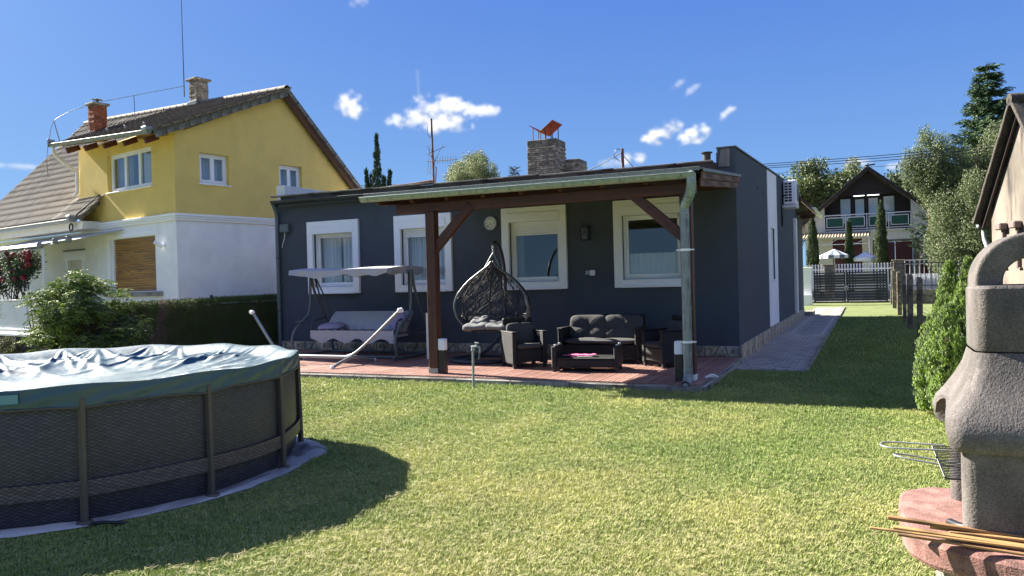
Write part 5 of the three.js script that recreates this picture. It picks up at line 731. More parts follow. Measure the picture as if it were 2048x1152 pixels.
  for (const p of [[-9.0, 0.135, -11.52], [-9.02, 0.135, -12.9], [-10.81, 0.135, -11.52], [-10.83, 0.135, -12.9]]) part(hs, 'end_cap', g().add(new THREE.SphereGeometry(0.04, 10, 8), new THREE.Matrix4().makeTranslation(...p)), M.whitemetal);
  for (const [x, y, d] of [[-7.94, 1.155, 1], [-11.52, 1.14, -1]]) part(hs, 'hook', g().tube([[x, y, -12.2], [x + 0.05 * d, y + 0.035, -12.2], [x + 0.075 * d, y + 0.0, -12.2], [x + 0.045 * d, y - 0.03, -12.2]], 0.016, 8, 20).add(new THREE.SphereGeometry(0.045, 10, 8), new THREE.Matrix4().makeTranslation(x, y, -12.2)), M.whitemetal);
  single('leaning_board', 'narrow pale board standing upright against the wall behind the porch post', 'board', g().box(-8.10, T0, -13.52, -8.05, 1.05, -13.40, 0.004), M.cream, [-8.07, T0, -13.46]);
}

// ---------- hanging egg chair ----------
{
  const th = thing('hanging_egg_chair', 'black wicker hanging egg chair on a ring-footed stand', 'hanging chair', [-6.7, 0.112, -13.4]), cx = -6.42, cz = -13.12;
  part(th, 'base_ring', g().add(new THREE.TorusGeometry(0.66, 0.032, 10, 56), new THREE.Matrix4().makeRotationX(Math.PI / 2).setPosition(-6.80, 0.145, -13.42)), M.darkmetal);
  part(th, 'stand_pole', g().tube([[-7.28, 0.15, -12.97], [-6.98, 0.17, -13.2], [-6.78, 0.34, -13.62], [-6.66, 0.66, -13.92], [-6.62, 1.1, -14.05], [-6.61, 1.6, -14.05], [-6.58, 2.05, -13.92], [-6.53, 2.33, -13.66], [-6.45, 2.41, -13.36], [-6.42, 2.36, -13.16]], 0.034, 10, 80), M.darkmetal);
  { const ch = g(); for (let i = 0; i < 5; i++) ch.add(new THREE.TorusGeometry(0.022, 0.006, 6, 12), new THREE.Matrix4().makeRotationY((i & 1) * 1.57).setPosition(cx, 2.335 - i * 0.032, -13.14)); ch.cyl([cx, 2.2, -13.14], [cx - 0.15, 1.93, -13.08], 0.012).cyl([cx, 2.2, -13.14], [cx + 0.15, 1.93, -13.08], 0.012); part(th, 'chain', ch, M.silver); }
  const prof = [[0.70, 0.30], [0.74, 0.50], [0.82, 0.63], [0.95, 0.725], [1.10, 0.77], [1.25, 0.765], [1.40, 0.71], [1.55, 0.60], [1.70, 0.44], [1.82, 0.27], [1.92, 0.12], [2.02, 0.02]];
  const rad = (y) => { for (let i = 0; i < prof.length - 1; i++) if (y <= prof[i + 1][0]) return lerp(prof[i][1], prof[i + 1][1], (y - prof[i][0]) / (prof[i + 1][0] - prof[i][0])); return 0.02; };
  const S = (a, y) => [cx + Math.sin(a) * rad(y), y, cz + 0.28 * (1 - Math.abs(y - 1.25)) * 0.5 - Math.cos(a) * rad(y) * 0.78];
  const bk = part(th, 'basket', g().tube(Array.from({ length: 16 }, (_, i) => S(-1.62, lerp(2.02, 0.70, i / 15))), 0.022, 8, 60).tube(Array.from({ length: 16 }, (_, i) => S(1.62, lerp(2.02, 0.70, i / 15))), 0.022, 8, 60), M.greymetal);
  for (const a of [-1.2, -0.8, -0.4, 0, 0.4, 0.8, 1.2]) part(bk, 'rib', g().tube(Array.from({ length: 14 }, (_, i) => S(a, lerp(2.02, 0.70, i / 13))), 0.011, 6, 40), M.black);
  part(bk, 'bottom_ring', g().tube(Array.from({ length: 24 }, (_, i) => { const a = i / 24 * 6.283; return [cx + Math.sin(a) * 0.5, 0.735, cz - Math.cos(a) * 0.42]; }), 0.02, 8, 60, true).tube(Array.from({ length: 9 }, (_, i) => S(lerp(-1.62, 1.62, i / 8), 1.02)), 0.01, 6, 30), M.black);
  { const lat = g(), r = rng(720), hole = (a, y) => ((a + 1.4) / 0.2) ** 2 + ((y - 1.17) / 0.21) ** 2 < 1;
    for (let k = 0; k < 150; k++) { const dir = k & 1 ? 1 : -1, a0 = lerp(-2.6, 2.6, (k + r()) / 150), slope = 0.55 + 0.5 * r(), ph = r() * 6; let pts = [];
      for (let i = 0; i <= 26; i++) { const y = 0.76 + i * 0.046, a = a0 + dir * (y - 1.3) * slope * 1.6 + 0.05 * Math.sin(y * 21 + ph), out = Math.abs(a) > 1.6 || hole(a, y) || y > 1.95; if (!out) pts.push(S(a, y)); if ((out || i === 26) && pts.length) { if (pts.length > 2) lat.tube(pts, 0.0036, 4, pts.length * 2); pts = []; } } }
    part(bk, 'weave', lat, M.rattan, true); }
  part(bk, 'armhole_ring', g().tube(Array.from({ length: 16 }, (_, i) => { const a = i / 16 * 6.283; return S(-1.4 + 0.19 * Math.cos(a), 1.17 + 0.2 * Math.sin(a)); }), 0.011, 6, 40, true), M.black);
  const cushion = (at, sx, sy, sz, rot, m = M.cushion) => { const s = new THREE.SphereGeometry(1, 36, 24), p = s.attributes.position; for (let i = 0; i < p.count; i++) { const x = p.getX(i), y = p.getY(i), z = p.getZ(i), k = (a) => Math.sign(a) * Math.abs(a) ** 0.34, X = k(x), Z = k(z), tuft = 0.55 + 0.45 * (Math.abs(Math.sin((X + 1) * Math.PI)) * Math.abs(Math.sin((Z + 1) * Math.PI))) ** 0.4; p.setXYZ(i, X * sx, Math.sign(y) * Math.abs(y) ** 0.6 * sy * tuft, Z * sz); } s.computeVertexNormals(); const q = g().add(s); q.a[0].applyMatrix4(new THREE.Matrix4().makeRotationFromEuler(new THREE.Euler(...rot)).setPosition(...at)); return q; };
  single('egg_chair_cushion', 'puffy charcoal double seat cushion lying in the hanging egg chair', 'cushion', cushion([-6.66, 0.815, -13.0], 0.27, 0.085, 0.34, [0.05, 0.1, 0.04]).add(cushion([-6.18, 0.81, -13.0], 0.25, 0.08, 0.34, [0.03, -0.1, -0.04]).geo()).add(cushion([-6.75, 0.90, -13.15], 0.17, 0.07, 0.2, [0.2, 0.3, 0.1]).geo()), mat('egg_cushion', [0.14, 0.145, 0.155], 0.95, { bumpMap: T.fabric, bumpScale: 0.001 }), [-6.4, 0.74, -13]);
  // ---------- rattan set ----------
  const seatUnit = (name, label, cat, at, turn, w, n, group) => {
    const t = thing(name, label, cat, at, group, turn), d = 0.64, h = 0.62, aw = 0.085;
    for (const s of [-1, 1]) { const x0 = s < 0 ? -w / 2 : w / 2 - aw, a = part(t, 'arm', g().box(x0, 0.07, -d, x0 + aw, h, 0, 0.015), M.rattan); part(a, 'arm_cap', g().box(x0 - 0.012, h - 0.002, -d, x0 + aw + 0.012, h + 0.022, 0.012, 0.01), M.rattan); for (const z of [-0.04, -d + 0.04]) part(t, 'leg', g().box(x0 + 0.012, 0, z - 0.025, x0 + aw - 0.012, 0.08, z + 0.025, 0.004), M.black); }
    part(t, 'seat', g().box(-w / 2 + aw, 0.10, -d + 0.03, w / 2 - aw, 0.33, -0.02, 0.012), M.rattan);
    part(t, 'backrest', g().bar([-w / 2 + aw * 0.5, 0.58, -d - 0.0], [w / 2 - aw * 0.5, 0.58, -d - 0.0], 0.07, 0.56, 0.02), M.rattan);
    const W = (w - 2 * aw) / n;
    part(t, 'seat_cushion', n > 1 ? cushion([0, 0.385, -0.29], (w - 2 * aw) / 2, 0.062, 0.30, [0, 0, 0]).geo() : g().box(-W / 2 + 0.01, 0.335, -d + 0.05, W / 2 - 0.01, 0.425, 0.01, 0.035), M.cushion);
    for (let i = 0; i < n; i++) part(t, 'back_cushion', cushion([-w / 2 + aw + W * (i + 0.5), n > 1 ? 0.625 : 0.58, -d + 0.15], W * 0.53, 0.085, n > 1 ? 0.235 : 0.20, [1.30, 0, 0.03 * (i ? -1 : 1)]), M.cushion);
    return t;
  };
  seatUnit('rattan_armchair', 'black rattan armchair with charcoal cushions in front of the egg chair', 'armchair', [-5.40, 0.112, -12.45], 0.78, 0.66, 1, 'rattan garden armchairs');
  seatUnit('rattan_armchair', 'black rattan armchair turned inward beside the downpipe and porch post', 'armchair', [-3.36, 0.112, -12.97], -0.74, 0.64, 1, 'rattan garden armchairs');
  seatUnit('rattan_sofa', 'black rattan two-seat sofa with two tufted charcoal back cushions', 'sofa', [-4.48, 0.112, -13.42], 0.0, 1.56, 2);
  { const t = thing('rattan_table', 'low black rattan coffee table with raised ends and no top', 'table', [-4.30, 0.112, -12.33], null, 0.17);
    for (const s of [-1, 1]) { const x0 = s < 0 ? -0.56 : 0.48; const e = part(t, 'end_panel', g().box(x0, 0.07, -0.30, x0 + 0.08, 0.43, 0.30, 0.012), M.rattan); for (const z of [-0.25, 0.25]) { part(e, 'leg', g().box(x0 + 0.015, 0, z - 0.03, x0 + 0.065, 0.08, z + 0.03, 0.004), M.black); part(e, 'suction_pad', g().cyl([x0 + 0.04, 0.428, z * 0.7], [x0 + 0.04, 0.452, z * 0.7], 0.016, 0.02, 10), M.whitemetal); } }
    part(t, 'shelf', g().box(-0.48, 0.205, -0.29, 0.48, 0.235, 0.29, 0.008), M.rattan); part(t, 'front_panel', g().box(-0.48, 0.08, 0.24, 0.48, 0.203, 0.285, 0.008).box(-0.48, 0.08, -0.285, 0.48, 0.203, -0.24, 0.008), M.rattan);
    const tc = thing('pink_towel', 'folded pink cloth lying on the shelf of the rattan table', 'cloth', [-4.42, 0.35, -12.25], null, 0.2); part(tc, 'cloth', g().sheet((u, v) => [lerp(-0.28, 0.28, u), 0.012 + 0.012 * vn(u * 7, v * 4, 0, 0, 730) + 0.02 * sstep(0.8, 0.95, u), lerp(0.09, -0.09, v)], 40, 14, true), M.pink); part(tc, 'fold', g().sheet((u, v) => [lerp(-0.2, 0.25, u), 0.028 + 0.012 * vn(u * 6, v * 5, 0, 0, 731), lerp(0.06, -0.07, v)], 30, 10, true), M.pink); part(tc, 'white_edge', g().box(-0.02, 0.004, 0.085, 0.24, 0.012, 0.11, 0.002), M.whitemetal); }
  // bollard lamps, standpipe
  for (const [x, z, l] of [[-6.585, -11.42, 'black square bollard lamp with opal head beside the free porch post'], [-2.53, -11.36, 'black square bollard lamp with opal head beside the downpipe']]) { const b = thing('bollard_lamp', l, 'bollard lamp', [x, 0.112, z], 'bollard lamps at the porch posts'); part(b, 'post', g().box(x - 0.062, 0.112, z - 0.062, x + 0.062, 0.50, z + 0.062, 0.006), M.black); part(b, 'lamp_head', g().box(x - 0.062, 0.502, z - 0.062, x + 0.062, 0.70, z + 0.062, 0.012), M.lampwhite); }
  { const x = -5.575, z = -10.61, sp = thing('garden_tap', 'galvanised standpipe with brass garden tap standing on the lawn edge', 'garden tap', [x, 0, z]); part(sp, 'pipe', g().cyl([x - 0.01, 0, z], [x, 0.60, z], 0.019, 0.019, 10), M.zinc); const tp = part(sp, 'tap', g().cyl([x, 0.58, z], [x, 0.65, z], 0.03, 0.026, 10).cyl([x - 0.03, 0.64, z], [x + 0.07, 0.65, z], 0.019, 0.017, 8).tube([[x + 0.06, 0.65, z], [x + 0.10, 0.645, z], [x + 0.115, 0.60, z], [x + 0.11, 0.55, z]], 0.017, 8, 16), M.silver); part(tp, 'handle', g().cyl([x + 0.05, 0.66, z], [x + 0.06, 0.70, z], 0.01).bar([x + 0.03, 0.71, z], [x + 0.11, 0.70, z + 0.01], 0.022, 0.016), M.silver); part(sp, 'hose_stub', g().tube([[x + 0.11, 0.56, z], [x + 0.108, 0.50, z + 0.01], [x + 0.10, 0.46, z + 0.015]], 0.015, 8, 10), M.greymetal); }
}
// ---------- cast concrete barbecue ----------
{
  const th = thing('barbecue', 'grey cast concrete garden barbecue with arched flue and red shelf', 'barbecue', [0.6, 0, -3.4]);
  const rr = (x0, x1, z0, z1, r, n = 7) => { const o = []; for (const [cx, cz, a] of [[x0 + r, z1 - r, Math.PI / 2], [x0 + r, z0 + r, Math.PI], [x1 - r, z0 + r, 1.5 * Math.PI], [x1 - r, z1 - r, 0]]) for (let i = 0; i <= n; i++) { const t = a + (i / n) * Math.PI / 2; o.push([cx + Math.cos(t) * r, cz + Math.sin(t) * r]); } return o; };
  const loft = (rings, smooth = 0.7) => { const q = g(), L = [], n = rings[0].length; for (let k = 0; k < rings.length - 1; k++) for (let i = 0; i < n; i++) { const j = (i + 1) % n; L.push([rings[k][i], rings[k + 1][i], rings[k + 1][j], rings[k][j]]); } const cap = (R0, f) => { const c = R0.reduce((s, p) => [s[0] + p[0] / n, s[1] + p[1] / n, s[2] + p[2] / n], [0, 0, 0]); for (let i = 0; i < n; i++) { const j = (i + 1) % n; L.push(f ? [R0[i], R0[j], c] : [R0[j], R0[i], c]); } }; cap(rings[0], true); cap(rings[rings.length - 1], false); return q.quads(L.map((l) => l), smooth); };
  const ring = (pl, y) => pl.map(([x, z]) => [x, y, z]);
  // shelf with rounded outline
  const shelf = [[0.155, -3.80], [0.115, -3.74], [0.105, -3.60], [0.108, -3.30], [0.125, -3.20], [0.175, -3.105], [0.24, -3.05], [0.45, -2.94], [0.62, -2.90], [1.3, -2.90], [1.3, -3.86], [0.22, -3.86]].reverse();
  const inset = (pl, d) => { const c = [0.7, -3.4]; return pl.map(([x, z]) => { const L = Math.hypot(x - c[0], z - c[1]); return [x + (c[0] - x) / L * d, z + (c[1] - z) / L * d]; }); };
  part(th, 'shelf', loft([ring(inset(shelf, 0.03), 0.578), ring(inset(shelf, 0.008), 0.59), ring(shelf, 0.605), ring(shelf, 0.67), ring(inset(shelf, 0.012), 0.688), ring(inset(shelf, 0.035), 0.695)], 0.4), M.bbqred);
  part(th, 'pedestal', loft([ring(rr(0.27, 1.2, -3.72, -3.12, 0.04), 0), ring(rr(0.25, 1.2, -3.74, -3.10, 0.04), 0.3), ring(rr(0.24, 1.2, -3.75, -3.09, 0.04), 0.585)]), M.concrete);
  // fire box: near wall, far wall, back wall, all with rounded edges
  part(th, 'side_wall', loft([ring(rr(0.296, 1.0, -3.20, -3.085, 0.045), 0.690), ring(rr(0.295, 1.0, -3.20, -3.085, 0.045), 1.012)]), M.bbq);
  part(th, 'side_wall', loft([ring(rr(0.305, 1.0, -3.745, -3.635, 0.045), 0.690), ring(rr(0.305, 1.0, -3.745, -3.635, 0.045), 1.012)]), M.bbq);
  part(th, 'fire_back', g().box(0.62, 0.70, -3.64, 0.99, 1.0, -3.19, 0.01), M.soot);
  part(th, 'ash_guard', g().bar([0.40, 0.70, -3.50], [0.42, 0.86, -3.52], 0.10, 0.006, 0.002), M.zinc);
  part(th, 'ash_lip', g().tube([[0.27, 0.70, -3.30], [0.30, 0.705, -3.24], [0.33, 0.71, -3.21]], 0.016, 8, 16), M.black);
  // hood: a loft from the arched opening up to the flue, hollow inside
  const prof = [[1.012, 0.268, -3.752, -3.072], [1.03, 0.255, -3.757, -3.058], [1.08, 0.245, -3.752, -3.06], [1.125, 0.254, -3.735, -3.082], [1.17, 0.284, -3.70, -3.118], [1.23, 0.318, -3.65, -3.168], [1.29, 0.343, -3.60, -3.212], [1.345, 0.356, -3.57, -3.238]];
  const hr = prof.map(([y, x0, z0, z1], k) => rr(x0, 1.0 - k * 0.03, z0, z1, 0.055, 9).flatMap((p, i, A) => { const q = A[(i + 1) % A.length]; const n = Math.hypot(q[0] - p[0], q[1] - p[1]) > 0.1 ? 8 : 1; return Array.from({ length: n }, (_, j) => [lerp(p[0], q[0], j / n), lerp(p[1], q[1], j / n)]); }).map(([x, z]) => { const front = x < x0 + 0.05 && z > z0 + 0.05 && z < z1 - 0.05, s = (z - z0 - 0.05) / (z1 - z0 - 0.1); return [x, y, z, front ? Math.sin(Math.PI * clamp01(s)) ** 0.55 : 0]; }));
  const lift = hr.map((ringP, k) => ringP.map(([x, y, z, f]) => { const f2 = hr[0][0] && f, yy = y + f2 * 0.155 * Math.max(0, 1 - k / 4); return [x + (k === 0 ? 0 : 0) + (f2 && k < 4 ? 0.10 * f2 * Math.max(0, (yy - 1.10) / 0.245) : 0), yy, z]; }));
  { const L = [], n = lift[0].length; const inner = lift.map((R0, k) => R0.map(([x, y, z]) => { const cx = 0.66, cz = -3.4, d = Math.hypot(x - cx, z - cz); return [x + (cx - x) / d * 0.06, y - 0.0, z + (cz - z) / d * 0.06]; }));
    for (let k = 0; k < lift.length - 1; k++) for (let i = 0; i < n; i++) { const j = (i + 1) % n; L.push([lift[k][i], lift[k + 1][i], lift[k + 1][j], lift[k][j]], [inner[k][i], inner[k][j], inner[k + 1][j], inner[k + 1][i]]); }
    for (let i = 0; i < n; i++) { const j = (i + 1) % n; L.push([lift[0][i], lift[0][j], inner[0][j], inner[0][i]]); }
    part(th, 'hood', g().quads(L, 0.75), M.bbq); }
  part(th, 'flue', loft([ring(rr(0.361, 0.86, -3.565, -3.244, 0.05), 1.349), ring(rr(0.357, 0.86, -3.57, -3.24, 0.052), 1.358), ring(rr(0.357, 0.86, -3.57, -3.24, 0.052), 1.576), ring(rr(0.368, 0.85, -3.56, -3.25, 0.05), 1.588)]), M.bbq);
  { const sh = new THREE.Shape(), c = [0.540, 1.600]; sh.moveTo(c[0] - 0.165, 1.586); sh.lineTo(c[0] - 0.165, c[1]); sh.absarc(c[0], c[1], 0.165, Math.PI, 0, true); sh.lineTo(c[0] + 0.165, 1.586); sh.lineTo(c[0] + 0.098, 1.586); sh.lineTo(c[0] + 0.098, c[1]); sh.absarc(c[0], c[1], 0.098, 0, Math.PI, false); sh.lineTo(c[0] - 0.098, 1.586); const e = new THREE.ExtrudeGeometry(sh, { depth: 0.20, bevelEnabled: true, bevelThickness: 0.014, bevelSize: 0.012, bevelSegments: 3, curveSegments: 28 }); e.translate(0, 0, -3.50); part(th, 'flue_arch', g().add(metric(clean(e))), M.bbq); }
  // double wire grill basket
  const gb = thing('grill_basket', 'folding wire grill basket with long loop handles stuck in the barbecue', 'grill basket', [0.26, 0.9, -3.42]);
  const H = (y0, y1, z0, z1, xe, xs) => g().tube([[xs, y1, z0], [lerp(xs, xe, 0.9), lerp(y1, y0, 0.9), z0], [xe, y0, (z0 + z1) / 2], [lerp(xs, xe, 0.9), lerp(y1, y0, 0.9), z1], [xs, y1, z1]], 0.0036, 6, 50);
  part(gb, 'handle', H(0.949, 0.95, -3.40, -3.50, 0.04, 0.27), M.silver); part(gb, 'handle', H(0.922, 0.885, -3.37, -3.43, 0.085, 0.38), M.silver);
  { const w = g(); for (let i = 0; i < 20; i++) { const s = i / 19; w.cyl([0.225 + 0.03 * s, lerp(0.955, 0.87, s), -3.44 + 0.13 * s], [0.60, lerp(0.965, 0.88, s), -3.44 + 0.13 * s], 0.0022, 0.0022, 5); } w.cyl([0.225, 0.955, -3.44], [0.256, 0.866, -3.31], 0.004, 0.004, 6).cyl([0.34, 0.958, -3.44], [0.36, 0.87, -3.31], 0.003, 0.003, 5).cyl([0.256, 0.862, -3.31], [0.60, 0.868, -3.31], 0.004, 0.004, 6); part(gb, 'wire_grid', w, M.darkmetal, true); part(gb, 'wire_grid', g().bar([0.228, 0.945, -3.455], [0.6, 0.955, -3.455], 0.004, 0.003, 0.001).bar([0.27, 0.86, -3.33], [0.6, 0.862, -3.33], 0.004, 0.003, 0.001), M.darkmetal); }
  // laths on the shelf
  const S = [[[-0.005, 0.735, -3.02], [0.62, 0.722, -2.99], 0.012, 0.007, M.rawwood, 'longest thin pine lath, poking out over the red shelf'], [[0.055, 0.752, -3.11], [0.70, 0.727, -3.07], 0.022, 0.012, M.rawwood2, 'dark-edged wide pine lath, uppermost on the red shelf'], [[0.07, 0.731, -3.06], [0.75, 0.709, -3.01], 0.03, 0.014, M.rawwood, 'broad pale pine lath in the middle of the shelf pile'], [[0.085, 0.718, -3.03], [0.55, 0.707, -2.965], 0.012, 0.008, M.rawwood2, 'lowest thin brownish lath along the shelf front edge'], [[0.19, 0.735, -3.12], [0.75, 0.718, -3.10], 0.03, 0.018, M.rawwood, 'short thick pine offcut lying against the barbecue wall'], [[0.25, 0.727, -3.09], [0.8, 0.741, -3.02], 0.022, 0.01, M.rawwood, 'crooked split pine lath lying across the shelf pile']];
  for (const [p, q, w, h, m, l] of S) single('wooden_lath', l, 'lath', g().bar(p, q, w, h, 0.0015), m, p, 'wooden laths on the barbecue shelf');
}

// ---------- right boundary: posts, arborvitae, neighbour ----------
{
  const labs = ['tall weathered concrete fence post just behind the arborvitae bushes', 'broad weathered concrete fence post, second behind the arborvitae', 'slim concrete fence post, third behind the arborvitae', 'weathered concrete fence post, fourth in line towards the gate', 'pale concrete fence post beside the black gate leaf'];
  [[1.14, -20.6, 0.125, 1.46], [1.10, -24.2, 0.15, 1.52], [1.12, -27.8, 0.11, 1.5], [1.12, -32.2, 0.16, 1.6], [1.12, -38.2, 0.17, 1.68]].forEach(([x, z, w, h], i) => {
    const r = rng(800 + i), t = thing('fence_post', labs[i], 'fence post', [x, 0, z], 'weathered concrete fence posts along the boundary'); const p = part(t, 'shaft', g().bar([x + 0.02 * (r() - 0.5), 0, z], [x + 0.05 * (r() - 0.5), h, z], w, w, 0.014), M.oldconcrete); part(p, 'post_cap', g().box(x - w * 0.4, h - 0.012, z - w * 0.4, x + w * 0.4, h + 0.035, z + w * 0.4, 0.015), M.oldconcrete);
    for (const y of [0.5, 0.95]) part(p, 'wire_clip', g().box(x - w / 2 - 0.012, y, z - 0.02, x - w / 2 + 0.006, y + 0.03, z + 0.02, 0.003), M.rustpole);
  });
  const fw = g(); for (const y of [0.35, 0.75, 1.15]) fw.tube([[1.13, y, -13.4], [1.13, y - 0.02, -20.6], [1.12, y, -27.8], [1.12, y, -38.2]], 0.006, 5, 12); single('fence_wire', 'thin rusty fence wires strung between the weathered concrete posts', 'wire', fw, M.rustpole, [1.13, 0, -20]);
  const p = thing('fence_post', 'pale concrete post rising between the arborvitae and the barbecue flue', 'fence post', [1.45, 0, -13.4], 'weathered concrete fence posts along the boundary'); part(p, 'shaft', g().bar([1.45, 0, -13.4], [1.46, 1.47, -13.4], 0.15, 0.15, 0.02), M.oldconcrete);
  // arborvitae: upright sprays on several pointed leaders
  const arb = (name, label, x, z, h, w, seed, n, leaders) => {
    const t = thing(name, label, 'bush', [x, 0, z], 'arborvitae bushes by the barbecue'), r = rng(seed), sp = [];
    const L = leaders.map(([dx, dz, k, wk]) => ({ x: x + dx, z: z + dz, h: h * k, w: w * wk }));
    for (let i = 0; i < n; i++) { const l = L[Math.floor(r() * L.length)], u = Math.pow(r(), 0.85), a = r() * 6.283, y = 0.03 + u * l.h, bump = 0.62 + 0.72 * vn(a * 1.7 + seed, y * 3.4, 0, 0, seed), rad = l.w * Math.pow(Math.sin(Math.PI * (0.16 + 0.80 * u)), 0.75) * (1 - 0.35 * u) * bump * Math.sqrt(0.25 + 0.75 * r()); sp.push([l.x + Math.cos(a) * rad, y, l.z + Math.sin(a) * rad, 0.125 * (1 - 0.3 * u), [Math.cos(a), 0.4, Math.sin(a)], -0.25]); }
    leaves(t, 'foliage', 'thuja', sp, (s, v) => { const k = 0.55 + 0.9 * v; return [(0.095 + 0.06 * v) * k, (0.165 + 0.08 * v) * k, 0.014 * k]; }, M.leaf, seed + 1, 'out');
    const q = g(); for (const l of L) q.cyl([l.x, 0, l.z], [l.x, l.h * 0.8, l.z], 0.03, 0.008, 7).lathe(Array.from({ length: 8 }, (_, i) => [l.w * 0.5 * Math.sin(Math.PI * (0.12 + 0.8 * i / 7)) * (1 - 0.4 * i / 7), 0.05 + l.h * 0.8 * i / 7]), 9, [l.x, 0, l.z]); part(t, 'branches', q, mats.hedge_inside);
  };
  arb('arborvitae', 'double-tipped bright green arborvitae bush farthest along the boundary', 1.04, -11.0, 1.69, 0.36, 810, 5200, [[-0.10, 0.0, 1.0, 0.8], [0.10, 0.05, 1.02, 0.75], [0, 0.1, 0.8, 1.0]]);
  arb('arborvitae', 'broad bright green arborvitae bush touching the barbecue hood', 0.93, -9.35, 1.42, 0.38, 811, 5600, [[0, 0, 1.0, 0.9], [0.17, -0.1, 0.93, 0.8], [-0.14, 0.05, 0.86, 0.8]]);
  arb('arborvitae', 'lower arborvitae bush in the middle, its foot in the lawn shade', 0.80, -10.1, 1.26, 0.35, 812, 4200, [[0, 0, 1, 1], [-0.1, 0.1, 0.8, 0.8]]);
  // beige neighbour outbuilding with its gable to the sunny side (own axes)
  const nb = thing('beige_outbuilding', 'beige rendered gabled outbuilding with stained wall beyond the barbecue', 'building', [2.47, 0, -19.3], null, -R(75));
  const W = 2.9, pk = 4.72;
  part(nb, 'gable_wall', g().poly([[0, 0], [W, 0], [W, 2.86], [W / 2, pk], [0, 2.86]], [], 0.3), M.oldrender);
  part(nb, 'side_wall', g().box(0, 0, -6, 0.3, 2.8, -0.301, 0).box(W - 0.3, 0, -6, W, 2.8, -0.301, 0), M.oldrender);
  const rf = part(nb, 'roof', g().quads([[[-0.36, 2.62, 0.1], [W / 2, 4.93, 0.1], [W / 2, 4.93, -6.2], [-0.36, 2.62, -6.2]], [[W / 2, 4.93, 0.1], [W + 0.36, 2.62, 0.1], [W + 0.36, 2.62, -6.2], [W / 2, 4.93, -6.2]], [[-0.36, 2.54, 0.1], [-0.36, 2.54, -6.2], [W / 2, 4.85, -6.2], [W / 2, 4.85, 0.1]], [[W / 2, 4.85, 0.1], [W / 2, 4.85, -6.2], [W + 0.36, 2.54, -6.2], [W + 0.36, 2.54, 0.1]]]), M.tile2);
  for (let i = 0; i < 7; i++) { const A = (s) => [lerp(-0.36, W / 2, s), lerp(2.64, 4.95, s), 0.16 - 0.004 * (i & 1)]; part(rf, 'verge_tile', g().bar(A(i / 7), A((i + 1.08) / 7), 0.16, 0.075 + 0.006 * (i & 1), 0.012), M.darkstone); const B = (s) => [lerp(W + 0.36, W / 2, s), lerp(2.64, 4.95, s), 0.16]; part(rf, 'verge_tile', g().bar(B(i / 7), B((i + 1.08) / 7), 0.16, 0.075, 0.012), M.darkstone); }
  part(rf, 'ridge_tile', g().cyl([W / 2, 4.95, 0.24], [W / 2, 4.95, -6.2], 0.12, 0.11, 10), M.darkstone); part(rf, 'verge_board', g().bar([-0.28, 2.56, 0.07], [W / 2, 4.80, 0.07], 0.05, 0.13).bar([W + 0.28, 2.56, 0.07], [W / 2, 4.80, 0.07], 0.05, 0.13), M.brownpaint);
  part(nb, 'gutter', halfPipe([-0.42, 2.62, 0.12], [-0.42, 2.60, -6.2], 0.07, true), M.zinc);
  part(nb, 'downpipe', g().tube([[-0.42, 2.56, 0.0], [-0.40, 2.45, 0.0], [-0.30, 2.30, 0.03], [-0.09, 2.1, 0.06], [-0.06, 1.95, 0.06], [-0.06, 0.1, 0.06]], 0.045, 10, 50), M.zinc);
  for (const x of [0.62, 1.24]) { const v = part(nb, 'wall_bracket', g().box(x - 0.12, 2.44, 0.0, x + 0.12, 2.58, 0.16, 0.02), mat('brown_bracket', [0.16, 0.12, 0.11], 0.8)); part(v, 'bracket_bar', g().box(x - 0.035, 1.66, 0.0, x + 0.035, 2.44, 0.07, 0.008), mats.brown_bracket); part(v, 'bracket_foot', g().box(x - 0.05, 1.63, 0.0, x + 0.09, 1.66, 0.05, 0.004), mats.brown_bracket); }
}
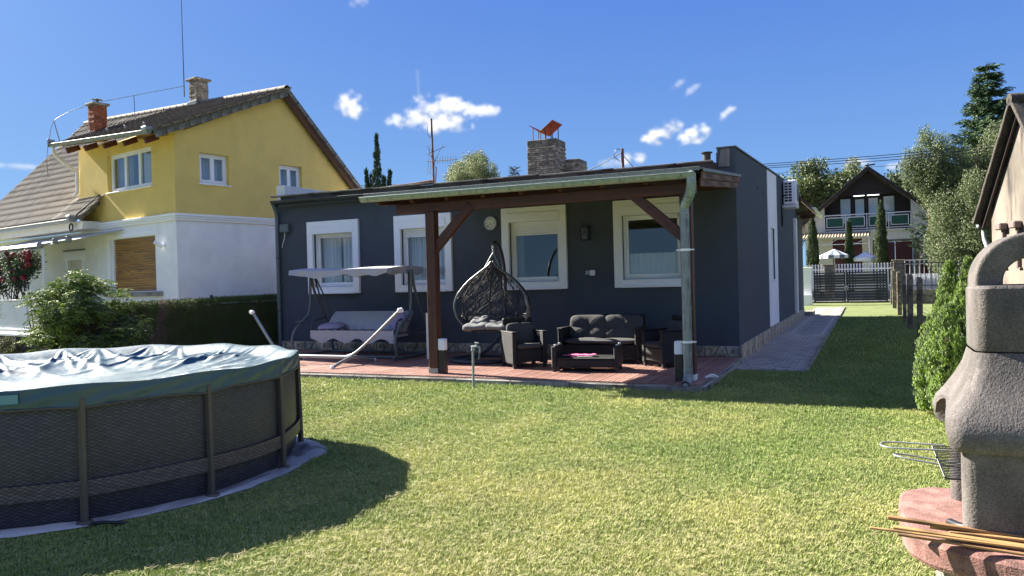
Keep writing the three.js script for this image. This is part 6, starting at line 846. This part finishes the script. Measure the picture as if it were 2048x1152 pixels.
// ---------- gate and fences at the street ----------
{
  const gp = (label, x, w, h, z) => { const t = thing('gate_pillar', label, 'gate pillar', [x, 0, z]); part(t, 'shaft', g().box(x - w / 2, 0, z - w / 2, x + w / 2, h, z + w / 2, 0.012), M.white); part(t, 'cap', g().box(x - w / 2 - 0.05, h, z - w / 2 - 0.05, x + w / 2 + 0.05, h + 0.07, z + w / 2 + 0.05, 0.015), M.trimwhite); };
  gp('white rendered gate pillar beside the black gate, next to the side path', -2.78, 0.46, 1.9, -42.7);
  single('low_wall', 'low white rendered wall with slab under the short black slat panel', 'wall', g().box(-4.6, 0, -42.78, -3.02, 0.52, -42.62, 0.01).box(-4.6, 0.52, -42.82, -3.02, 0.58, -42.58, 0.01).box(-3.02, 0, -42.45, -2.52, 0.55, -42.2, 0.01), M.white, [-3.6, 0, -42.7]);
  const sl = thing('slat_fence', 'short black slat fence panel on the low white wall by the house', 'fence', [-3.8, 0.58, -42.7]); part(sl, 'post', g().box(-3.16, 0.58, -42.72, -3.10, 1.56, -42.66), M.gatemetal); for (let i = 0; i < 7; i++) part(sl, 'slat', g().box(-4.6, 0.66 + i * 0.13, -42.71, -3.16, 0.75 + i * 0.13, -42.69, 0.004), M.gatemetal);
  const gate = thing('double_gate', 'black double-leaf slat gate across the driveway end', 'gate', [-0.72, 0, -42.6]);
  for (const [x0, x1] of [[-2.45, -0.95], [-0.89, 0.98]]) { const f = part(gate, 'gate_leaf', g().box(x0, 0.10, -42.64, x0 + 0.07, 1.66, -42.58).box(x1 - 0.07, 0.10, -42.64, x1, 1.66, -42.58).box(x0 + 0.07, 0.10, -42.64, x1 - 0.07, 0.16, -42.58).box(x0 + 0.07, 1.60, -42.64, x1 - 0.07, 1.66, -42.58), M.gatemetal); let y = 0.2; for (let i = 0; i < 11; i++) { const h = i > 6 ? 0.125 : 0.095; if (y + h < 1.6) part(f, 'slat', g().box(x0 + 0.07, y, -42.62, x1 - 0.07, y + h, -42.60, 0.004), M.gatemetal); y += h + (i > 5 ? 0.012 : 0.045); } part(f, 'latch', g().box(x0 > -1 ? x0 + 0.01 : x1 - 0.06, 0.75, -42.58, x0 > -1 ? x0 + 0.06 : x1 - 0.01, 0.95, -42.55), M.silver); }
  const bar = (name, label, x0, x1, y0, y1, z, step, w, m, extra) => { const t = thing(name, label, 'fence', [(x0 + x1) / 2, 0, z]); part(t, 'rail', g().box(x0, y0 + (y1 - y0) * 0.12, z - 0.02, x1, y0 + (y1 - y0) * 0.12 + 0.05, z + 0.02).box(x0, y0 + (y1 - y0) * (extra ? 0.965 : 0.78), z - 0.02, x1, y0 + (y1 - y0) * (extra ? 0.965 : 0.78) + 0.05, z + 0.02), m); for (let x = x0; x <= x1; x += step) part(t, extra ? 'bar' : 'picket', g().box(x - w / 2, y0, z - 0.012 + 0.034, x + w / 2, y1, z + 0.012 + 0.034, 0.004), m); return t; };
  bar('bar_fence', 'black metal bar fence right of the gate before the white railing', 1.15, 5.2, 0.72, 2.04, -43.2, 0.30, 0.035, M.gatemetal, true);
  single('dwarf_wall', 'low concrete base wall carrying the black metal bar fence', 'wall', g().box(1.1, 0, -43.3, 5.3, 0.70, -43.1, 0.01), M.oldconcrete, [3.2, 0, -43.2]);
  bar('picket_fence', 'white picket fence across the street before the far house', -9.5, 1.6, 0.55, 2.17, -52.0, 0.17, 0.075, M.whitemetal);
  const rl = thing('white_railing', 'white railing with square grid along its top behind the black bars', 'fence', [4, 0, -52]); part(rl, 'rail', g().box(2.1, 2.26, -52.03, 8.5, 2.30, -51.97).box(2.1, 2.03, -52.03, 8.5, 2.07, -51.97).box(2.1, 0.7, -52.03, 8.5, 0.75, -51.97), M.whitemetal); for (let i = 0; i < 24; i++) part(rl, 'bar', g().box(2.12 + i * 0.26, 0.7, -52.02, 2.17 + i * 0.26, 2.26, -51.98), M.whitemetal); part(rl, 'panel', g().box(2.1, 0.2, -52.12, 8.5, 1.45, -52.08), mat('pale_panel', [0.62, 0.66, 0.72], 0.5));
  single('fence_plinth', 'pale low plinth under the white picket fence across the street', 'wall', g().box(-9.6, 0, -52.15, 1.7, 0.5, -51.9, 0.01), M.concrete, [-4, 0, -52]);
  single('fence_pillar', 'square pale brick pillar standing in the white picket fence', 'pillar', g().box(-2.35, 0, -51.92, -1.75, 2.10, -51.45, 0.02).box(-2.42, 2.1, -51.98, -1.68, 2.18, -51.4, 0.02), M.oldconcrete, [-2.05, 0, -51.7]); single('fence_pillar', 'pale stone pillar at the end of the picket fence by the railing', 'pillar', g().box(1.5, 0, -51.9, 2.05, 2.25, -51.5, 0.02).box(1.42, 2.25, -51.95, 2.12, 2.33, -51.45, 0.02), M.oldconcrete, [1.8, 0, -51.7]);
}
// ---------- house across the street ----------
{
  const Z = -62, th = thing('balcony_house', 'cream house with dark brown gable, balcony and steep roof across the street', 'house', [0.3, 0, -66]);
  part(th, 'wall', g().poly([[-4.1, 0], [4.55, 0], [4.55, 5.6], [3.02, 6.95], [3.02, 4.72], [-2.72, 4.72], [-2.72, 6.7], [-4.1, 5.45]], [rect(-2.2, 1.6, -0.2, 4.1), rect(0.85, 1.0, 3.1, 3.78)], 0.3, new THREE.Matrix4().makeTranslation(0, 0, Z)), M.cream);
  part(th, 'wall', g().box(-4.1, 0, Z - 9, -3.8, 5.0, Z - 0.301, 0).box(4.25, 0, Z - 9, 4.55, 5.0, Z - 0.301, 0).box(-2.72, 4.60, Z - 1.2, 3.02, 4.72, Z - 0.31, 0), M.cream);
  const roof = part(th, 'roof', g().quads([[[-4.75, 4.92, Z + 0.7], [0.28, 9.25, Z + 0.7], [0.28, 9.25, Z - 9.5], [-4.75, 4.92, Z - 9.5]], [[0.28, 9.25, Z + 0.7], [5.5, 4.85, Z + 0.7], [5.5, 4.85, Z - 9.5], [0.28, 9.25, Z - 9.5]], [[-4.75, 4.74, Z + 0.7], [-4.75, 4.74, Z - 9.5], [0.28, 9.07, Z - 9.5], [0.28, 9.07, Z + 0.7]], [[0.28, 9.07, Z + 0.7], [0.28, 9.07, Z - 9.5], [5.5, 4.67, Z - 9.5], [5.5, 4.67, Z + 0.7]]]), M.tile2);
  part(roof, 'verge_board', g().bar([-4.78, 4.84, Z + 0.72], [0.28, 9.18, Z + 0.72], 0.08, 0.22).bar([5.53, 4.76, Z + 0.72], [0.28, 9.16, Z + 0.73], 0.08, 0.22), M.brownpaint); part(roof, 'ridge_finial', g().bar([0.1, 9.3, Z + 0.7], [0.75, 9.36, Z + 0.7], 0.08, 0.10).bar([0.28, 9.2, Z + 0.7], [0.3, 9.5, Z + 0.72], 0.06, 0.06), M.brownpaint);
  // boarded gable
  const gb = part(th, 'gable_boards', g().poly([[-2.72, 4.72], [3.02, 4.72], [3.02, 6.75], [0.28, 8.98], [-2.72, 6.5]], [], 0.05, new THREE.Matrix4().makeTranslation(0, 0, Z - 0.9)), M.brownpaint); for (let i = 0; i < 22; i++) { const x = -2.6 + i * 0.255, top = (x < 0.28 ? 6.5 + (x + 2.72) * 0.82 : 6.75 + (3.02 - x) * 0.81) - 0.12; if (x > -1.7 && x < 1.75) continue; part(gb, 'board', g().box(x - 0.115, 4.75, Z - 0.9, x + 0.115, Math.max(5, top), Z - 0.875, 0.006), M.brownpaint); }
  part(gb, 'gable_apron', g().poly([[-1.9, 7.28], [2.15, 7.28], [0.28, 8.98]], [], 0.06, new THREE.Matrix4().makeTranslation(0, 0, Z - 0.2)), M.brownpaint);
  const win = (x0, x1, y0, y1, cur) => { const z = Z - 0.88, w = part(th, 'window', g().box(x0 - 0.06, y0, z, x0, y1, z + 0.06).box(x1, y0, z, x1 + 0.06, y1, z + 0.06).box(x0 - 0.06, y1, z, x1 + 0.06, y1 + 0.06, z + 0.06).box(x0, y0 + (y1 - y0) * 0.36, z + 0.004, x1, y0 + (y1 - y0) * 0.36 + 0.05, z + 0.05), M.brownpaint); part(w, 'curtain', g().box(x0, y0, z + 0.002, x1, y1, z + 0.01, 0), cur ? M.curtain : mats.grey_curtain); part(w, 'pane', g().box(x0, y0, z + 0.03, x1, y1, z + 0.036, 0), M.glass); };
  win(-1.62, -0.95, 5.3, 7.12, 1); win(-0.62, -0.02, 5.0, 7.05, 1); win(0.28, 0.9, 5.0, 7.08, 1); win(1.28, 1.98, 5.3, 7.15, 1); win(-0.72, 0.02, 7.28, 7.6, 0); win(0.2, 1.0, 7.28, 7.62, 0);
  // balcony
  const bl = part(th, 'balcony', g().box(-2.78, 4.58, Z - 0.28, 3.05, 4.71, Z + 0.16, 0.01), M.cream); part(bl, 'railing', g().box(-2.75, 5.84, Z + 0.08, 3.0, 5.91, Z + 0.14).box(-2.75, 4.80, Z + 0.08, 3.0, 4.86, Z + 0.14), M.whitemetal); for (let i = 0; i < 5; i++) { const x = -2.75 + i * 1.43; part(bl, 'baluster', g().box(x, 4.72, Z + 0.08, x + 0.06, 5.84, Z + 0.14), M.whitemetal); if (i < 4) { part(bl, 'railing_panel', g().box(x + 0.22, 5.05, Z + 0.09, x + 1.27, 5.64, Z + 0.11), M.greencloth); part(bl, 'panel_frame', g().box(x + 0.16, 4.98, Z + 0.1, x + 0.21, 5.72, Z + 0.14).box(x + 1.28, 4.98, Z + 0.1, x + 1.33, 5.72, Z + 0.14).box(x + 0.21, 4.98, Z + 0.1, x + 1.28, 5.03, Z + 0.14).box(x + 0.21, 5.66, Z + 0.1, x + 1.28, 5.72, Z + 0.14), M.whitemetal); } }
  // ground floor: shutters, entrance canopy
  const sh = part(th, 'shutters', g().box(0.86, 1.0, Z - 0.15, 1.94, 3.76, Z - 0.08).box(1.97, 1.0, Z - 0.15, 3.08, 3.76, Z - 0.08), M.maroon); for (let i = 0; i < 14; i++) for (const [a, b] of [[0.98, 1.84], [2.08, 2.98]]) part(sh, 'louvre', g().box(a, 1.3 + i * 0.165, Z - 0.08, b, 1.39 + i * 0.165, Z - 0.05, 0.01), M.maroon); part(th, 'window_surround', g().box(3.1, 0.9, Z, 3.5, 3.95, Z + 0.04).box(0.5, 0.9, Z, 0.84, 3.95, Z + 0.04).box(0.84, 3.79, Z, 3.1, 3.95, Z + 0.04), M.oldconcrete);
  part(th, 'door', g().box(-2.2, 1.2, Z - 0.2, -1.3, 4.1, Z - 0.12), M.maroon); part(th, 'doorway', g().box(-1.3, 1.2, Z - 0.28, -0.2, 4.1, Z - 0.24), M.maroon); part(th, 'wall_panel', g().box(3.55, 1.2, Z, 5.0 - 0.45, 2.55, Z + 0.05), M.maroon);
  const cp = part(th, 'entrance_canopy', g().sheet((u, v) => [lerp(-4.3, 0.35, u), lerp(4.2, 4.66, v) + 0.04 * Math.sin(u * 150), lerp(Z + 2.2, Z + 0.02, v)], 190, 2, true), mat('tan_sheet', [0.40, 0.33, 0.22], 0.7, { side: THREE.DoubleSide })); part(cp, 'truss', g().bar([-4.3, 4.14, Z + 2.1], [0.3, 4.14, Z + 2.1], 0.05, 0.06).bar([-4.3, 3.66, Z + 2.1], [0.3, 3.66, Z + 2.1], 0.05, 0.05).bar([-4.3, 3.66, Z + 2.1], [-3.4, 4.14, Z + 2.1], 0.04, 0.04).bar([-3.4, 4.14, Z + 2.1], [-2.5, 3.66, Z + 2.1], 0.04, 0.04).bar([-2.5, 3.66, Z + 2.1], [-1.6, 4.14, Z + 2.1], 0.04, 0.04).bar([-1.6, 4.14, Z + 2.1], [-0.6, 3.66, Z + 2.1], 0.04, 0.04).bar([-0.6, 3.66, Z + 2.1], [0.3, 4.14, Z + 2.1], 0.04, 0.04), M.whitemetal); for (const x of [-4.2, -3.4, 0.25]) part(cp, 'canopy_post', g().box(x - 0.04, 0, Z + 2.06, x + 0.04, 4.14, Z + 2.14), M.whitemetal);
  // parasols
  const par = (name, label, x, z, y, r, stripe) => { const t = thing(name, label, 'parasol', [x, 0, z]); part(t, 'pole', g().cyl([x, 0, z], [x, y + 0.4, z], 0.03), M.whitemetal); const n = 16, pan = [[], []]; for (let i = 0; i < n; i++) { const a = i / n * 6.283, b = (i + 1) / n * 6.283, P = (t, k, yy) => [x + Math.cos(t) * r * k, yy, z + Math.sin(t) * r * k]; pan[i & 1].push([P(a, 1, y), [x, y + 0.45, z], P(b, 1, y)], [P(a, 1, y - 0.22), P(a, 1, y), P(b, 1, y), P(b, 1, y - 0.22)]); } part(t, 'canopy', g().quads(pan[0]), mat(name + '_cloth', stripe ? [0.10, 0.14, 0.17] : [0.8, 0.8, 0.82], 0.9, { side: THREE.DoubleSide })); part(t, 'canopy_stripe', g().quads(pan[1]), mats.parasol_white ?? mat('parasol_white', [0.8, 0.8, 0.82], 0.9, { side: THREE.DoubleSide })); };
  par('striped_parasol', 'blue and white striped parasol half hidden behind the picket fence', -1.95, -57.5, 2.85, 0.95, true); par('white_parasol', 'plain white parasol beside the striped one before the far house', 0.0, -58.0, 2.60, 0.8, false);
  single('front_roof', 'far roof edge and brick wall glimpsed left of the balcony house', 'building', g().box(-9.5, 0, -66, -4.9, 3.4, -62.5, 0.02).box(-9.8, 3.4, -66.3, -4.75, 3.7, -62.2, 0.02), M.redbrick, [-7, 0, -64]);
  // columnar conifers in front of it
  const col = (label, x, z, h, w, seed) => { const t = thing('columnar_conifer', label, 'conifer', [x, 0, z], 'columnar conifers before the far house'), r = rng(seed), sp = []; for (let i = 0; i < 1500; i++) { const u = Math.pow(r(), 0.9), a = r() * 6.283, y = 0.1 + u * h, rad = w * Math.pow(1 - u, 0.42) * (0.8 + 0.3 * vn(a * 1.5, y * 1.6, 0, 0, seed)) * Math.sqrt(0.4 + 0.6 * r()) * Math.min(1, 0.6 + u * 3); sp.push([x + Math.cos(a) * rad, y, z + Math.sin(a) * rad, 0.42, [Math.cos(a), 0.5, Math.sin(a)], -0.3]); } leaves(t, 'crown', 'thuja', sp, (s, v) => [0.020 + 0.03 * v, 0.042 + 0.035 * v, 0.013], M.needle, seed + 1, 'out'); part(t, 'trunk', g().cyl([x, 0, z], [x, h * 0.85, z], 0.14, 0.03, 8), M.bark); };
  col('slim dark columnar conifer nearest the entrance canopy end of the far house', -3.35, -58, 5.25, 0.55, 900); col('smallest columnar conifer standing before the far house doorway', -1.0, -58, 4.85, 0.40, 901); col('tallest columnar conifer in front of the far balcony', 0.98, -57, 6.0, 0.58, 902);
}
// ---------- trees beyond ----------
{
  // weeping birch
  const tree = (name, label, at, h, clumps, n, size, kind, col, m, r0, seed, how, bark = M.bark, group, cat = 'tree') => { const t = thing(name, label, cat, at, group); part(t, 'trunk', limbs(at, [at[0], at[1] + h * 0.82, at[2]], clumps, r0, seed), bark); leaves(t, 'crown', kind, blobSpots(clumps, n, size, seed + 1, 0.25), col, m, seed + 2, how); return t; };
  const bc = crownClumps(5.9, 5.0, -50, 2.9, 4.4, 2.6, 46, 0.26, 910); bc.push([2.7, 7.9, -50, 0.7, 0.8, 0.6], [3.3, 9.2, -50, 0.45, 0.7, 0.5], [3.4, 7.4, -50, 0.9, 1.1, 0.9], [2.3, 7.6, -50, 0.45, 0.5, 0.4], [4.0, 8.4, -50, 0.8, 1.0, 0.8], [4.2, 3.2, -50, 1.1, 1.5, 1], [6.9, 8.6, -50, 1.0, 1.1, 0.9]);
  tree('weeping_birch', 'large pale green weeping birch beside the far house', [5.9, 0, -50.3], 10.5, bc, 7000, 0.62, 'birch', mixc([0.085, 0.125, 0.035], [0.19, 0.235, 0.085], 0.7, 1.25), M.leaf, 0.2, 911, 'up', M.birchbark);
  // tall spruce with tiered branches
  { const x = 7.35, z = -58, t = thing('spruce_tree', 'tall dark spruce rising behind the weeping birch', 'tree', [x, 0, z]), r = rng(920), sp = [], q = g(), H = 14.9; q.cyl([x, 0, z], [x, H, z], 0.25, 0.02, 10); for (let k = 0; k < 34; k++) { const y = 3 + k * 0.352 + 0.1 * Math.sin(k * 2.3), L = 0.3 + (H - y) * 0.33, n = 8; for (let i = 0; i < n; i++) { const a = i / n * 6.283 + k * 1.3 + r() * 0.5, l = L * (0.7 + 0.5 * r()), e = [x + Math.cos(a) * l, y + 0.12 * l - 0.1, z + Math.sin(a) * l]; q.tube([[x, y, z], [x + Math.cos(a) * l * 0.5, y - 0.12 * l, z + Math.sin(a) * l * 0.5], e], 0.03, 4, 5); const m = Math.ceil(l * 12); for (let j = 0; j < m; j++) { const s = 0.12 + 0.9 * j / m; sp.push([x + Math.cos(a) * l * s + (r() - 0.5) * 0.2, y - 0.24 * l * s * (1 - s) * 2 + 0.1 * l * s * s - 0.08 * r(), z + Math.sin(a) * l * s + (r() - 0.5) * 0.2, 0.82 * (1 - 0.35 * s), [Math.cos(a), -0.1, Math.sin(a)], 0.15]); } } } part(t, 'trunk', q, M.bark); leaves(t, 'crown', 'needle', sp, (s, v) => [0.035 + 0.03 * v, 0.075 + 0.05 * v, 0.03 + 0.008 * v], M.needle, 921, 'out'); }
  const green = mixc([0.07, 0.115, 0.022], [0.155, 0.20, 0.045], 0.65, 1.25), dark = mixc([0.04, 0.075, 0.02], [0.10, 0.14, 0.04], 0.65, 1.25), pale = mixc([0.15, 0.19, 0.07], [0.28, 0.31, 0.13], 0.7, 1.2);
  tree('broadleaf_tree', 'light green acacia behind the house corner and air conditioner', [-4.2, 0, -76], 11.5, crownClumps(-4.3, 8.2, -76, 3.3, 3.4, 2.6, 34, 0.27, 930), 2200, 0.85, 'broad', green, M.leaf, 0.25, 931, 'any', M.bark, 'trees behind the far house');
  tree('broadleaf_tree', 'thin pale green treetop beside the far house roof', [-0.6, 0, -84], 12.2, crownClumps(-0.9, 10.4, -84, 1.3, 2.1, 1.3, 12, 0.34, 935), 430, 0.7, 'broad', pale, M.leaf, 0.16, 936, 'any', M.bark, 'trees behind the far house');
  tree('broadleaf_tree', 'dark green bushy tree between the far house roof and the birch', [4.4, 0, -80], 11, crownClumps(4.3, 7.9, -80, 3.0, 3.3, 2.6, 28, 0.3, 940), 1900, 0.85, 'broad', dark, M.leaf, 0.25, 941, 'any', M.bark, 'trees behind the far house');
  tree('broadleaf_tree', 'dark leafy bush below the weeping birch beside the far house wall', [6.3, 0, -56], 3.6, crownClumps(6.2, 2.2, -56, 2.6, 1.9, 1.2, 22, 0.36, 945), 1300, 0.5, 'broad', dark, M.leaf, 0.12, 946, 'any', M.bark, undefined, 'bush');
  tree('broadleaf_tree', 'dark green tree closing the gap behind the beige outbuilding', [12.5, 0, -62], 11, crownClumps(12.4, 6.0, -62, 4.0, 5.0, 3, 30, 0.3, 950), 1800, 0.85, 'broad', green, M.leaf, 0.25, 951, 'any');
  // behind the flat roof
  tree('willow_tree', 'round pale green willow crown above the flat roof by the chimney', [-25.6, 0, -49], 11, crownClumps(-25.6, 8.3, -49, 2.35, 2.75, 2.3, 40, 0.28, 960), 2500, 0.55, 'birch', pale, M.leaf, 0.2, 961, 'up');
  { const x = -30.8, z = -45, t = thing('upright_juniper', 'slim dark upright juniper with side tips above the flat roof', 'tree', [x, 0, z]), sp = [], r = rng(970); for (const [dx, h, w] of [[0, 12.0, 0.62], [-0.95, 9.6, 0.34], [1.05, 9.3, 0.34], [0.55, 9.0, 0.35], [-0.5, 9.1, 0.4]]) for (let i = 0; i < 620; i++) { const u = r(), y = 4 + u * (h - 4), a = r() * 6.283, rad = w * Math.pow(1 - u, 0.6) * (0.55 + 0.9 * vn(a, y * 2.4, 0, 0, 971 + Math.round(dx * 7))) * Math.sqrt(0.3 + 0.7 * r()); sp.push([x + dx * (0.4 + 0.6 * u) + Math.cos(a) * rad, y, z + Math.sin(a) * rad, 0.5, [Math.cos(a), 0.4, Math.sin(a)], -0.35]); } leaves(t, 'crown', 'thuja', sp, (s, v) => [0.018 + 0.022 * v, 0.042 + 0.03 * v, 0.02], M.needle, 972, 'out'); part(t, 'trunk', g().cyl([x, 0, z], [x, 10.5, z], 0.16, 0.03, 8), M.bark); }
  { const x = -21.0, z = -46.5, t = thing('small_fir', 'small dark fir tip beside the brick chimney', 'tree', [x, 0, z]), sp = [], r = rng(975), q = g(); q.cyl([x, 0, z], [x, 9.2, z], 0.12, 0.015, 8); for (let k = 0; k < 12; k++) { const y = 6 + k * 0.27, L = 0.12 + (9.3 - y) * 0.24; for (let i = 0; i < 5; i++) { const a = i * 1.257 + k, m = 5; for (let j = 0; j < m; j++) sp.push([x + Math.cos(a) * L * j / m, y + 0.05 * j, z + Math.sin(a) * L * j / m, 0.32, [Math.cos(a), 0, Math.sin(a)], 0]); } } part(t, 'trunk', q, M.bark); leaves(t, 'crown', 'needle', sp, (s, v) => [0.016 + 0.015 * v, 0.032 + 0.02 * v, 0.02], M.needle, 976, 'out'); }
  tree('broadleaf_tree', 'low dark treetop behind the yellow gable end', [-37, 0, -48], 9.3, crownClumps(-36.8, 7.0, -48, 2.4, 2.2, 2.2, 18, 0.33, 980), 700, 0.8, 'broad', dark, M.leaf, 0.2, 981, 'any');
  tree('broadleaf_tree', 'distant dark treetops showing low over the flat roof', [-30, 0, -60], 10, crownClumps(-29.5, 7.6, -60, 6, 1.8, 2.5, 26, 0.28, 985), 900, 0.9, 'broad', dark, M.leaf, 0.2, 986, 'any');
  single('distant_roof', 'sliver of red tiled roof far behind the flat roof', 'building', g().poly([[-3, 0], [3, 0], [3, 6.6], [0, 9.0], [-3, 6.6]], [], 7, new THREE.Matrix4().makeTranslation(-30.5, 0, -51.5)), M.redbrick, [-30.5, 0, -55]);
}
// ---------- masts, poles and wires ----------
{
  const a = thing('antenna_mast', 'rusty antenna mast with yagi aerials behind the flat roof', 'antenna', [-14.03, 3.9, -24]); part(a, 'mast', g().cyl([-14.0, 3.9, -24], [-14.05, 7.55, -24], 0.045, 0.035, 8), M.rustpole);
  const yg = part(a, 'aerial', g().bar([-14.35, 6.05, -24.1], [-12.85, 5.93, -23.6], 0.03, 0.03), M.greymetal); for (let i = 0; i < 12; i++) { const s = i / 11, x = lerp(-14.3, -12.88, s), y = lerp(6.05, 5.93, s), z = lerp(-24.08, -23.61, s), L = i < 2 ? 0.5 : 0.12; part(yg, 'aerial_element', g().cyl([x - 0.02, y - L, z], [x + 0.12 * (i < 2), y + L * 1.15, z], 0.008, 0.008, 5), M.greymetal); } part(a, 'aerial', g().bar([-14.3, 6.28, -24], [-13.5, 6.5, -24], 0.02, 0.02).bar([-14.2, 5.6, -24], [-13.6, 6.6, -24], 0.015, 0.015).bar([-14.25, 6.6, -24], [-13.9, 5.7, -24], 0.015, 0.015), M.greymetal); part(a, 'cable', g().tube([[-14.05, 7.5, -24.03], [-14.2, 7.3, -24], [-14.2, 7.0, -24], [-14.06, 6.8, -24.03]], 0.01, 5), M.black);
  const ex = thing('wire_fittings', 'tangle of low aerial cables and brackets along the flat roof edge', 'cables', [-15.2, 4.6, -24]); part(ex, 'cable', g().tube([[-17.4, 5.0, -24], [-16, 5.25, -24], [-14.9, 5.3, -24], [-14.05, 5.35, -24]], 0.018, 5, 20).tube([[-16.2, 5.1, -24], [-14.8, 5.2, -24.1], [-13.0, 5.05, -24], [-10, 5.0, -24]], 0.012, 5, 20).bar([-14.9, 5.25, -24], [-14.05, 5.3, -24], 0.05, 0.10).bar([-13.95, 5.1, -24], [-13.9, 5.8, -24], 0.03, 0.03), M.rustpole);
  const p = thing('wire_pole', 'short rusty wire pole on the flat roof with guy wires', 'pole', [-7, 4.0, -24]); part(p, 'pole', g().cyl([-7.0, 4.0, -24], [-7.02, 5.80, -24], 0.055, 0.05, 8), M.rustpole); part(p, 'wire', g().tube([[-7.02, 5.7, -24], [-8.0, 5.35, -24.3], [-9.3, 5.0, -24.6]], 0.014, 5).tube([[-7.0, 5.6, -24], [-6.5, 5.0, -23.8], [-6.1, 4.5, -23.6]], 0.012, 5), M.black); part(p, 'cable_loop', g().tube([[-7.0, 5.75, -24], [-7.2, 5.8, -24], [-7.3, 5.6, -24], [-7.1, 5.4, -24]], 0.012, 5), M.black);
  const lines = [[8.22, 8.16], [8.10, 8.02], [7.98, 7.86], [7.62, 7.55]]; const labs = ['uppermost overhead power line crossing the sky right of the parapet', 'second overhead power line crossing the sky right of the parapet', 'third overhead power line crossing the sky right of the parapet', 'lowest sagging overhead line crossing the sky right of the parapet'];
  lines.forEach(([y0, y1], i) => single('power_line', labs[i], 'power line', g().tube([[-40, y0 + 1.2, -48], [-20, y0 + 0.2, -48], [-6.2, y0, -48], [2.8, y1, -48], [14, y1 + 0.35, -48], [30, y1 + 1.2, -48]], i === 3 ? 0.012 : 0.02, 5, 60), M.black, [-6.2, y0, -48]));
  single('service_wire', 'thin pale wire sagging across the weeping birch', 'wire', g().tube([[4.05, 6.5, -58], [6.2, 6.35, -54], [12, 6.9, -50]], 0.014, 5, 20), M.whitemetal, [4.05, 6.5, -58]);
  const up = thing('utility_pole', 'slim dark pole beside the far house roof slope', 'pole', [4.05, 0, -60]); part(up, 'pole', g().cyl([4.05, 0, -60], [4.05, 7.9, -60], 0.07, 0.055, 8), M.rustpole);
}
renderer.render(scene, camera);
